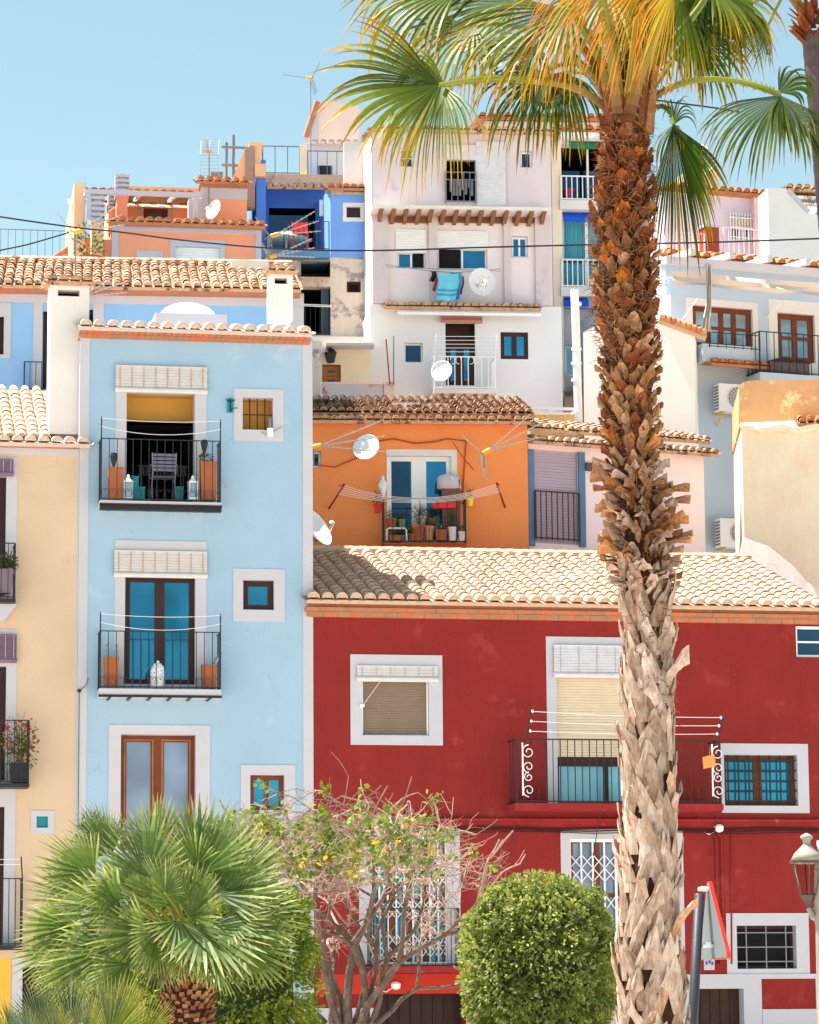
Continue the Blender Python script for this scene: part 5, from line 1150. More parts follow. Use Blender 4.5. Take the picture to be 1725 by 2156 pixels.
# pots
gr = 'flower pots on the orange house balcony'
whp = flat('white_pot', pc(232,228,226)); grp = flat('green_pot', pc(140,160,70)); redp = flat('red_pot', pc(215,40,35)); ylp = flat('yellow_pot', pc(240,205,50)); pkp = flat('pinkish_pot', pc(205,150,130)); bgp = flat('beige_pot', pc(215,190,170))
def ip(cx, cb, w, h, y, mt, lb, **kw): u, v = T('I', cx, cb); foliage_pot(F, u, v, w*.3662, h*.3662, y, mt, M['plant'], lb, group=gr, **kw)
ip(527, 735, 62, 52, -.15, M['terra'], 'orange pot on the shelf at the left end of the orange balcony', nl=60); ip(586, 742, 40, 55, -.15, grp, 'olive green pot on the shelf between orange pots', nl=50)
ip(678, 815, 78, 95, -.35, M['terra'], 'largest terracotta pot, low in the middle of the orange balcony', nl=140, rise=2.2); ip(703, 718, 50, 45, -.1, bgp, 'beige pot on the back shelf above the large terracotta pot', nl=90, rise=2)
ip(762, 718, 62, 34, -.1, M['terra'], 'wide terracotta pot on the back shelf with the tallest green plant', nl=160, rise=2.2); ip(745, 808, 58, 82, -.3, pkp, 'greyish pink pot between the two large terracotta pots', nl=50, rise=.8)
ip(812, 808, 66, 60, -.38, M['terra'], 'pale terracotta square pot right of the middle of the orange balcony', square=True, nl=60); ip(830, 750, 44, 40, -.12, bgp, 'small beige pot on the shelf above the square terracotta pot', nl=60)
ip(877, 810, 52, 78, -.42, whp, 'taller of the two white pots on the orange balcony', nl=110, rise=2.8); ip(931, 812, 40, 55, -.45, whp, 'shorter white pot in the right corner of the orange balcony', nl=60)
ip(640, 812, 40, 42, -.42, M['terra'], 'small terracotta pot left of the largest pot', nl=40); ip(553, 815, 88, 32, -.42, M['terra'], 'long low terracotta trough behind the white hoop', square=True, nl=90, rise=.9)
m = MB(); m.tube([F.p3(*T('I', a_, b_), -.5) for a_, b_ in ((502, 815), (500, 745), (515, 737), (600, 737), (612, 748), (614, 812))], .022, 6); solo(F, m, 'white_hoop', M['metalw'], F.p3(*T('I', 502, 815), -.5), 'white bent tube frame in the left corner of the orange balcony', 'stand')
a, b, c, d = R4(F, ('I', 500, 742, 905, 748), -.05); tb = thing(F, 'plant_shelf', (a, -.05, b), 'low shelf carrying the back row of pots on the orange balcony', 'shelf'); m = MB(); m.box(a, -.28, b-.03, c, -.02, b); m.build('shelf_board', M['terra'], tb)
for xx in (a+.03, c-.08):
    m = MB(); m.box(xx, -.26, q[1], xx+.05, -.04, b-.033); m.build('leg', M['terra'], tb)
u, v = T('I', 448, 648); foliage_pot(F, u, v, 18, 18, -.35, redp, M['plant'], 'red hanging pot at the left end of the orange balcony', nl=70, rise=2.6, name='hanging_pot', cat='flower pot', group='hanging pots on the orange house'); u, v = T('I', 976, 612); foliage_pot(F, u, v, 17, 17, -.35, ylp, M['plant'], 'yellow hanging pot at the right end of the orange balcony', nl=50, rise=2.4, name='hanging_pot', group='hanging pots on the orange house')
x, z = F.P(*T('I', 478, 560), -.3); t = thing(F, 'porch_lantern', (x, -.3, z), 'ornate white porch lantern left of the orange balcony door', 'lantern'); m = MB(); m.lathe(x, -.3, z, [(.02, 0), (.05, .03), (.1, .25), (.12, .27), (.07, .38), (.03, .4), (.04, .46), (.01, .5)], 8); m.build('lamp_housing', M['metalw'], t); m = MB(); m.tube([(x, -.3, z), (x, -.25, z-.12), (x, -.02, z-.1)], .016, 5); m.build('bracket', M['metalw'], t)
# white sheet over a stack at the right of the door
u, v = T('I', 868, 560); x, z = F.P(u, v, -.25); t = thing(F, 'covered_heater', (x, -.25, z), 'grey appliance covered by a white cloth in the orange balcony doorway', 'appliance')
m = MB(); m.cbox(x, -.2, z-.9, .4, .3, 1.3); m.build('body', mat('grey_brown_box', pc(110,85,80)), t)
m = MB(); m.lathe(x-.03, -.22, z+.2, [(.28, 0), (.27, .12), (.25, .24), (.2, .32), (.1, .36), (.01, .37)], 22, sy=.7)
m.v = [(a+.035*noise.noise(Vector((a*7, b*7, c*5))), b+.05*noise.noise(Vector((a*9, c*9, 3))), c+.05*noise.noise(Vector((a*8, 1, c*4)))) for a, b, c in m.v]; g = m.build('cloth_cover', M['trim'], t, True)
m = MB(); m.box(x-.42, -.5, z-.28, x+.1, -.3, z-.14); solo(F, m, 'red_cloth', flat('bright_red_cloth', pc(225,55,40)), (x-.4, -.5, z-.28), 'folded red cloth on the orange balcony railing', 'cloth')
dish(F, 771, 941, 58, 58, -.6, 'pale satellite dish mounted high on the orange wall left of the door', (-.3, -.9, .35), mat('pale_blue_dish', pc(214,226,232), .5, .04))
yagi(F, *T('I', 78, 380), T('I', 78, 270)[1], -.7, 'yagi antenna with an amber box at the left end of the orange wall', (1, -.35, .1), 1.3, 1.3)
yagi(F, *T('I', 1060, 390), T('I', 1060, 305)[1], -.5, 'yagi antenna with an amber box at the right end of the orange wall', (1, -.25, .5), 1.15, 1.2)
dish(F, 668, 1110, 90, 88, -1.4, 'largest white satellite dish at the foot of the orange wall beside the blue house', (.65, -.5, .45))
# ================================================================== annex beside the orange house
F = Fr(1113, 70.9, 24)
AX = house(F, 'white_annex', 1113, 'pinkish white annex with a blue framed window and double tile eaves beside the orange house')
x0, x1 = F.P(1113, 1000)[0], F.P(1483, 1020)[0]; zt = F.P(1200, 935)[1]
i = R4(F, (1124, 950, 1218, 1145))
pkw = mat('pinkish_white_render', (.92,.8,.82), .9, .04, .8, .2)
wall(F, AX, (x0, 0, x1, zt), 4, pkw, [i])
surround(AX, None, i, .16, pkw)
m = MB()
for s0 in ((1111, 947, 1124, 1150), (1218, 953, 1231, 1152)): q = R4(F, s0); m = MB(); m.box(q[0], -.06, q[1], q[2], -.001, q[3]); m.build('blue_shutter_jamb', mat('dusty_blue_wood', pc(92,128,166), .85, .12, 3) if s0[0] == 1111 else bpy.data.materials['dusty_blue_wood'], AX)
m = MB(); slats(m, i[0]+.02, i[2]-.02, i[1]-.0, i[3], .05, .07, .01); m.build('roller_blind', mat('lilac_blind', pc(176,164,182), .8, .05), AX)
q = R4(F, (1128, 1036, 1220, 1138), -.1); railing(AX, q[0], q[2], q[1], q[3], -.1, mat('brown_iron', (.06,.03,.03), .6), .14, .013, sides=False)
for (v, yy, rise, run, nm, mt) in ((938, -.3, .12, .45, 'eave_tiles', 'tileo'), (912, -.1, .75, 3.0, 'roof', 'tileo')):
    ze = F.P(1260, v, yy)[1]; tiles(AX, M[mt], x0-.05, x1+.12 if nm == 'roof' else x1+.22, yy, ze, yy+run, ze+rise, .2, .32, 6, name=nm, jit=.02)
m = MB(); m.box(x0, -.16, zt-.02, x1+.15, .1, F.P(1260, 934, -.3)[1]); m.build('eave_board', M['brick'], AX)
x, z = F.P(*T('I', 1668, 385), -.1); m = MB(); m.box(x-.1, -.12, z-.08, x+.1, -.005, z+.1); m.tube([(x+.1, -.08, z), (x+.2, -.08, z-.22), (x+.36, -.08, z-.22), (x+.45, -.08, z+.05)], .025, 5); m.box(x+.38, -.12, z+.03, x+.52, -.005, z+.15)
solo(F, m, 'cable_box', mat('brown_grey_box', pc(96,80,88)), (x, -.12, z-.08), 'dark cable boxes joined by a looped cable on the pinkish white wall', 'junction box')
F2 = Fr(1170, 75, 5); tr = thing(F2, 'roof_terrace_screen', F2.p3(1120, 900, 0), 'yellow striped screen under white beams above the orange house eave', 'screen')
q = R4(F2, (1117, 873, 1225, 900), 0); m = MB(); n_ = 18
for k in range(n_):
    a, b = q[0]+(q[2]-q[0])*k/n_, q[0]+(q[2]-q[0])*(k+1)/n_; m.k = k % 2; m.face([(a, 0, q[1]-1), (b, 0, q[1]-1), (b, 0, q[3]), (a, 0, q[3])])
m.build('striped_cloth', [mat('yellow_stripe', pc(244,198,90)), mat('grey_stripe', pc(205,190,175))], tr)
q = R4(F2, (1117, 860, 1225, 864), -.1); m = MB(); m.box(q[0], -.15, q[1], q[2], -.05, q[3]+.02); m.build('beam', M['metalw'], tr); q = R4(F2, (1117, 869, 1225, 872), -.1); m = MB(); m.box(q[0], -.15, q[1], q[2], -.05, q[3]); m.build('rail', M['metalw'], tr)
m = MB(); m.tube([F2.p3(1147, 872, -.1), F2.p3(1172, 861, -.1)], .05, 4); m.build('brace', M['metalw'], tr)

# ---- white gable wall with tiled verge, white flue
F = Fr(1400, 75.5, -8)
GW = house(F, 'gable_house', 1300, 'bright white blank gable with a tiled verge behind the palm trunk')
P_ = lambda u, v: F.P(u, v)
pts = [P_(1228, 1000), P_(1462, 1000), P_(1461, 698), P_(1393, 672), P_(1310, 655), P_(1228, 700)]
pts = [(pts[0][0], 0), (pts[1][0], 0)]+pts[2:]
m = MB(); m.prism(pts, 0, 5); m.build('wall', mat('bright_gable_white', pc(246,243,238), .9, .03, .8, .25), GW)
A_, B_ = Vector(F.p3(1390, 669, -.1)), Vector(F.p3(1486, 704, -.1)); nt_ = 9; n0 = (B_-A_)/nt_
for row in (0, 1):
    m = MB()
    for k in range(nt_):
        a = A_+n0*k+Vector((0, row*.22, .03+row*.02)); m.tube([a, a+n0*1.1+Vector((0, 0, .03))], [.07, .1], 8, a=rnd.random())
    m.build('verge_tiles', M['tiler'] if row == 0 else M['tilep'], GW)
m = MB(); m.tube([A_+Vector((0, .1, -.07)), B_+Vector((0, .1, -.07))], .09, 4); m.build('verge_bed', M['tiley'], GW)
F3 = Fr(1217, 74.5, 0); fl = thing(F3, 'white_flue_pipe', F3.p3(1217, 898, 0), 'tall white flue pipe with band clamps left of the palm trunk', 'pipe')
m = MB(); m.tube([F3.p3(1219, 898, 0), F3.p3(1213, 690, 0), F3.p3(1210, 610, 0)], .1, 10); m.build('pipe', M['metalw'], fl)
for v in (640, 735, 765, 800, 870):
    m = MB(); p = Vector(F3.p3(1216, v, 0)); p.x += 0; m.tube([p+Vector((-.02, 0, -.03)), p+Vector((-.02, 0, .03))], .125, 10); m.build('clamp', M['metalw'], fl)

# ---- light blue house with pergola
F = Fr(1480, 77, 21)
LB = house(F, 'light_blue_house', 1500, 'light blue house with a white pergola, wooden windows and an iron railed balcony')
lb = mat('light_blue_render', (.5,.6,.73), .9, .035, .8, .2); 
x0, x1 = F.P(1413, 680)[0], F.P(1900, 700)[0]; zt = F.P(1500, 592)[1]
w1 = R4(F, (1459, 647, 1585, 733)); w2 = R4(F, (1638, 661, 1716, 762))
wall(F, LB, (x0, 0, x1, zt), 6, lb, [w1, w2])
surround(LB, R4(F, (1445, 632, 1597, 736)), w1, .14, M['white']); surround(LB, R4(F, (1620, 634, 1740, 790)), w2, .14, M['white'])
window(LB, w1, .08, M['wood'], M['glassp'], 4, 2, .13, mull=.12); window(LB, w2, .08, M['wood'], M['glassp'], 2, 2, .14, 'balcony_door', .14)
m = MB(); q = R4(F, (1480, 727, 1595, 764), -.5); m.box(q[0], -.5, q[1], q[2], -.001, q[3]); m.build('window_ledge', lb, LB)
ze = F.P(1555, 768, -.6)[1]; q = R4(F, (1497, 757, 1617, 778), -.6); tiles(LB, M['tiler'], q[0], q[2], -.62, ze, -.05, ze+.12, .24, .5, 6, name='ledge_tiles', slope_x=0)
y = -.75; q = R4(F, (1600, 705, 1800, 790), y); m = MB(); m.box(q[0], y, q[1]-.25, q[2], 0, q[1]); bl = m.build('balcony', lb, LB)
railing(bl, q[0], q[2], q[1], q[3], y, M['black'], .2, .011, -.01); m = MB(); q3 = R4(F, (1497, 700, 1600, 727), -.5)
q = R4(F, (1494, 703, 1600, 735), -.5); railing(bl, q[0], q[2], q[1], q[3], -.5, M['black'], .22, .009, sides=False)
q = R4(F, (1614, 762, 1697, 790), -.4); ch = thing(F, 'garden_chest', ((q[0]+q[2])/2, -.4, q[1]), 'dark purple grey chest behind the bars of the right hand balcony', 'chest'); m = MB(); m.box(q[0], -.6, q[1], q[2], -.15, q[3]-.05); m.build('body', mat('purple_grey_weave', pc(108,90,104), .9, .2, 8), ch); m = MB(); m.prism([(q[0]-.04, q[3]-.05), (q[2]+.04, q[3]-.05), (q[2]-.2, q[3]+.03), (q[0]+.2, q[3]+.03)], -.64, -.12); m.build('lid', M['black'], ch)
# pergola: front beam, rafters, tiles, awning cloth, hanging drape
yp = -1.9
a = F.p3(1401, 563, yp); zf = F.P(1560, 568, yp)[1]; xa = F.P(1401, 560, yp)[0]; xb = x1+2
pg = MB(); pg.box(xa, yp-.08, zf-.02, xb, yp+.04, zf+.18); per = pg.build('pergola', M['trim'], LB)
for k in range(9):
    xx = xa+.9+k*1.05; m = MB(); m.add([(xx-.3-.06, yp-.35, zf+.18), (xx-.3+.06, yp-.35, zf+.18), (xx+.06, .2, zf+.5), (xx-.06, .2, zf+.5), (xx-.3-.06, yp-.35, zf+.34), (xx-.3+.06, yp-.35, zf+.34), (xx+.06, .2, zf+.66), (xx-.06, .2, zf+.66)], [(0,3,2,1),(4,5,6,7),(0,1,5,4),(1,2,6,5),(2,3,7,6),(3,0,4,7)]); m.build('rafter', M['trim'], per)
ze = F.P(1560, 551, -.2)[1]; x0_ = F.P(1405, 545, -.2)[0]; tiles(LB, M['tiler'], x0_, x1+2, -.25, ze, .35, ze+.2, .3, .5, 6, name='roof'); m = MB(); m.box(x0_, -.1, zt, x1+2, .3, ze-.05); m.build('eave_board', lb, LB)
zz = F.P(1560, 546, .35)[1]; m = MB(); m.add([(x0_+.4, .36, zz-.05), (x1+2, .36, zz-.05), (x1+2, 2.2, zz+.45), (x0_+.4, 2.2, zz+.45)], [(0, 1, 2, 3)]); m.box(x0_+.4, .34, zz-.5, x1+2, .358, zz+.02); m.build('upper_roof', mat('tan_roof', pc(238,196,160)), LB)
cl = mat('cream_canvas', (.6,.54,.5), .9, .05, 3); z1_, z0_ = F.P(1560, 583, yp+.2)[1], F.P(1560, 612, yp+.2)[1]; xq = F.P(1415, 600, yp+.2)[0]; m = MB(); n_ = 60
for k in range(n_):
    a, b = xq+(x1-xq)*k/n_, xq+(x1-xq)*(k+1)/n_; f = lambda x: .05*math.sin(x*2.1); g_ = lambda x: .05*abs(math.sin(x*2.4)); hz = (z1_-z0_)/3
    for j in range(3):
        za, zb = (z0_+g_(a) if j == 0 else z0_+hz*j), (z0_+g_(b) if j == 0 else z0_+hz*j); m.face([(a, yp+.2+f(a+j), za), (b, yp+.2+f(b+j), zb), (b, yp+.2+f(b+j+1), z0_+hz*(j+1)), (a, yp+.2+f(a+j+1), z0_+hz*(j+1))])
m.build('awning_cloth', cl, LB, True)
m = MB(); dr = [(1492, 555, 10), (1493, 600, 13), (1493, 640, 12), (1489, 668, 16), (1487, 690, 22)]; cols = 8
P3 = [[F.p3(u-w_/2+w_*k/cols, v+(10*k/cols if j == 4 else 0), yp-.1+.05*math.sin(k*2.3+j)) for k in range(cols+1)] for j, (u, v, w_) in enumerate(dr)]
for j in range(4):
    for k in range(cols): m.face([P3[j+1][k], P3[j+1][k+1], P3[j][k+1], P3[j][k]])
m.build('tied_drape', cl, LB, True)
for a, b in (((1470, 627, -.4), (1425, 690, -.05)), ((1648, 636, -.4), (1616, 668, -.05))): m = MB(); m.tube([F.p3(*a), F.p3(*b)], .02, 4); m.build('awning_arm', M['metalw'], LB)
def ac(s0, y, lbx):
    q = R4(F, s0, y); t = thing(F, 'air_conditioner', ((q[0]+q[2])/2, y, q[1]), lbx, 'air conditioner', 'outdoor air conditioning units'); h = q[3]-q[1]
    m = MB(); m.box(q[0], y, q[1], q[2]+.35, y+.32, q[3]); b = m.build('casing', M['metalw'], t)
    cx, cz, r = (q[0]+.12+q[2]+.35)/2, (q[1]+q[3])/2, h*.4; m = MB()
    m.tube([(cx, y-.002, cz), (cx, y-.012, cz)], r, 24); m.build('fan_recess', mat('fan_grey', (.3,.28,.3)) if 'fan_grey' not in bpy.data.materials else bpy.data.materials['fan_grey'], t)
    m = MB()
    for k in range(4): rr = r*(k+1)/4; m.tube([(cx+rr*math.cos(j*PI/10), y-.02, cz+rr*math.sin(j*PI/10)) for j in range(21)], .007, 4)
    for k in range(16): m.tube([(cx+r*.2*math.cos(k*PI/8), y-.02, cz+r*.2*math.sin(k*PI/8)), (cx+r*math.cos(k*PI/8+.3), y-.02, cz+r*math.sin(k*PI/8+.3))], .005, 4)
    m.tube([(cx, y-.018, cz), (cx, y-.03, cz)], r*.22, 12); m.build('fan_guard', M['metalw'], t)
    m = MB()
    for k in range(8): zz = q[1]+h*(k+.7)/9; m.box(q[0]-.012, y+.04, zz, q[0]-.002, y+.28, zz+h*.06)
    m.build('side_vent', M['metalg'], t)
    for xx in (q[0]+.1, q[2]+.15):
        m = MB(); m.box(xx, y, q[1]-.04, xx+.05, -.002, q[1]-.002); m.tube([(xx+.02, y+.05, q[1]-.03), (xx+.02, -.01, q[1]-.3)], .02, 4); m.build('bracket', M['yelbox'] if xx < q[0]+.2 else M['metalg'], t)
ac((1515, 808, 1558, 866), -.42, 'upper air conditioning unit on the pale wall beside the ochre building'); ac((1518, 1092, 1568, 1152), -.42, 'lower air conditioning unit just above the red house roof')

# ---- lilac house and white gable on the upper right
F = Fr(1540, 88, 20)
LH = house(F, 'lilac_house', 1540, 'lilac house with a barred window and a pale railed terrace on the upper right')
lil = mat('lilac_render', (.74,.69,.86), .9, .04, 1); x0, x1 = F.P(1400, 480)[0], F.P(1600, 480)[0]; zt = F.P(1530, 405)[1]
i = R4(F, (1541, 455, 1586, 505)); wall(F, LH, (x0, 0, x1, zt), 5, lil, [i]); window(LH, i, .1, M['metalw'], M['glassd'], 2, 1, .06)
surround(LH, None, i, .12, M['trim']); q = R4(F, (1541, 455, 1586, 478), -.02); shutter(LH, q, .04, M['cream'], .08)
q = R4(F, (1535, 449, 1590, 511), -.1); grid(LH, q, -.12, 9, 3, .014, M['metalw'])
m = MB(); m.box(F.P(1585, 480, -.1)[0], -.25, 0, F.P(1616, 480, -.1)[0], .3, zt+.1); m.build('pink_pier', mat('pink_render', pc(240,206,212), .9, .04), LH)
m = MB(); z_ = F.P(1530, 416)[1]; m.box(x0, -.05, z_, F.P(1585, 480)[0], .0, zt); m.build('pink_band', bpy.data.materials['pink_render'], LH)
ze = F.P(1530, 403, -.4)[1]; tiles(LH, M['tiler'], x0, F.P(1614, 400, -.4)[0], -.4, ze, 2.5, ze+.35, .26, .4, 6); m = MB(); m.box(x0, -.3, zt, F.P(1612, 400)[0], .1, ze-.05); m.build('brick_course', M['brick'], LH)
q = R4(F, (1486, 478, 1515, 545), -2); m = MB(); m.box(q[0], -2, q[1], q[2], -1.6, q[3]); bp_ = m.build('brick_pillar', None or mat('red_brick', pc(170,72,48), .9, .15, 6, .6, 30), LH); m = MB(); m.box(q[0]-.03, -2.03, q[3], q[2]+.03, -1.57, q[3]+.07); m.build('coping', M['trim'], bp_)
y = -2.0; q = R4(F, (1525, 484, 1662, 540), y); railing(LH, q[0], q[2], q[1], q[3], y, mat('pale_pink_metal', pc(236,214,226)), .16, .012, sides=False); q = R4(F, (1425, 490, 1484, 540), y); railing(LH, q[0], q[2], q[1], q[3], y, bpy.data.materials['pale_pink_metal'], .16, .012, sides=False)
q = R4(F, (1400, 535, 1700, 600), y-.1); m = MB(); m.box(q[0], y-.1, 0, q[2], -.3, q[3]-.2); m.build('terrace_base', mat('tan_terrace', pc(236,200,170)), LH)
for s0 in ((1476, 316, 1482, 370), (1467, 330, 1474, 370)):
    q = R4(F, s0, 2.5); m = MB(); cx = (q[0]+q[2])/2; m.tube([(cx, 2.5, q[1]-1.5), (cx, 2.5, q[3])], .1, 8); m.lathe(cx, 2.5, q[3]+.03, [(.1, 0), (.17, .04), (.17, .07), (.02, .14)], 10); m.build('flue', M['cream'], LH)
p = [F.P(*z, 2) for z in ((1440, 400), (1514, 400), (1514, 356), (1500, 352), (1490, 366), (1440, 364))]; m = MB(); m.prism(p, 2, 2.6); m.build('roof_parapet', M['cream'], LH)
F4 = Fr(1660, 86, 10)
WG = house(F4, 'stepped_gable_house', 1650, 'white plastered gable with a sloping parapet right of the lilac house')
p = [F4.P(*z) for z in ((1617, 560), (1735, 560), (1735, 452), (1706, 450), (1660, 404), (1655, 396), (1617, 396))]; p[0] = (p[0][0], 5); p[1] = (p[1][0], 5)
m = MB(); m.prism(p, 0, 1.0); m.build('wall', M['white'], WG); m = MB(); m.tube([F4.p3(1660, 401, -.0), F4.p3(1704, 447, -.0)], .08, 4); m.build('coping', M['trim'], WG)
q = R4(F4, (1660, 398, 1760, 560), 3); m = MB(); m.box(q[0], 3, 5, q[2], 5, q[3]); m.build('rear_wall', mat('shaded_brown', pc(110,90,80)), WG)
ze = F4.P(1700, 398, 1.5)[1]; tiles(WG, M['tileo'], F4.P(1655, 398, 1.5)[0], F4.P(1780, 398, 1.5)[0], 1.5, ze, 3.5, ze+.2, .26, .4, 5); 
for k in range(4): q = R4(F4, (1662, 410, 1760, 414), 1.6); m = MB(); m.box(q[0], 1.6, q[1]-.2*k-.06, q[2], 2.6, q[1]-.2*k+.02); m.build('pergola_beam', M['metalw'], WG)
foliage_pot(F4, 1708, 452, 24, 14, 1.2-.8, M['metalw'], M['plant'], 'white urn of red flowers on the sloping white parapet', flower=M['petr'], nl=120, rise=1.8, name='flower_urn')
m = MB(); pts = [F4.p3(1684+6*k, 440-3*k, .3) for k in range(2)]; 

# ---- ochre building on the right
F = Fr(1600, 71.5, -3)
OB = house(F, 'ochre_building', 1640, 'weathered ochre yellow plaster building with a whitewashed flared foot at right')
oc = mat('ochre_plaster', (.97,.8,.6), .95, .07, 1.2, .7, 9, stain=(.92,.65,.4), stainamt=.62, streak=.04)
x0, x1 = F.P(1563, 950)[0], F.P(1900, 950)[0]; z1 = F.P(1640, 792)[1]; zs = F.P(1640, 893)[1]
m = MB(); xx0 = F.P(1557, 830)[0]; N_ = 26
pr = [(xx0, zs), (x1, zs), (x1, z1), (xx0+.25, z1), (xx0+.1, z1-.05), (xx0+.02, z1-.14)]
m.prism(pr, .45, 4); top = m.build('upper_wall', mat('ochre_plaster_upper', (.76,.42,.21), .95, .1, 1.2, .7, 9, stain=pc(250,218,160), stainamt=.6), OB)
m = MB(); n_ = 30; m.add([(x0, 0, 0), (x1, 0, 0), (x1, 0, zs-.15), (x0, 0, zs-.1)], [(0, 1, 2, 3)]); m.add([(x0, 0, 0), (x0, 4, 0), (x0, 4, zs), (x0, 0, zs-.1)], [(0, 3, 2, 1)])
m.add([(x0, 0, zs-.1), (x1, 0, zs-.15), (x1, .5, zs+.25), (x0+.0, .5, zs+.15)], [(0, 1, 2, 3)]); m.build('wall', oc, OB)
m = MB(); pts = []
for k in range(25): pts.append((x0-.02+(x1-x0)*k/24, -.02+rnd.uniform(-.02, .02), zs-.1-.05*k/24+.04*math.sin(k*1.3)))
m.tube(pts, [.09+.03*rnd.random() for _ in pts], 7); m.build('cornice', oc, OB)
zt_ = F.P(1700, 900, -.0)[1]; tiles(OB, M['tiler'], F.P(1680, 900)[0], x1, -.06, zs-.0, .46, zs+.18, .2, .3, 6, name='ledge_tiles', jit=.02)
# whitewashed flare: widens downward in front of the wall
fl = MB(); top_ = [(1566, 1130), (1590, 1140), (1620, 1150), (1650, 1175), (1672, 1192), (1700, 1225), (1760, 1260)]
P0 = [F.p3(u, v, -.012) for u, v in top_]; P0[0] = (x0-.01, -.012, P0[0][2])
P1 = [(p[0]-.05-(.12), -.5, 4) for p in P0]
for k in range(len(P0)-1):
    a, b = P0[k], P0[k+1]; fl.face([(a[0]-.3*(1-k/6), -.25, a[2]-1.4), (b[0]-.3*(1-(k+1)/6), -.25, b[2]-1.4), b, a])
fl.face([(x0-.32, -.25, P0[0][2]-1.4), P0[0], (x0, 1.5, P0[0][2]), (x0-.32, 1.5, P0[0][2]-1.4)][::-1]); fl.build('whitewashed_foot', mat('whitewash', pc(240,226,218), .95, .06, 2, .6, 12), OB)

# ================================================================== street furniture, cables
F = Fr(1470, 30, 0)
x, z = F.P(1465, 2130); sp = thing(F, 'traffic_sign', (x, 0, 0), 'triangular red rimmed traffic sign seen edge on, on a grey post by the palm', 'traffic sign')
pa, pb = Vector(F.p3(1459, 2156, 0)), Vector(F.p3(1473, 1882, 0)); d_ = (pb-pa)/(pb.z-pa.z); 
m = MB(); m.tube([pa-d_*pa.z, pb], .048, 14); m.build('post', mat('grey_post', (.05,.05,.065), .5, .08, 3, metallic=.3), sp, True)
# sign plate: faces right, away from the camera; seen nearly edge-on
c = Vector(F.p3(1497, 1935, 0)); n = Vector((.955, .2, .0)).normalized(); sd = Vector((-n.y, n.x, 0)).normalized(); up = Vector((-.055, 0, 1)).normalized(); HS = .36; HT_ = abs(F.P(1500, 1838)[1]-F.P(1500, 2010)[1])
def tri(s, off, r=.12):
    cs = [(-HS*s*1.28, -HT_*.5*s), (HS*s*1.28, -HT_*.5*s), (0, HT_*.5*s)]; out = []
    for k in range(3):
        p0, p1, p2 = Vector(cs[k-1]), Vector(cs[k]), Vector(cs[(k+1) % 3]); e1 = (p0-p1).normalized()*r*s*.6; e2 = (p2-p1).normalized()*r*s*.6
        for j in range(5): tt = j/4; q = (p1+e1)*(1-tt)**2+p1*2*tt*(1-tt)+(p1+e2)*tt*tt; out.append(c+sd*q.x+up*q.y+n*off)
    return out
def plate(m, s, o0, o1):
    a, b = tri(s, o0), tri(s, o1); k = len(a); m.face(a[::-1]); m.face(b)
    for j in range(k): m.face([a[j], a[(j+1) % k], b[(j+1) % k], b[j]])
m = MB(); plate(m, 1, .0, .035); m.build('rim', flat('sign_red', (.75,.03,.02), .4), sp)
m = MB(); plate(m, .97, -.004, 0.001); m.build('back_plate', mat('sign_grey_back', (.17,.2,.21), .5, .05), sp)
m = MB(); plate(m, .8, .034, .037); m.build('face_plate', M['trim'], sp)
for dz in (.28, -.25):
    m = MB(); p = c+up*dz; m.tube([p-n*.1, p-n*.002], .02, 6); m.box(p.x-.07, p.y-.03, p.z-.02, p.x-.02, p.y+.03, p.z+.03); m.build('clamp', M['metalw'], sp)
q = c+up*(-HT_*.56); m = MB(); m.box(q.x-.1, q.y-.03, q.z-.05, q.x+.0, q.y-.01, q.z+.05); st = m.build('sticker_plate', M['trim'], sp); m = MB()
for k, (a, b) in enumerate(((-.085, .0), (-.055, .01), (-.03, -.005))): m.box(q.x+a, q.y-.034, q.z+b, q.x+a+.018, q.y-.031, q.z+.03+b)
m.build('blue_mark', flat('sign_blue', (.03,.1,.4)), st)
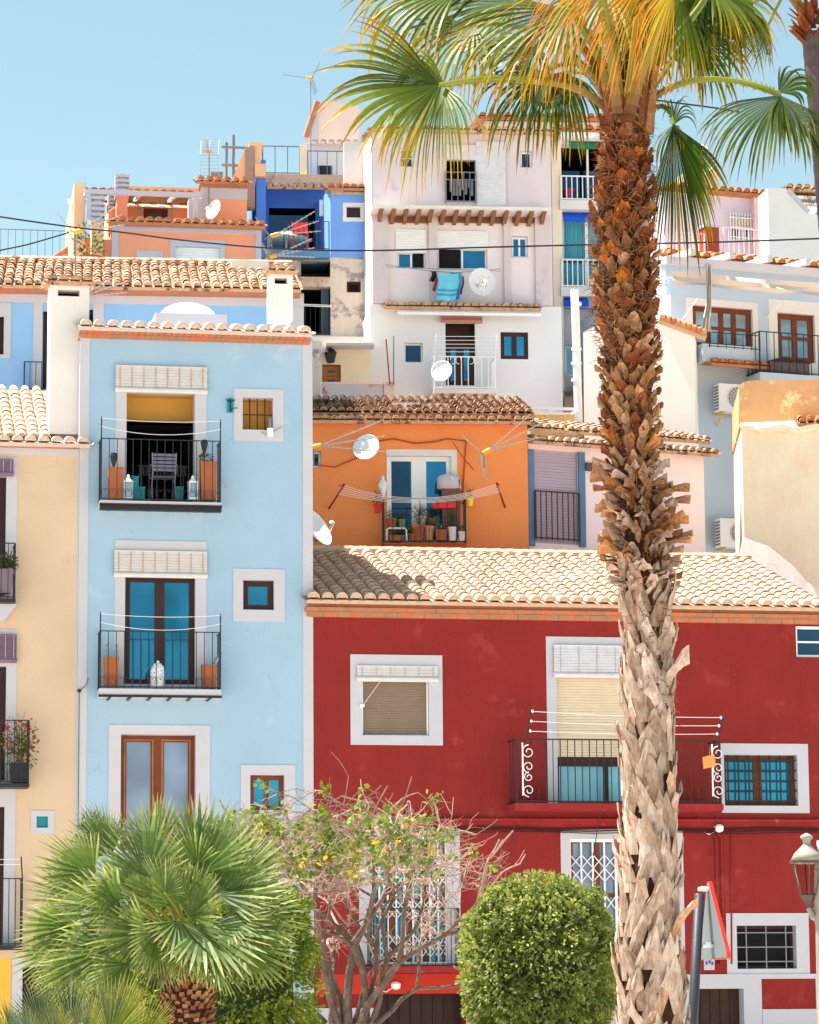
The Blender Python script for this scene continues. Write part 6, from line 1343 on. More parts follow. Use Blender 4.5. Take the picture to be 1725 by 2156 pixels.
# street lamp
F = Fr(1722, 26, 0); x, z = F.P(1736, 2156)
SL = thing(F, 'street_lamp', (x, 0, 0), 'old fashioned street lamp with cream painted lantern at the right edge', 'street lamp')
lm = mat('aged_cream_paint', (.34,.31,.26), .6, .12, 5, .2); bro = mat('bronze_brown', (.12,.08,.075), .5, .2, 5, metallic=.3)
m = MB(); zc = F.P(1722, 1950)[1]; m.lathe(x, 0, 0, [(.18, 0), (.18, .5), (.08, .7), (.06, 1.2), (.05, zc), (.06, zc+.05), (.045, zc+.12), (.06, zc+.2), (.04, zc+.55), (.02, zc+.7)], 12); m.build('post', lm, SL, True)
def lant(u, v0, s=1., yy=0.):
    cx, zb = F.P(u, v0, yy); s *= .0052
    def zz(v): return zb+(v)*s
    m = MB(); m.lathe(cx, yy, zb, [(15*s, 0), (4*s, -15*s), (2*s, -22*s)], 6); m.lathe(cx, yy, zb, [(12*s, 0), (13*s, 2*s)], 6)
    for k in range(6):
        an = 2*PI*(k+.5)/6; m.tube([(cx+13*s*math.cos(an), yy+13*s*math.sin(an), zb), (cx+25*s*math.cos(an), yy+25*s*math.sin(an), zb+50*s)], .5*s*2.4, 4)
    m.lathe(cx, yy, zb+50*s, [(25*s, 0), (29*s, 1*s), (29*s, 3*s), (25*s, 4*s)], 6); h = m.build('lantern_frame', bro, SL)
    m = MB(); m.lathe(cx, yy, zb+54*s, [(27*s, 0), (20*s, 12*s), (10*s, 22*s), (6*s, 26*s), (6*s, 32*s), (10*s, 36*s), (10*s, 39*s), (7*s, 41*s), (2*s, 44*s)], 12); m.build('hood', lm, h, True)
    m = MB(); 
    for k in range(6):
        a0, a1 = 2*PI*(k+.5)/6, 2*PI*(k+1.5)/6; m.face([(cx+12*s*math.cos(a0), yy+12*s*math.sin(a0), zb+1*s), (cx+12*s*math.cos(a1), yy+12*s*math.sin(a1), zb+1*s), (cx+24*s*math.cos(a1), yy+24*s*math.sin(a1), zb+49*s), (cx+24*s*math.cos(a0), yy+24*s*math.sin(a0), zb+49*s)])
    gm_, gnt, gb = nodes('lamp_glass') if 'lamp_glass' not in bpy.data.materials else (bpy.data.materials['lamp_glass'], None, None)
    if gb: gb.inputs['Transmission Weight'].default_value = 1; gb.inputs['Roughness'].default_value = .05; gb.inputs['IOR'].default_value = 1.02
    m.build('glass', gm_, h)
    m = MB(); m.tube([(cx, yy, zb-20*s), (cx+6*s, yy, zb-34*s), (x-.02, 0, zc+.05)], [.02, .025, .03], 6); m.tube([(cx+4*s, yy, zb-24*s)]+[(cx+14*s+7*s*math.cos(t_), yy, zb-26*s+7*s*math.sin(t_)) for t_ in [PI*k/5 for k in range(10)]], .012, 5); m.build('arm', lm, SL)
lant(1702, 1885, 1.0, 0); lant(1762, 1885, 1.0, .1)
m = MB()
for k in range(5): m.lathe(x, 0, zc+.22+k*.07, [(.03, 0), (.055, .02), (.03, .045)], 8)
m.build('finial', lm, SL)
# overhead cables
def cable(pts, r, lbx, y=64):
    P = [at(u, v, y) for u, v in pts]; sm = []
    for i in range(len(P)-1):
        p0, p1, p2, p3 = P[max(i-1, 0)], P[i], P[i+1], P[min(i+2, len(P)-1)]
        for k in range(6):
            t_ = k/6; sm.append(.5*((2*p1)+(p2-p0)*t_+(2*p0-5*p1+4*p2-p3)*t_*t_+(3*p1-p0-3*p2+p3)*t_**3))
    m = MB(); m.tube(sm+[P[-1]], r, 5); solo(WF, m, 'overhead_cable', M['black'], tuple(P[0]), lbx, 'cable')
cable([(-60, 447), (60, 465), (170, 480), (250, 488), (380, 505), (550, 521), (700, 527), (850, 526), (1000, 521), (1240, 515), (1400, 512), (1560, 508), (1800, 499)], .019, 'long black cable crossing in front of the upper houses')
cable([(-60, 542), (0, 527), (60, 514), (146, 489)], .02, 'short thin cable rising over the terrace railing at far left', 79)
cable([(1340, 205), (1400, 213), (1500, 226), (1560, 236)], .03, 'thin cable against the sky between the right hand palm fronds', 95)
# ================================================================== vegetation
def img(F, a, ydeg=0.):
    """unit direction from an angle in the picture plane (degrees, 0 = right, 90 = up) tipped toward (+) or away from the street"""
    a = math.radians(a); e = math.radians(ydeg); return Vector((math.cos(a)*math.cos(e), -math.sin(e), math.sin(a)*math.cos(e)))
def frond(m, hub, mid, nrm, R, n=40, spread=85, fuse=.4, droop=.5, wind=Vector((0, 0, 0)), wmul=1., b0=0., b1=1., steps=8, pleat=.35, ragged=.15, stiff=0., dry=0., tilt_cup=.15):
    """costapalmate fan: n segments joined to fuse*R, then free and hanging"""
    mid = Vector(mid).normalized(); nrm = Vector(nrm); nrm = (nrm-mid*nrm.dot(mid)).normalized(); side = nrm.cross(mid).normalized(); hub = Vector(hub)
    da = 2*math.radians(spread)/n
    for i in range(n):
        an = -math.radians(spread)+da*(i+.5); d = (mid*math.cos(an)+side*math.sin(an)+nrm*tilt_cup*abs(math.sin(an))).normalized()
        L = R*(1-.18*abs(an)/math.radians(max(spread, 1))**1)*rnd.uniform(1-ragged, 1+ragged*.6); p = hub.copy(); a_ = rnd.random(); wob = Vector((rnd.gauss(0, .05), rnd.gauss(0, .05), rnd.gauss(0, .05)))
        sd_ = rnd.uniform(.55, 1.6); prev = None; flip = rnd.uniform(.5, 1)*(1 if i % 2 else -1); dr = rnd.random() < dry; st = L/steps; tw = rnd.gauss(0, .5)
        for k in range(steps+1):
            t = k/steps
            if t <= fuse: w = 2*L*t*math.tan(da/2)*1.02
            else: q = (t-fuse)/(1-fuse); w = 2*L*fuse*math.tan(da/2)*(1-q**2.3)*1.0*wmul+.0015
            sv = (d.cross(nrm)).normalized(); nn = sv.cross(d)
            ang = pleat*flip*min(1, t*3)+(tw*max(0, t-fuse) if t > fuse else 0); sv2 = sv*math.cos(ang)+nn*math.sin(ang)
            l, r = p-sv2*w/2, p+sv2*w/2
            if prev is not None: m.face([prev[0], prev[1], r, l], a_, ((t-.5/steps) if not dr else .55+.45*t)*(b1-b0)+b0)
            prev = (l, r)
            if t > fuse*.8:
                g = Vector((0, 0, -1))*droop*sd_*(st/R)*2.6*(t-fuse*.8+.15)*(1-stiff)+wind*(st/R)*1.3*(t-fuse*.6)+wob*(t-fuse)*1.2
                d = (d+g).normalized()
            p = p+d*st
def petiole(m, pts, w0, w1, a=.5, flatn=.45, spines=True):
    P = [Vector(p) for p in pts]; sm = []
    for i in range(len(P)-1):
        p0, p1, p2, p3 = P[max(i-1, 0)], P[i], P[i+1], P[min(i+2, len(P)-1)]
        for k in range(5): t_ = k/5; sm.append(.5*((2*p1)+(p2-p0)*t_+(2*p0-5*p1+4*p2-p3)*t_*t_+(3*p1-p0-3*p2+p3)*t_**3))
    sm.append(P[-1]); N_ = len(sm)
    base = len(m.v); m.tube(sm, [w0+(w1-w0)*(k/(N_-1))**.7 for k in range(N_)], 7, a, (0., 1.))
    if spines:
        for k in range(N_-1):
            for s_ in (-1, 1):
                p = sm[k]; r = w0+(w1-w0)*(k/(N_-1)); t = (sm[k+1]-p).normalized(); u = t.cross(Vector((0, -1, 0))).normalized()*s_
                m.face([p+u*r*.8, p+u*r*.8+t*.012, p+u*(r+.018)-t*.01], .2, .9)
    return sm

# ---- the tall fan palm in front
F = Fr(1350, 20, 0); D0 = 20.0
WP = thing(F, 'fan_palm', (F.P(1372, 2156)[0], 0, 0), 'tall shaggy fan palm with drooping wind blown fronds, dominating the right half', 'palm tree')
prof = [(2400, 1372, 84), (2156, 1371, 84), (2000, 1369, 78), (1900, 1368, 72), (1800, 1368, 67), (1700, 1368, 64), (1600, 1368, 62), (1500, 1366, 60), (1400, 1366, 57), (1300, 1360, 57), (1220, 1352, 60), (1150, 1350, 64), (1080, 1347, 64), (1000, 1333, 60), (900, 1328, 62), (800, 1326, 66), (700, 1321, 72), (600, 1317, 77), (500, 1313, 79), (440, 1312, 74), (380, 1316, 62), (300, 1318, 52), (240, 1319, 44), (190, 1318, 34), (130, 1320, 18)]
prof3 = []
for v, u, w in prof:
    x, z = F.P(u, v); r = abs(F.P(u+w, v)[0]-x); prof3.append((z, x, r))
def trunk_at(z):
    for k in range(len(prof3)-1):
        z0, x0, r0 = prof3[k]; z1, x1, r1 = prof3[k+1]
        if z0 <= z <= z1: t = (z-z0)/(z1-z0); return x0+(x1-x0)*t, r0+(r1-r0)*t
    return (prof3[0][1], prof3[0][2]) if z < prof3[0][0] else (prof3[-1][1], prof3[-1][2])
zlo, zhi = prof3[0][0], prof3[-1][0]
zsw = F.P(1350, 1290)[1]; core = MB(); nz, ns = 90, 24; base = []
x_, r_ = trunk_at(zlo); core.v = []; 
for j in range(nz+1):
    z = zlo+(zhi-zlo)*j/nz; x, r = trunk_at(z)
    for k in range(ns):
        an = 2*PI*k/ns; rr = r*(.76 if z < zsw else .7)*(1+.06*noise.noise(Vector((math.cos(an)*2, math.sin(an)*2, z*5)))); core.v.append((x+rr*math.cos(an), rr*math.sin(an), z))
for j in range(nz):
    for k in range(ns): core.f.append((j*ns+k, j*ns+(k+1) % ns, (j+1)*ns+(k+1) % ns, (j+1)*ns+k)); core.a.append(rnd.random()); core.b.append(j/nz); core.mi.append(0)
core.tube([(trunk_at(zlo)[0], 0, 0), (trunk_at(zlo)[0], 0, zlo+.05)], [.3, .235], 16)
fibm = mat('palm_fibre_dark', (.06, .022, .01), .95, .35, 6, 1., 30); trk = core.build('trunk', fibm, WP)
# leaf bases ('boots'): a = tint, b = along the piece; three kinds by height
zone_z = [F.P(1350, v)[1] for v in (1290, 1000, 760)]
def bootmat(name, base_c, tip_c, var_c, rough=.9):
    m, nt, b = nodes(name); L = nt.links.new; at_b = N(nt, 'ShaderNodeAttribute', attribute_name='b'); at_a = N(nt, 'ShaderNodeAttribute', attribute_name='a')
    c1 = ramp(nt, at_b.outputs['Fac'], [(0, base_c), (.55, tuple((p+q)/2 for p, q in zip(base_c, tip_c))), (1, tip_c)])
    c2 = ramp(nt, at_a.outputs['Fac'], [(0, var_c[0]), (.5, var_c[1]), (.85, var_c[2]), (1, var_c[3])])
    x = nt.nodes.new('ShaderNodeMix'); x.data_type = 'RGBA'; x.inputs[0].default_value = .6; L(c1, x.inputs[6]); L(c2, x.inputs[7])
    co = nt.nodes.new('ShaderNodeTexCoord'); mp = N(nt, 'ShaderNodeMapping'); mp.inputs['Scale'].default_value = (60, 60, 7); L(co.outputs['Object'], mp.inputs[0])
    n = N(nt, 'ShaderNodeTexNoise', Scale=1, Detail=5, Roughness=.7); L(mp.outputs[0], n.inputs['Vector']); g = ramp(nt, n.outputs[0], [(.3, (.55,)*3), (.65, (1.1,)*3)])
    n5 = N(nt, 'ShaderNodeTexNoise', Scale=14, Detail=4); L(co.outputs['Object'], n5.inputs['Vector']); g5 = ramp(nt, n5.outputs[0], [(.35, (.8, .68, .6)), (.62, (1, 1, 1))])
    y = nt.nodes.new('ShaderNodeMix'); y.data_type = 'RGBA'; y.blend_type = 'MULTIPLY'; y.inputs[0].default_value = 1; L(x.outputs[2], y.inputs[6]); L(g, y.inputs[7])
    w_ = nt.nodes.new('ShaderNodeMix'); w_.data_type = 'RGBA'; w_.blend_type = 'MULTIPLY'; w_.inputs[0].default_value = 1; L(y.outputs[2], w_.inputs[6]); L(g5, w_.inputs[7])
    L(w_.outputs[2], b.inputs['Base Color']); b.inputs['Roughness'].default_value = rough; b.inputs['Specular IOR Level'].default_value = .2
    bp = N(nt, 'ShaderNodeBump', Strength=.7, Distance=.006); L(n.outputs[0], bp.inputs['Height']); L(bp.outputs[0], b.inputs['Normal']); return m
grey = bootmat('old_leaf_base', (.24, .15, .1), (.78, .62, .52), [(.32, .22, .17), (.6, .44, .34), (.78, .66, .6), (.66, .34, .14)])
brown = bootmat('brown_leaf_base', (.07, .025, .01), (.52, .27, .12), [(.12, .045, .02), (.42, .2, .09), (.66, .44, .3), (.78, .3, .06)])
dark = bootmat('young_leaf_base', (.05, .012, .006), (.42, .13, .035), [(.06, .015, .008), (.2, .05, .02), (.45, .13, .03), (.9, .26, .02)])
def boot(m, an, z, L, w, lift, out, lean, tint, curl=0., split=2, thick=.012):
    """a stiff curved scale rooted at angle an and height z, standing off the trunk towards its tip"""
    x, r = trunk_at(z); rows, cols = 5, 4; G = []
    ragt = [rnd.uniform(-.22, .12) for _ in range(cols+1)]; ragt[0] = -.3; ragt[-1] = -.3
    for back in (0, 1):
        g = []
        for j in range(rows+1):
            t = j/rows; rr = r*(.77 if z < zsw else .68)+lift+out*t**1.5-back*thick*(1-.3*t)+curl*max(0, t-.6)*.5; ww = w*(1-.35*t if split == 2 else (1-.12*t))
            row = []
            for k in range(cols+1):
                s = k/cols-.5; a2 = an+lean*t+s*ww/max(r, .1); tt = t+(ragt[k]*(t**3)); zz = z+L*tt-curl*max(0, t-.5)**2*L*1.2
                bow = -abs(s)**2*w*.5; row.append((x+(rr+bow)*math.cos(a2), (rr+bow)*math.sin(a2), zz))
            g.append(row)
        G.append(g)
    for back in (0, 1):
        g = G[back]
        for j in range(rows):
            for k in range(cols):
                f = [g[j][k], g[j][k+1], g[j+1][k+1], g[j+1][k]]; m.face(f if not back else f[::-1], tint, j/rows)
    for j in range(rows):
        m.face([G[0][j][0], G[0][j+1][0], G[1][j+1][0], G[1][j][0]], tint, j/rows); m.face([G[0][j][cols], G[1][j][cols], G[1][j+1][cols], G[0][j+1][cols]], tint, j/rows)
    for k in range(cols): m.face([G[0][rows][k], G[0][rows][k+1], G[1][rows][k+1], G[1][rows][k]], min(1, tint+.1), 1.)
mg, mbn, md = MB(), MB(), MB(); fb = MB()
z = zlo-.1; row = 0
while z < F.P(1318, 262)[1]:
    x, r = trunk_at(z)
    if z < zone_z[0]: per, dz = 8, .085
    elif z < zone_z[1]: per, dz = 13, .052
    else: per, dz = 12, .06
    for k in range(per):
        an = 2*PI*(k+(.5 if row % 2 else 0))/per+rnd.gauss(0, .09); zz = z+rnd.gauss(0, dz*.35)
        f = (zz-zone_z[2])
        if zz < zone_z[0]+rnd.gauss(0, .06):
            lean = rnd.choice((-1, 1))*rnd.uniform(.3, .85); boot(mg, an, zz, rnd.uniform(.24, .42), rnd.uniform(.09, .17), rnd.uniform(.0, .02), rnd.choice((.01, .02, .03, .055)), lean, rnd.random()**1.1, 0, 2, .01)
        elif zz < zone_z[1]+rnd.gauss(0, .1):
            flare = zz < F.P(1350, 1010)[1] and zz > F.P(1350, 1260)[1]; tgt = mbn if rnd.random() < .02+.8*(zz-zone_z[0])/(zone_z[1]-zone_z[0]) else mg
            boot(tgt, an, zz, rnd.uniform(.1, .17), rnd.uniform(.05, .09), .0, rnd.uniform(.015, .06) if flare else rnd.uniform(.03, .065), rnd.gauss(0, .25), rnd.random(), rnd.uniform(.2, .6) if flare else 0, 2, .012)
        elif zz < zone_z[2]+rnd.gauss(0, .15):
            boot(mbn if rnd.random() < .85 else md, an, zz, rnd.uniform(.1, .17), rnd.uniform(.06, .1), .005, rnd.uniform(.04, .09), rnd.gauss(0, .15), rnd.random(), 0, 1, .02)
        else:
            if rnd.random() < .88: boot(md if rnd.random() < .72 else mbn, an, zz, rnd.uniform(.1, .17), rnd.uniform(.06, .12), .0, rnd.uniform(.03, .085), rnd.gauss(0, .25), rnd.random()**1.3, 0, 1, .022)
    z += dz; row += 1
# extra flared tongues and torn tips seen at the edges
for (u, v, s_, L_) in ((1245, 1068, -1, .3), (1275, 1095, -1, .25), (1262, 1110, -1, .2), (1425, 1050, 1, .25), (1432, 1085, 1, .26), (1428, 1110, 1, .22), (1432, 1130, 1, .2), (1420, 1160, 1, .22), (1448, 1440, 1, .3), (1452, 1960, 1, .42), (1296, 1150, -1, .22), (1300, 1180, -1, .22)):
    zz = F.P(1350, v+30)[1]
    for q in range(1): boot(mg if v > 1300 else mbn, (PI if s_ < 0 else 0)-rnd.uniform(.1, .7)*(1 if s_ > 0 else -1), zz+rnd.gauss(0, .03), L_*rnd.uniform(.8, 1.1), .13, .0, .11 if v < 1300 else .16, rnd.gauss(0, .1), rnd.uniform(.45, .98), .5 if v < 1300 else 0, 2, .012)
for mm, mt in ((mg, grey), (mbn, brown), (md, dark)): mm.build('leaf_bases', mt, WP)['kind'] = 'stuff'
# loose fibre between the bases
for _ in range(5200):
    z = rnd.uniform(F.P(1350, 1500)[1], F.P(1350, 240)[1]) if rnd.random() < .93 else rnd.uniform(zlo, zhi-.4); hi = z > zone_z[2]
    if not hi and rnd.random() < .45: continue
    x, r = trunk_at(z); an = rnd.uniform(PI, 2*PI) if rnd.random() < .8 else rnd.uniform(0, PI); rr = r*.76+rnd.uniform(0, .03); p = Vector((x+rr*math.cos(an), rr*math.sin(an), z))
    o = Vector((math.cos(an), math.sin(an), 0)); tg = Vector((-math.sin(an), math.cos(an), 0)); d = (o*rnd.uniform(.2, 1)+tg*rnd.gauss(0, .8)+Vector((0, 0, rnd.gauss(.1, .6)))).normalized(); L_ = rnd.uniform(.04, .11)*(1.2 if hi else .8); w_ = rnd.uniform(.0012, .003); sv = d.cross(o).normalized(); a_ = rnd.random(); q = p+d*L_*.5+o*.0; e = p+d*L_+Vector((0, 0, -.02))-o*.01
    fb.face([p-sv*w_, p+sv*w_, q+sv*w_, q-sv*w_], a_, .3); fb.face([q-sv*w_, q+sv*w_, e], a_, .8)
fb.build('fibre', leafmat('palm_fibre', [(0, (.16, .06, .02)), (1, (.55, .27, .1))], vary=.6, trans=.15, rough=.8), WP)['kind'] = 'stuff'
# fronds
gm = leafmat('palm_frond_leaf', [(0, (.07, .125, .012)), (.45, (.1, .15, .012)), (.68, (.2, .22, .012)), (.85, (.5, .34, .02)), (1, (.62, .24, .03))], trans=.4, vary=.6, rough=.45, spec=.3)
gd = leafmat('dark_palm_frond_leaf', [(0, (.025, .062, .012)), (.55, (.04, .08, .01)), (.8, (.15, .16, .012)), (1, (.5, .28, .03))], trans=.3, vary=.6, rough=.65, spec=.12)
go = leafmat('dry_palm_frond_leaf', [(0, (.35, .3, .03)), (.35, (.45, .32, .04)), (.7, (.62, .3, .05)), (1, (.66, .2, .04))], trans=.4, vary=.4, rough=.5)
pm = leafmat('palm_petiole', [(0, (.14, .05, .012)), (.2, (.26, .18, .025)), (.5, (.22, .25, .03)), (1, (.24, .27, .04))], trans=.1, vary=.15, rough=.35)
pxm = 330.0
def FR(pts, mid, nrm, Rpx, n, spread, droop, mt=gm, wind=(-.6, 0, -.1), fuse=.42, w0=22, w1=10, b1=1., yoff=0., dry=0.06, **kw):
    """pts: (u, v, y) along the petiole from the crown to the hub"""
    P = [F.p3(u, v, y) for u, v, y in pts]; m = MB(); frond(m, P[-1], mid, nrm, Rpx*1.16/pxm, int(n*.8), spread, fuse*.85, droop*3.0+.4, Vector(wind), b1=b1, dry=dry, steps=10, **kw)
    o = m.build('frond', mt, WP); pm_ = MB(); petiole(pm_, P, w0*.85/pxm/2, w1*.85/pxm/2, rnd.random()); pm_.build('petiole', pm, o)
C_ = (1318, 215)
# big left fan (two halves), hanging tuft below its hub
FR([(1275, 225, -.1), (1210, 185, -.2), (1100, 163, -.35), (1000, 166, -.45), (925, 178, -.5)], img(F, 186, 15), img(F, 96, 75), 250, 40, 62, .32, gm, (-.2, 0, 0), .5, 24, 12, ragged=.12)
FR([(1272, 224, -.05), (1200, 182, -.2), (1050, 168, -.35), (930, 180, -.45)], img(F, 250, 10), img(F, 160, 60), 245, 46, 66, .9, gm, (-.15, 0, -.3), .3, 16, 12)
FR([(1272, 224, -.05), (1200, 180, -.2), (1050, 160, -.3), (935, 176, -.4)], img(F, 150, 20), img(F, 60, 70), 150, 18, 40, 1.2, gm, (-.4, 0, -.2), .35, 14, 10)
# centre-left hanging fan
FR([(1275, 195, .1), (1230, 140, .2), (1185, 135, .25), (1150, 150, .2)], img(F, 236, 5), img(F, 140, 60), 215, 44, 80, .9, gd, (-.25, 0, -.2), .34, 18, 10)
FR([(1275, 180, .3), (1235, 155, .4), (1185, 150, .45)], img(F, 262, -5), img(F, 170, 70), 190, 36, 70, .8, gd, (-.15, 0, -.2), .38, 16, 9)
# right arching petiole and its fan
FR([(1358, 226, 0), (1400, 190, -.1), (1470, 167, -.2), (1550, 170, -.25), (1612, 184, -.3), (1643, 200, -.3)], img(F, 236, 25), img(F, 140, 55), 225, 48, 62, .75, gd, (-.4, 0, -.1), .5, 20, 10, b1=.97)
FR([(1358, 226, 0), (1400, 190, -.1), (1470, 168, -.2), (1550, 171, -.25), (1645, 202, -.3)], img(F, 298, 25), img(F, 30, 45), 225, 42, 54, .6, gd, (-.1, 0, -.1), .6, 18, 10, b1=.8)
FR([(1358, 226, 0), (1400, 191, -.1), (1470, 169, -.2), (1550, 171, -.25), (1640, 195, -.28)], img(F, 35, 10), img(F, 120, 60), 95, 16, 60, 1.3, gd, (.2, 0, -.3), .5, 18, 10, b1=.8)
# down-right folded fan
FR([(1362, 240, .1), (1388, 222, .15), (1410, 232, .1), (1418, 262, .05)], img(F, 280, 10), img(F, 190, 35), 290, 40, 42, .3, gd, (-.1, 0, -.1), .62, 14, 9, b1=.98)
FR([(1362, 240, .1), (1388, 222, .15), (1412, 234, .1), (1420, 262, .15)], img(F, 245, 20), img(F, 150, 35), 110, 16, 60, .9, gm, (-.1, 0, -.3), .3, 12, 8)
FR([(1362, 240, .1), (1388, 222, .15), (1412, 234, .1), (1420, 262, .15)], img(F, 85, 0), img(F, 0, 45), 90, 14, 50, 1.2, gd, (.3, 0, -.2), .3, 12, 8)
# upper right
FR([(1352, 215, .2), (1400, 150, .35), (1440, 90, .45), (1455, 62, .5)], img(F, 305, -10), img(F, 30, 60), 185, 36, 70, .55, gd, (-.1, 0, -.1), .48, 22, 10)
FR([(1345, 205, .1), (1385, 120, .1), (1420, 40, .0), (1435, -10, -.05)], img(F, 245, 20), img(F, 330, 55), 230, 36, 58, .5, gm, (-.5, 0, -.15), .42, 36, 16)
FR([(1350, 205, .1), (1400, 110, .1), (1470, 20, .1), (1500, -30, .1)], img(F, 320, 10), img(F, 30, 50), 190, 34, 62, .55, gm, (-.2, 0, -.15), .45, 34, 14)
FR([(1345, 200, .3), (1400, 90, .4), (1460, -20, .4), (1500, -60, .4)], img(F, 265, 0), img(F, 350, 60), 260, 36, 60, .5, gd, (-.35, 0, -.1), .42, 24, 12)
# upright petioles in the middle of the crown, fans mostly above the frame
FR([(1322, 255, -.2), (1335, 150, -.25), (1345, 40, -.3), (1350, -40, -.35)], img(F, 232, 25), img(F, 320, 60), 280, 40, 50, .45, go, (-.7, 0, -.1), .3, 46, 22, dry=.3, pleat=.5)
FR([(1300, 240, -.12), (1275, 150, -.15), (1235, 70, -.2), (1200, 20, -.25)], img(F, 215, 20), img(F, 130, 60), 300, 44, 58, .5, gm, (-.5, 0, -.15), .4, 34, 14)
FR([(1290, 232, -.05), (1250, 160, -.05), (1190, 110, -.1), (1130, 85, -.15)], img(F, 215, 20), img(F, 130, 60), 210, 36, 66, .7, gm, (-.5, 0, -.15), .36, 30, 12, dry=.15)
FR([(1285, 220, .2), (1240, 120, .3), (1160, 40, .35), (1090, 5, .4)], img(F, 195, 10), img(F, 110, 60), 280, 42, 60, .55, gm, (-.4, 0, -.15), .42, 24, 12)
FR([(1290, 210, .35), (1250, 80, .5), (1150, -30, .6), (1080, -60, .6)], img(F, 182, 5), img(F, 100, 60), 380, 40, 46, .3, gd, (-.3, 0, -.05), .42, 24, 12)
FR([(1310, 225, .1), (1300, 120, .1), (1290, 20, .1), (1280, -20, .1)], img(F, 225, 15), img(F, 140, 60), 260, 44, 70, .6, gm, (-.6, 0, -.15), .4, 30, 14, dry=.2)
FR([(1315, 215, .3), (1320, 100, .4), (1340, 10, .4), (1345, -20, .4)], img(F, 270, 0), img(F, 0, 70), 220, 44, 80, .5, gd, (-.3, 0, -.1), .45, 24, 12)
FR([(1325, 235, -.28), (1360, 120, -.4), (1400, 30, -.5), (1420, -30, -.55)], img(F, 238, 30), img(F, 320, 50), 230, 28, 40, .45, go, (-.8, 0, -.1), .3, 40, 18, dry=.3, pleat=.5)
FR([(1305, 235, -.25), (1290, 120, -.4), (1270, 10, -.55), (1262, -50, -.6)], img(F, 222, 30), img(F, 320, 50), 300, 34, 36, .4, go, (-.9, 0, -.05), .25, 40, 18, dry=.35, pleat=.5)
FR([(1320, 220, .4), (1350, 60, .5), (1390, -60, .5)], img(F, 330, 0), img(F, 60, 60), 260, 34, 60, .5, gd, (-.2, 0, -.1), .45, 24, 12)
FR([(1290, 215, .1), (1200, 60, .1), (1050, -20, .1), (960, -20, .1)], img(F, 196, 10), img(F, 105, 60), 260, 40, 60, .75, gm, (-.3, 0, -.2), .4, 24, 12)
FR([(1285, 215, .1), (1180, 90, .0), (1060, 50, -.05), (1000, 55, -.1)], img(F, 220, 15), img(F, 130, 60), 220, 38, 70, .85, gm, (-.3, 0, -.2), .36, 22, 11)
# broad dry bases of the cut stalks at the crown foot
bs = MB()
for (u, v, s_, L_) in ((1285, 235, -.5, .5), (1300, 215, -.2, .55), (1345, 225, .3, .5), (1362, 240, .5, .42), (1320, 250, 0, .3)):
    x, z = F.P(u, v); bs.tube([(x, -.12+abs(s_)*.1, z-.15), (x+s_*.05, -.14, z+.1), (x+s_*.3*L_, -.1, z+L_*.7)], [.04, .032, .012], 6, rnd.random(), (0, 1))
bs.build('cut_stalks', bootmat('reddish_stalk', (.16, .05, .02), (.42, .2, .08), [(.2, .06, .03), (.45, .2, .1), (.6, .36, .2), (.5, .25, .1)]), WP)

# ---- second palm at the right edge
F = Fr(1710, 34, 0); p2 = thing(F, 'slender_palm', (F.P(1830, 900)[0], 0, 0), 'slim dark ringed palm trunk at the upper right edge behind the big palm', 'palm tree')
m = MB(); pts = []; rs = []; x_e, z_e = F.P(1712, 70); x_b = F.P(1830, 900)[0]; NR = 150
for k in range(NR+1):
    t = k/NR; z = z_e*t; x = x_b+(x_e-x_b)*t**1.6; pts.append((x, 0, z)); rs.append(.125*(1+.05*(k % 2))+.03*(1-t))
m.tube(pts, rs, 14); m.build('trunk', mat('dark_ringed_bark', (.12, .085, .085), .95, .3, 6, .9, 25), p2)
m = MB()
for k in range(60):
    an = rnd.uniform(0, 2*PI); z = z_e+rnd.uniform(-.15, .3); d = Vector((math.cos(an), math.sin(an), rnd.uniform(.6, 1.6))).normalized(); p = Vector((x_e+.1*math.cos(an), .1*math.sin(an), z)); s_ = d.cross(Vector((0, 0, 1))).normalized(); m.face([p-s_*.05, p+s_*.05, p+d*.22+s_*.02, p+d*.22-s_*.02], rnd.random(), .5)
m.build('leaf_bases', bpy.data.materials['young_leaf_base'], p2)['kind'] = 'stuff'
for (mid, R_) in ((200, 1.0), (160, 1.2), (225, .6), (20, 1.1), (90, 1.1)):
    m = MB(); h = Vector((x_e, 0, z_e+.3))+img(F, mid)*.7+Vector((0, 0, .3)); frond(m, h, img(F, mid-10), img(F, mid+80, 50), R_, 34, 70, .4, .4, Vector((-.3, 0, 0))); o = m.build('frond', gd, p2); m = MB(); petiole(m, [(x_e, 0, z_e+.1), ((x_e+h.x)/2, 0, z_e+.5), tuple(h)], .03, .015, spines=False); m.build('petiole', pm, o)

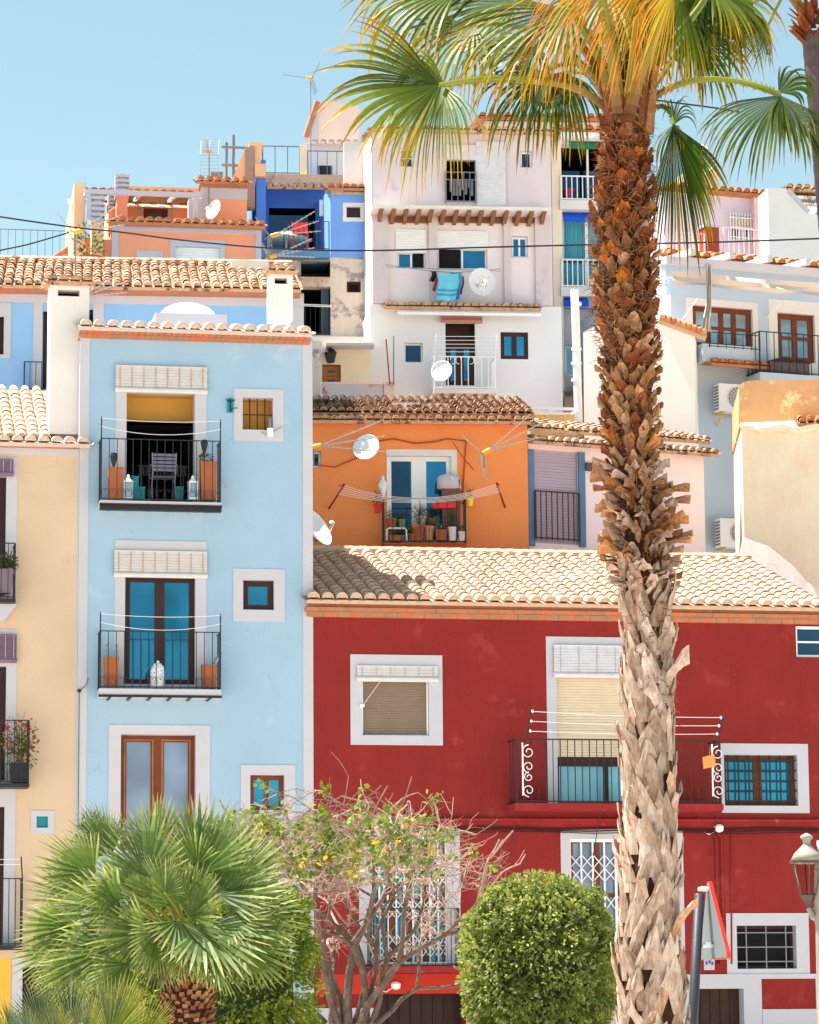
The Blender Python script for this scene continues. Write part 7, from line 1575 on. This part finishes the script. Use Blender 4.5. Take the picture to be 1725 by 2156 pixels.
# ---- clipped ficus, hedge
fic = leafmat('ficus_leaf', [(0, (.12, .17, .035)), (.5, (.24, .3, .07)), (1, (.44, .48, .16))], trans=.38, vary=.55, rough=.5, spec=.3)
hed = leafmat('hedge_leaf', [(0, (.08, .15, .02)), (.6, (.2, .29, .035)), (1, (.44, .46, .07))], trans=.34, vary=.5, rough=.5, spec=.3)
def ball(F, root, c, rad, n, mt, L, W, flat_top=1., amp=.12, seed=0, lower=-1., inner=(.045, .07, .02), sqe=.82):
    """clipped dome of small hanging leaves in clumps over a dark solid core"""
    c = Vector(c); m = MB(); k = 0
    while k < n:
        q = Vector((rnd.gauss(0, 1), rnd.gauss(0, 1), rnd.gauss(0, 1))).normalized()
        if q.z < lower or (q.y > .5 and rnd.random() < .75): continue
        sq = lambda v_, e: math.copysign(abs(v_)**e, v_)
        nz_ = noise.noise(q*3.2+Vector((seed, 0, 0)))*amp+noise.noise(q*8+Vector((seed, 5, 0)))*amp*1.0
        kk = (1+nz_)*(1-.14*rnd.random()**2); p = Vector((c.x+sq(q.x, sqe)*rad[0]*kk, c.y+sq(q.y, sqe)*rad[1]*kk, c.z+sq(q.z, sqe)*rad[2]*kk))
        d = (q*.55+Vector((rnd.gauss(0, .45), rnd.gauss(0, .45), rnd.gauss(-.55, .4)))).normalized(); sd = d.cross(q+Vector((rnd.gauss(0, .5), rnd.gauss(0, .5), rnd.gauss(0, .5)))).normalized()
        m.leaf(p, d, sd, L*rnd.uniform(.6, 1.25), W*rnd.uniform(.7, 1.2), rnd.random(), min(1, max(0, .45+.5*noise.noise(q*6)+rnd.gauss(0, .25)))); k += 1
    for _ in range(int(n*.02)):
        q = Vector((rnd.gauss(0, 1), -abs(rnd.gauss(0, 1)), rnd.gauss(.6, 1))).normalized(); p = Vector((c.x+q.x*rad[0]*1.02, c.y+q.y*rad[1]*1.02, c.z+q.z*rad[2]*1.02)); d = (q+Vector((rnd.gauss(0, .3), 0, rnd.gauss(.2, .3)))).normalized()
        for j in range(4): m.leaf(p+d*j*.025, (d+Vector((rnd.gauss(0, .6), rnd.gauss(0, .6), rnd.gauss(0, .6)))).normalized(), d.cross(Vector((0, 1, .2))).normalized(), L, W, rnd.random(), rnd.uniform(.6, 1))
    m.build('crown', mt, root)
    m = MB(); n1, n2 = 20, 12
    for j in range(n2):
        for i_ in range(n1):
            f = []
            for (a, b) in ((i_, j), (i_+1, j), (i_+1, j+1), (i_, j+1)):
                th, ph = 2*PI*a/n1, PI*b/n2; q = Vector((math.sin(ph)*math.cos(th), math.sin(ph)*math.sin(th), math.cos(ph))); kk = .8*(1+noise.noise(q*3.2+Vector((seed, 0, 0)))*amp); f.append((c.x+q.x*rad[0]*kk, c.y+q.y*rad[1]*kk, c.z+q.z*rad[2]*kk))
            m.face(f[::-1])
    m.build('dark_core', mat('dark_core_'+root.name, inner, .95, .5, 8, 1, 30), root)  # solid dark core added to block the view through the leaves
    m = MB(); m.tube([(c.x, c.y, 0), (c.x, c.y, max(.3, c.z-rad[2]*.4))], [.08, .06], 8); m.build('trunk', mat('bark_'+root.name, (.16, .11, .08), .95, .3, 8, .8, 20), root)
F = Fr(1130, 28, 0); x0, z0 = F.P(972, 2010); x1, _ = F.P(1296, 2010); zt = F.P(1130, 1856)[1]; rx = (x1-x0)/2
fb_ = thing(F, 'clipped_ficus', ((x0+x1)/2, 0, 0), 'round clipped bright green ficus beside the big palm trunk', 'tree')
ball(F, fb_, ((x0+x1)/2, 0, zt-rx*1.1), (rx*.94, rx*.94, rx*1.08), 38000, fic, .046, .024, seed=3, amp=.15, sqe=.72)
F = Fr(560, 27, 0); x1, _ = F.P(660, 2050); xx, zt = F.P(540, 1842); 
hb = thing(F, 'large_clipped_hedge', (x1-1.1, 0, 0), 'large clipped green hedge behind the bushy fan palm, sunlit on its right shoulder', 'hedge')
ball(F, hb, (x1-.84, .3, zt-.98), (.84, .7, 1.0), 26000, hed, .05, .026, seed=9, amp=.12, sqe=.66)
F = Fr(300, 27.5, 0); xx, zt = F.P(290, 1930); hb = thing(F, 'low_hedge', (xx, .2, 0), 'darker low hedge showing beneath the left fronds of the bushy fan palm', 'hedge'); ball(F, hb, (xx+.1, .2, zt-.7), (.55, .6, .75), 9000, hed, .05, .026, seed=15, amp=.14)
F = Fr(198, 40, 0); xx, zt = F.P(198, 1716); sd_ = thing(F, 'dark_topped_shrub', (xx, 0, 0), 'small dark spiky shrub top peeping over the left fronds of the bushy palm', 'shrub'); m = MB(); m.leaves((xx, 0, zt-.25), (.2, .2, .28), 900, .1, .014, -.9, .2); m.build('foliage', leafmat('dark_needle', [(0, (.015, .045, .015)), (1, (.04, .08, .02))]), sd_); m = MB(); m.tube([(xx, 0, 0), (xx, 0, zt-.3)], [.05, .03], 6); m.build('trunk', fibm, sd_)

# ---- bushy fan palm in front on the left
F = Fr(400, 24, 0); px2 = 275.0
bp1 = thing(F, 'bushy_fan_palm', (F.P(395, 2156)[0], 0, 0), 'bushy fan palm with stiff green fans and a stubbly brown trunk, lower left', 'palm tree')
fan1 = leafmat('stiff_fan_leaf', [(0, (.05, .11, .025)), (.5, (.115, .19, .045)), (.88, (.28, .34, .12)), (1, (.55, .42, .2))], trans=.3, vary=.5, rough=.5, spec=.3)
cx, cz = F.P(400, 1985); crown = Vector((cx, 0, cz))
def stiff_fan(F, root, hub, mid, nrm, R, mt, n=34, spread=78, droop=.06, org=None, b1=1., fuse=.5, cup=.25):
    m = MB(); frond(m, hub, mid, nrm, R, n, spread, fuse, droop, Vector((-.02, 0, 0)), steps=5, pleat=.55, ragged=.07, wmul=1., b1=b1, dry=.02, tilt_cup=cup); o = m.build('frond', mt, root)
    pm_ = MB(); a, b = Vector(org), Vector(hub); petiole(pm_, [a, a.lerp(b, .5)+Vector((0, -.02, .05)), b], .016, .009, rnd.random(), spines=False); pm_.build('petiole', pm, o)
specs = [ # hub u, v, y, angle, tip, radius px, spread
 (311, 1847, -.45, 88, 12, 152, 80), (253, 1917, -.5, 170, 15, 150, 80), (348, 1880, -.6, 78, 40, 95, 62), (373, 1939, -.65, 285, 35, 120, 75), (432, 1953, -.6, 318, 30, 165, 80),
 (476, 1884, -.4, 30, 15, 190, 70), (430, 1840, -.3, 70, 10, 170, 70), (200, 1840, -.3, 150, 10, 130, 75), (235, 1800, -.15, 120, 0, 120, 70), (330, 1790, .0, 92, -10, 118, 75), (400, 1800, .1, 82, -10, 118, 75),
 (480, 1810, .0, 55, -5, 130, 75), (530, 1850, -.1, 30, 5, 140, 75), (555, 1930, -.2, 350, 10, 150, 75), (540, 1990, -.3, 325, 15, 150, 75), (470, 2020, -.4, 300, 20, 110, 70),
 (230, 2000, -.35, 205, 15, 150, 75), (150, 1950, -.2, 190, 5, 120, 70), (270, 2030, -.45, 235, 20, 120, 70), (330, 1960, -.65, 240, 40, 110, 70), (190, 1900, .1, 165, -5, 150, 70),
 (300, 1900, -.1, 140, 10, 150, 75), (450, 1900, .2, 45, 0, 190, 70), (360, 1850, .3, 100, 0, 150, 80), (420, 1760+60, -.4, 105, 25, 95, 70), (255, 1870, -.55, 205, 35, 110, 70), (500, 1935, -.5, 5, 30, 130, 75), (380, 2000, -.5, 262, 45, 95, 70), (130, 2000, .0, 205, 0, 110, 65), (165, 1960, -.1, 180, 0, 110, 70), (170, 2030, -.25, 215, 12, 120, 65), (180, 1850, .0, 158, 0, 100, 65), (400, 1930, -.35, 60, 30, 130, 75), (380, 1905, -.2, 120, 20, 140, 75), (420, 1990, -.55, 290, 35, 120, 70), (340, 2000, -.5, 250, 30, 100, 65), (510, 1890, -.25, 15, 10, 150, 75), (310, 1965, -.45, 190, 25, 140, 75)]
for (u, v, y, an, tip, R_, sp_) in specs:
    if u > 400: u = 400+(u-400)*.76
    if u > 450: R_ *= .86
    h = F.p3(u, v, y); mid = img(F, an, tip); nr = img(F, an+90, 62)
    stiff_fan(F, bp1, h, mid, nr, R_*1.04/px2, fan1, rnd.randint(22, 28), sp_*.95, .18 if an > 180 else .05, tuple(crown+Vector((rnd.gauss(0, .06), rnd.gauss(0, .06), 0))))
m = MB(); xb, zb = F.P(392, 2156); zt = F.P(398, 1990)[1]; m.tube([(xb+.0, 0, 0), (xb, 0, zb), (cx, 0, zt)], [.2, .2, .17], 14); m.build('trunk', fibm, bp1)
m = MB(); st = bootmat('palm_stub', (.07, .025, .015), (.5, .24, .12), [(.1, .04, .02), (.34, .14, .07), (.5, .28, .17), (.3, .1, .05)])
for j in range(22):
    zz = zb-.25+j*.037
    for k in range(17):
        an = 2*PI*(k+(j % 2)*.5)/17+rnd.gauss(0, .06); r = .19-.012*(j/34); o = Vector((math.cos(an), math.sin(an), 0)); p = Vector((xb+(cx-xb)*(j/22), 0, zz+rnd.gauss(0, .01)))+o*r*.93; tp = p+o*rnd.uniform(.03, .055)+Vector((0, 0, .06)); s_ = Vector((-o.y, o.x, 0)); a_ = rnd.random()
        m.face([p-s_*.026, p+s_*.026, tp+s_*.017, tp-s_*.017], a_, .6); m.face([tp-s_*.017, tp+s_*.017, tp+s_*.014-o*.03+Vector((0, 0, .004)), tp-s_*.014-o*.03+Vector((0, 0, .004))], min(1, a_+.2), 1.)
        m.face([p-s_*.026+Vector((0, 0, .03)), p-s_*.026, tp-s_*.017, tp-s_*.014-o*.03], a_, .3); m.face([p+s_*.026, p+s_*.026+Vector((0, 0, .03)), tp+s_*.014-o*.03, tp+s_*.017], a_, .3)
m.build('leaf_stubs', st, bp1)['kind'] = 'stuff'
# ---- lowest fan palm at the corner
F = Fr(130, 22, 0); px3 = 300.
bp2 = thing(F, 'low_fan_palm', (F.P(130, 2156)[0], 0, 0), 'low dark fan palm with upright blades in the bottom left corner', 'palm tree')
fan2 = leafmat('dark_fan_leaf', [(0, (.03, .075, .03)), (.6, (.06, .12, .035)), (1, (.2, .24, .05))], trans=.25, vary=.4, rough=.32, spec=.6)
fan3 = leafmat('olive_fan_leaf', [(0, (.07, .1, .015)), (.6, (.13, .17, .025)), (1, (.35, .3, .06))], trans=.35, vary=.4, rough=.32, spec=.5)
for (u, v, y, an, R_, mt) in ((30, 2190, -.2, 110, 95, fan2), (90, 2175, -.1, 95, 120, fan2), (150, 2165, .0, 88, 115, fan2), (230, 2190, -.2, 70, 150, fan3), (290, 2200, -.1, 55, 120, fan3), (200, 2175, .1, 85, 110, fan2), (10, 2180, -.3, 140, 80, fan3), (120, 2200, -.4, 90, 95, fan3), (180, 2210, -.4, 80, 110, fan3), (60, 2200, -.4, 100, 90, fan2), (260, 2170, .2, 75, 110, fan3)):
    h = F.p3(u, v, y); org = F.p3(130, 2330, 0); stiff_fan(F, bp2, h, img(F, an, 8), img(F, an+90, 55), R_/px3, mt, 30, 62, .03, org, fuse=.45)
m = MB(); xb, zb = F.P(130, 2320); m.tube([(xb, 0, 0), (xb, 0, zb)], [.16, .13], 12); m.build('trunk', fibm, bp2)

# ---- bare twiggy shrub
F = Fr(760, 33, 0); sh = thing(F, 'bare_shrub', (F.P(745, 2156)[0], 0, 0), 'mostly leafless pale branched shrub with scattered green leaves in front of the red house', 'shrub')
brm = mat('pale_bark', (.47, .32, .26), .9, .3, 6, .5, 30); br = MB(); lf = MB(); rs_ = random.Random(5)
x0, z0 = F.P(745, 2156); tips = []
capu = [(F.P(u, v)[0], F.P(u, v)[1]) for u, v in ((430, 1720), (560, 1665), (640, 1640), (820, 1640), (950, 1690), (1040, 1790), (1120, 1830))]
def zcap(x):
    for k in range(len(capu)-1):
        if capu[k][0] <= x <= capu[k+1][0]: return capu[k][1]+(capu[k+1][1]-capu[k][1])*(x-capu[k][0])/(capu[k+1][0]-capu[k][0])-.45*rs_.random()**1.5
    return -1e9 if x > capu[0][0] else capu[0][1]
def grow(p, d, L, r, lev):
    if p.z > zcap(p.x): return
    if r < .0034 or lev > 9 or not (xlo_ < p.x < xhi_): tips.append((p, d)); return
    pts = [p]; q = p.copy(); dd = d.copy(); n = 3
    for k in range(n):
        dd = (dd+Vector((rs_.gauss(0, .16), rs_.gauss(0, .16), rs_.gauss(.0, .1)))).normalized(); q = q+dd*L/n; pts.append(q.copy())
    br.k = 0 if r < .016 else 1; br.tube(pts, [r, r*.93, r*.87, r*.8], 6 if r > .01 else 4, rs_.random(), cap=False)
    nb = 2 if rs_.random() < .72 or lev < 2 else 3
    for b in range(nb):
        sp = rs_.uniform(.3, .75)*(1 if b % 2 else -1); ax = Vector((rs_.gauss(0, .3), 1, rs_.gauss(0, .3))).normalized(); nd = Matrix.Rotation(sp, 3, ax) @ dd
        nd = (nd+Vector((rs_.gauss(0, .15), rs_.gauss(0, .32), rs_.gauss(.0, .12)))).normalized()
        if q.z > ztop: nd.z -= .55; nd.normalize()
        if q.x > xr2_ and rs_.random() < .28: continue
        grow(q, nd, L*rs_.uniform(.68, .95), r*rs_.uniform(.6, .76), lev+1)
ztop = F.P(760, 1760)[1]; xr2_ = F.P(960, 1800)[0]; xlo_ = F.P(470, 1800)[0]; xhi_ = F.P(1090, 1800)[0]
for (du, an, L_, r_) in ((-55, 118, .8, .04), (-30, 104, .85, .045), (-10, 95, .8, .05), (10, 82, .8, .045), (25, 100, .9, .04), (-70, 135, .62, .03), (35, 66, .7, .035), (0, 60, .55, .025), (-45, 88, .7, .03), (-80, 150, .6, .028), (20, 92, .8, .03), (-20, 112, .8, .03), (45, 50, .6, .028)):
    b = Vector((F.P(745+du, 2156)[0], rs_.uniform(-.1, .1), 0)); f_ = Vector((F.P(745+du*1.1, 2150)[0], rs_.uniform(-.12, .12), z0)); br.tube([b, (b+f_)/2, f_], [r_*1.1, r_*1.05, r_], 7, .5); grow(f_, img(F, an, rs_.gauss(0, 12)), L_, r_, 0)
zt_lo = F.P(760, 1860)[1]; xr_ = F.P(830, 1800)[0]
for (p, d) in tips:
    br.k = 0
    for _q in range(2):      # dead curled twig ends
        q = [p]; dd = (d+Vector((rs_.gauss(0, .6), rs_.gauss(0, .4), rs_.gauss(0, .5)))).normalized()
        for k in range(5): dd = (dd+Vector((rs_.gauss(0, .5), 0, rs_.gauss(0, .4)))).normalized(); q.append(q[-1]+dd*.045)
        br.tube(q, [.0038, .0036, .0033, .003, .0025, .0016], 3, rs_.random(), cap=False)
    if p.z > zt_lo and rs_.random() < (.62 if p.x < xr_ else .3):
        yel = rs_.random() < .05
        for k in range(rs_.randint(4, 9)):
            c = p+Vector((rs_.gauss(0, .035), rs_.gauss(0, .04), rs_.gauss(0, .035))); dd = Vector((rs_.gauss(0, 1), rs_.gauss(0, .7), rs_.gauss(-.5, .6))).normalized(); lf.leaf(c, dd, dd.cross(Vector((rs_.gauss(0, 1), rs_.gauss(0, 1), rs_.gauss(0, 1)))).normalized(), rs_.uniform(.05, .085), rs_.uniform(.04, .06), rs_.random(), 1. if yel else rs_.uniform(0, .75))
print('shrub tips', len(tips))
br.build('branches', [brm, mat('brown_bark', (.2, .135, .11), .9, .4, 9, .7, 30)], sh)['kind'] = 'stuff'; lf.build('foliage', leafmat('shrub_leaf', [(0, (.07, .15, .02)), (.7, (.2, .31, .04)), (.9, (.5, .5, .04)), (1, (.75, .55, .04))], trans=.4), sh)['kind'] = 'stuff'
# ------------------------------------------------------------------ ground, camera, light
m = MB(); m.face([(-400, -60, 0), (400, -60, 0), (400, 300, 0), (-400, 300, 0)])
tag(m.build('ground', mat('pale_sand_paving', (.6,.54,.48), .9, .06, .4, .3, 6)), kind='structure')
cam = bpy.data.cameras.new('camera'); co_ = bpy.data.objects.new('camera', cam); COL.objects.link(co_)
co_.matrix_world = Matrix.Translation(CAM) @ CR.to_4x4(); cam.sensor_fit = 'HORIZONTAL'; cam.sensor_width = 36; cam.lens = 36*FPX/W0
cam.clip_start = .5; cam.clip_end = 2000; S.camera = co_
AZ_B, EL = math.radians(3), math.radians(67)      # sun high on the left, a little behind the facades
sd = Vector((-math.cos(AZ_B)*math.cos(EL), math.sin(AZ_B)*math.cos(EL), math.sin(EL)))
sun = bpy.data.lights.new('sun', 'SUN'); sun.energy = 5.0; sun.angle = math.radians(.5); sun.color = (1, .94, .84)
so = bpy.data.objects.new('sun', sun); COL.objects.link(so); so.rotation_euler = sd.to_track_quat('Z', 'Y').to_euler()
w = bpy.data.worlds.new('World'); S.world = w; w.use_nodes = True; nt = w.node_tree
sky = nt.nodes.new('ShaderNodeTexSky'); sky.sky_type = 'NISHITA'; sky.sun_disc = False; sky.sun_elevation = EL
sky.sun_rotation = math.atan2(sd.x, sd.y); sky.altitude = 0; sky.air_density = 1.0; sky.dust_density = .6; sky.ozone_density = 1.5
tn = nt.nodes.new('ShaderNodeMix'); tn.data_type = 'RGBA'; tn.blend_type = 'MULTIPLY'; tn.inputs[0].default_value = 1; tn.inputs[7].default_value = (1.1, 1.1, .84, 1)
nt.links.new(sky.outputs[0], tn.inputs[6]); nt.links.new(tn.outputs[2], nt.nodes['Background'].inputs[0]); nt.nodes['Background'].inputs[1].default_value = .087
S.view_settings.view_transform = 'Standard'; S.view_settings.look = 'None'; S.view_settings.exposure = EXPO; S.view_settings.gamma = 1
S.cycles.max_bounces = 6; S.cycles.diffuse_bounces = 3; S.cycles.glossy_bounces = 2; S.cycles.transmission_bounces = 3; S.cycles.transparent_max_bounces = 4
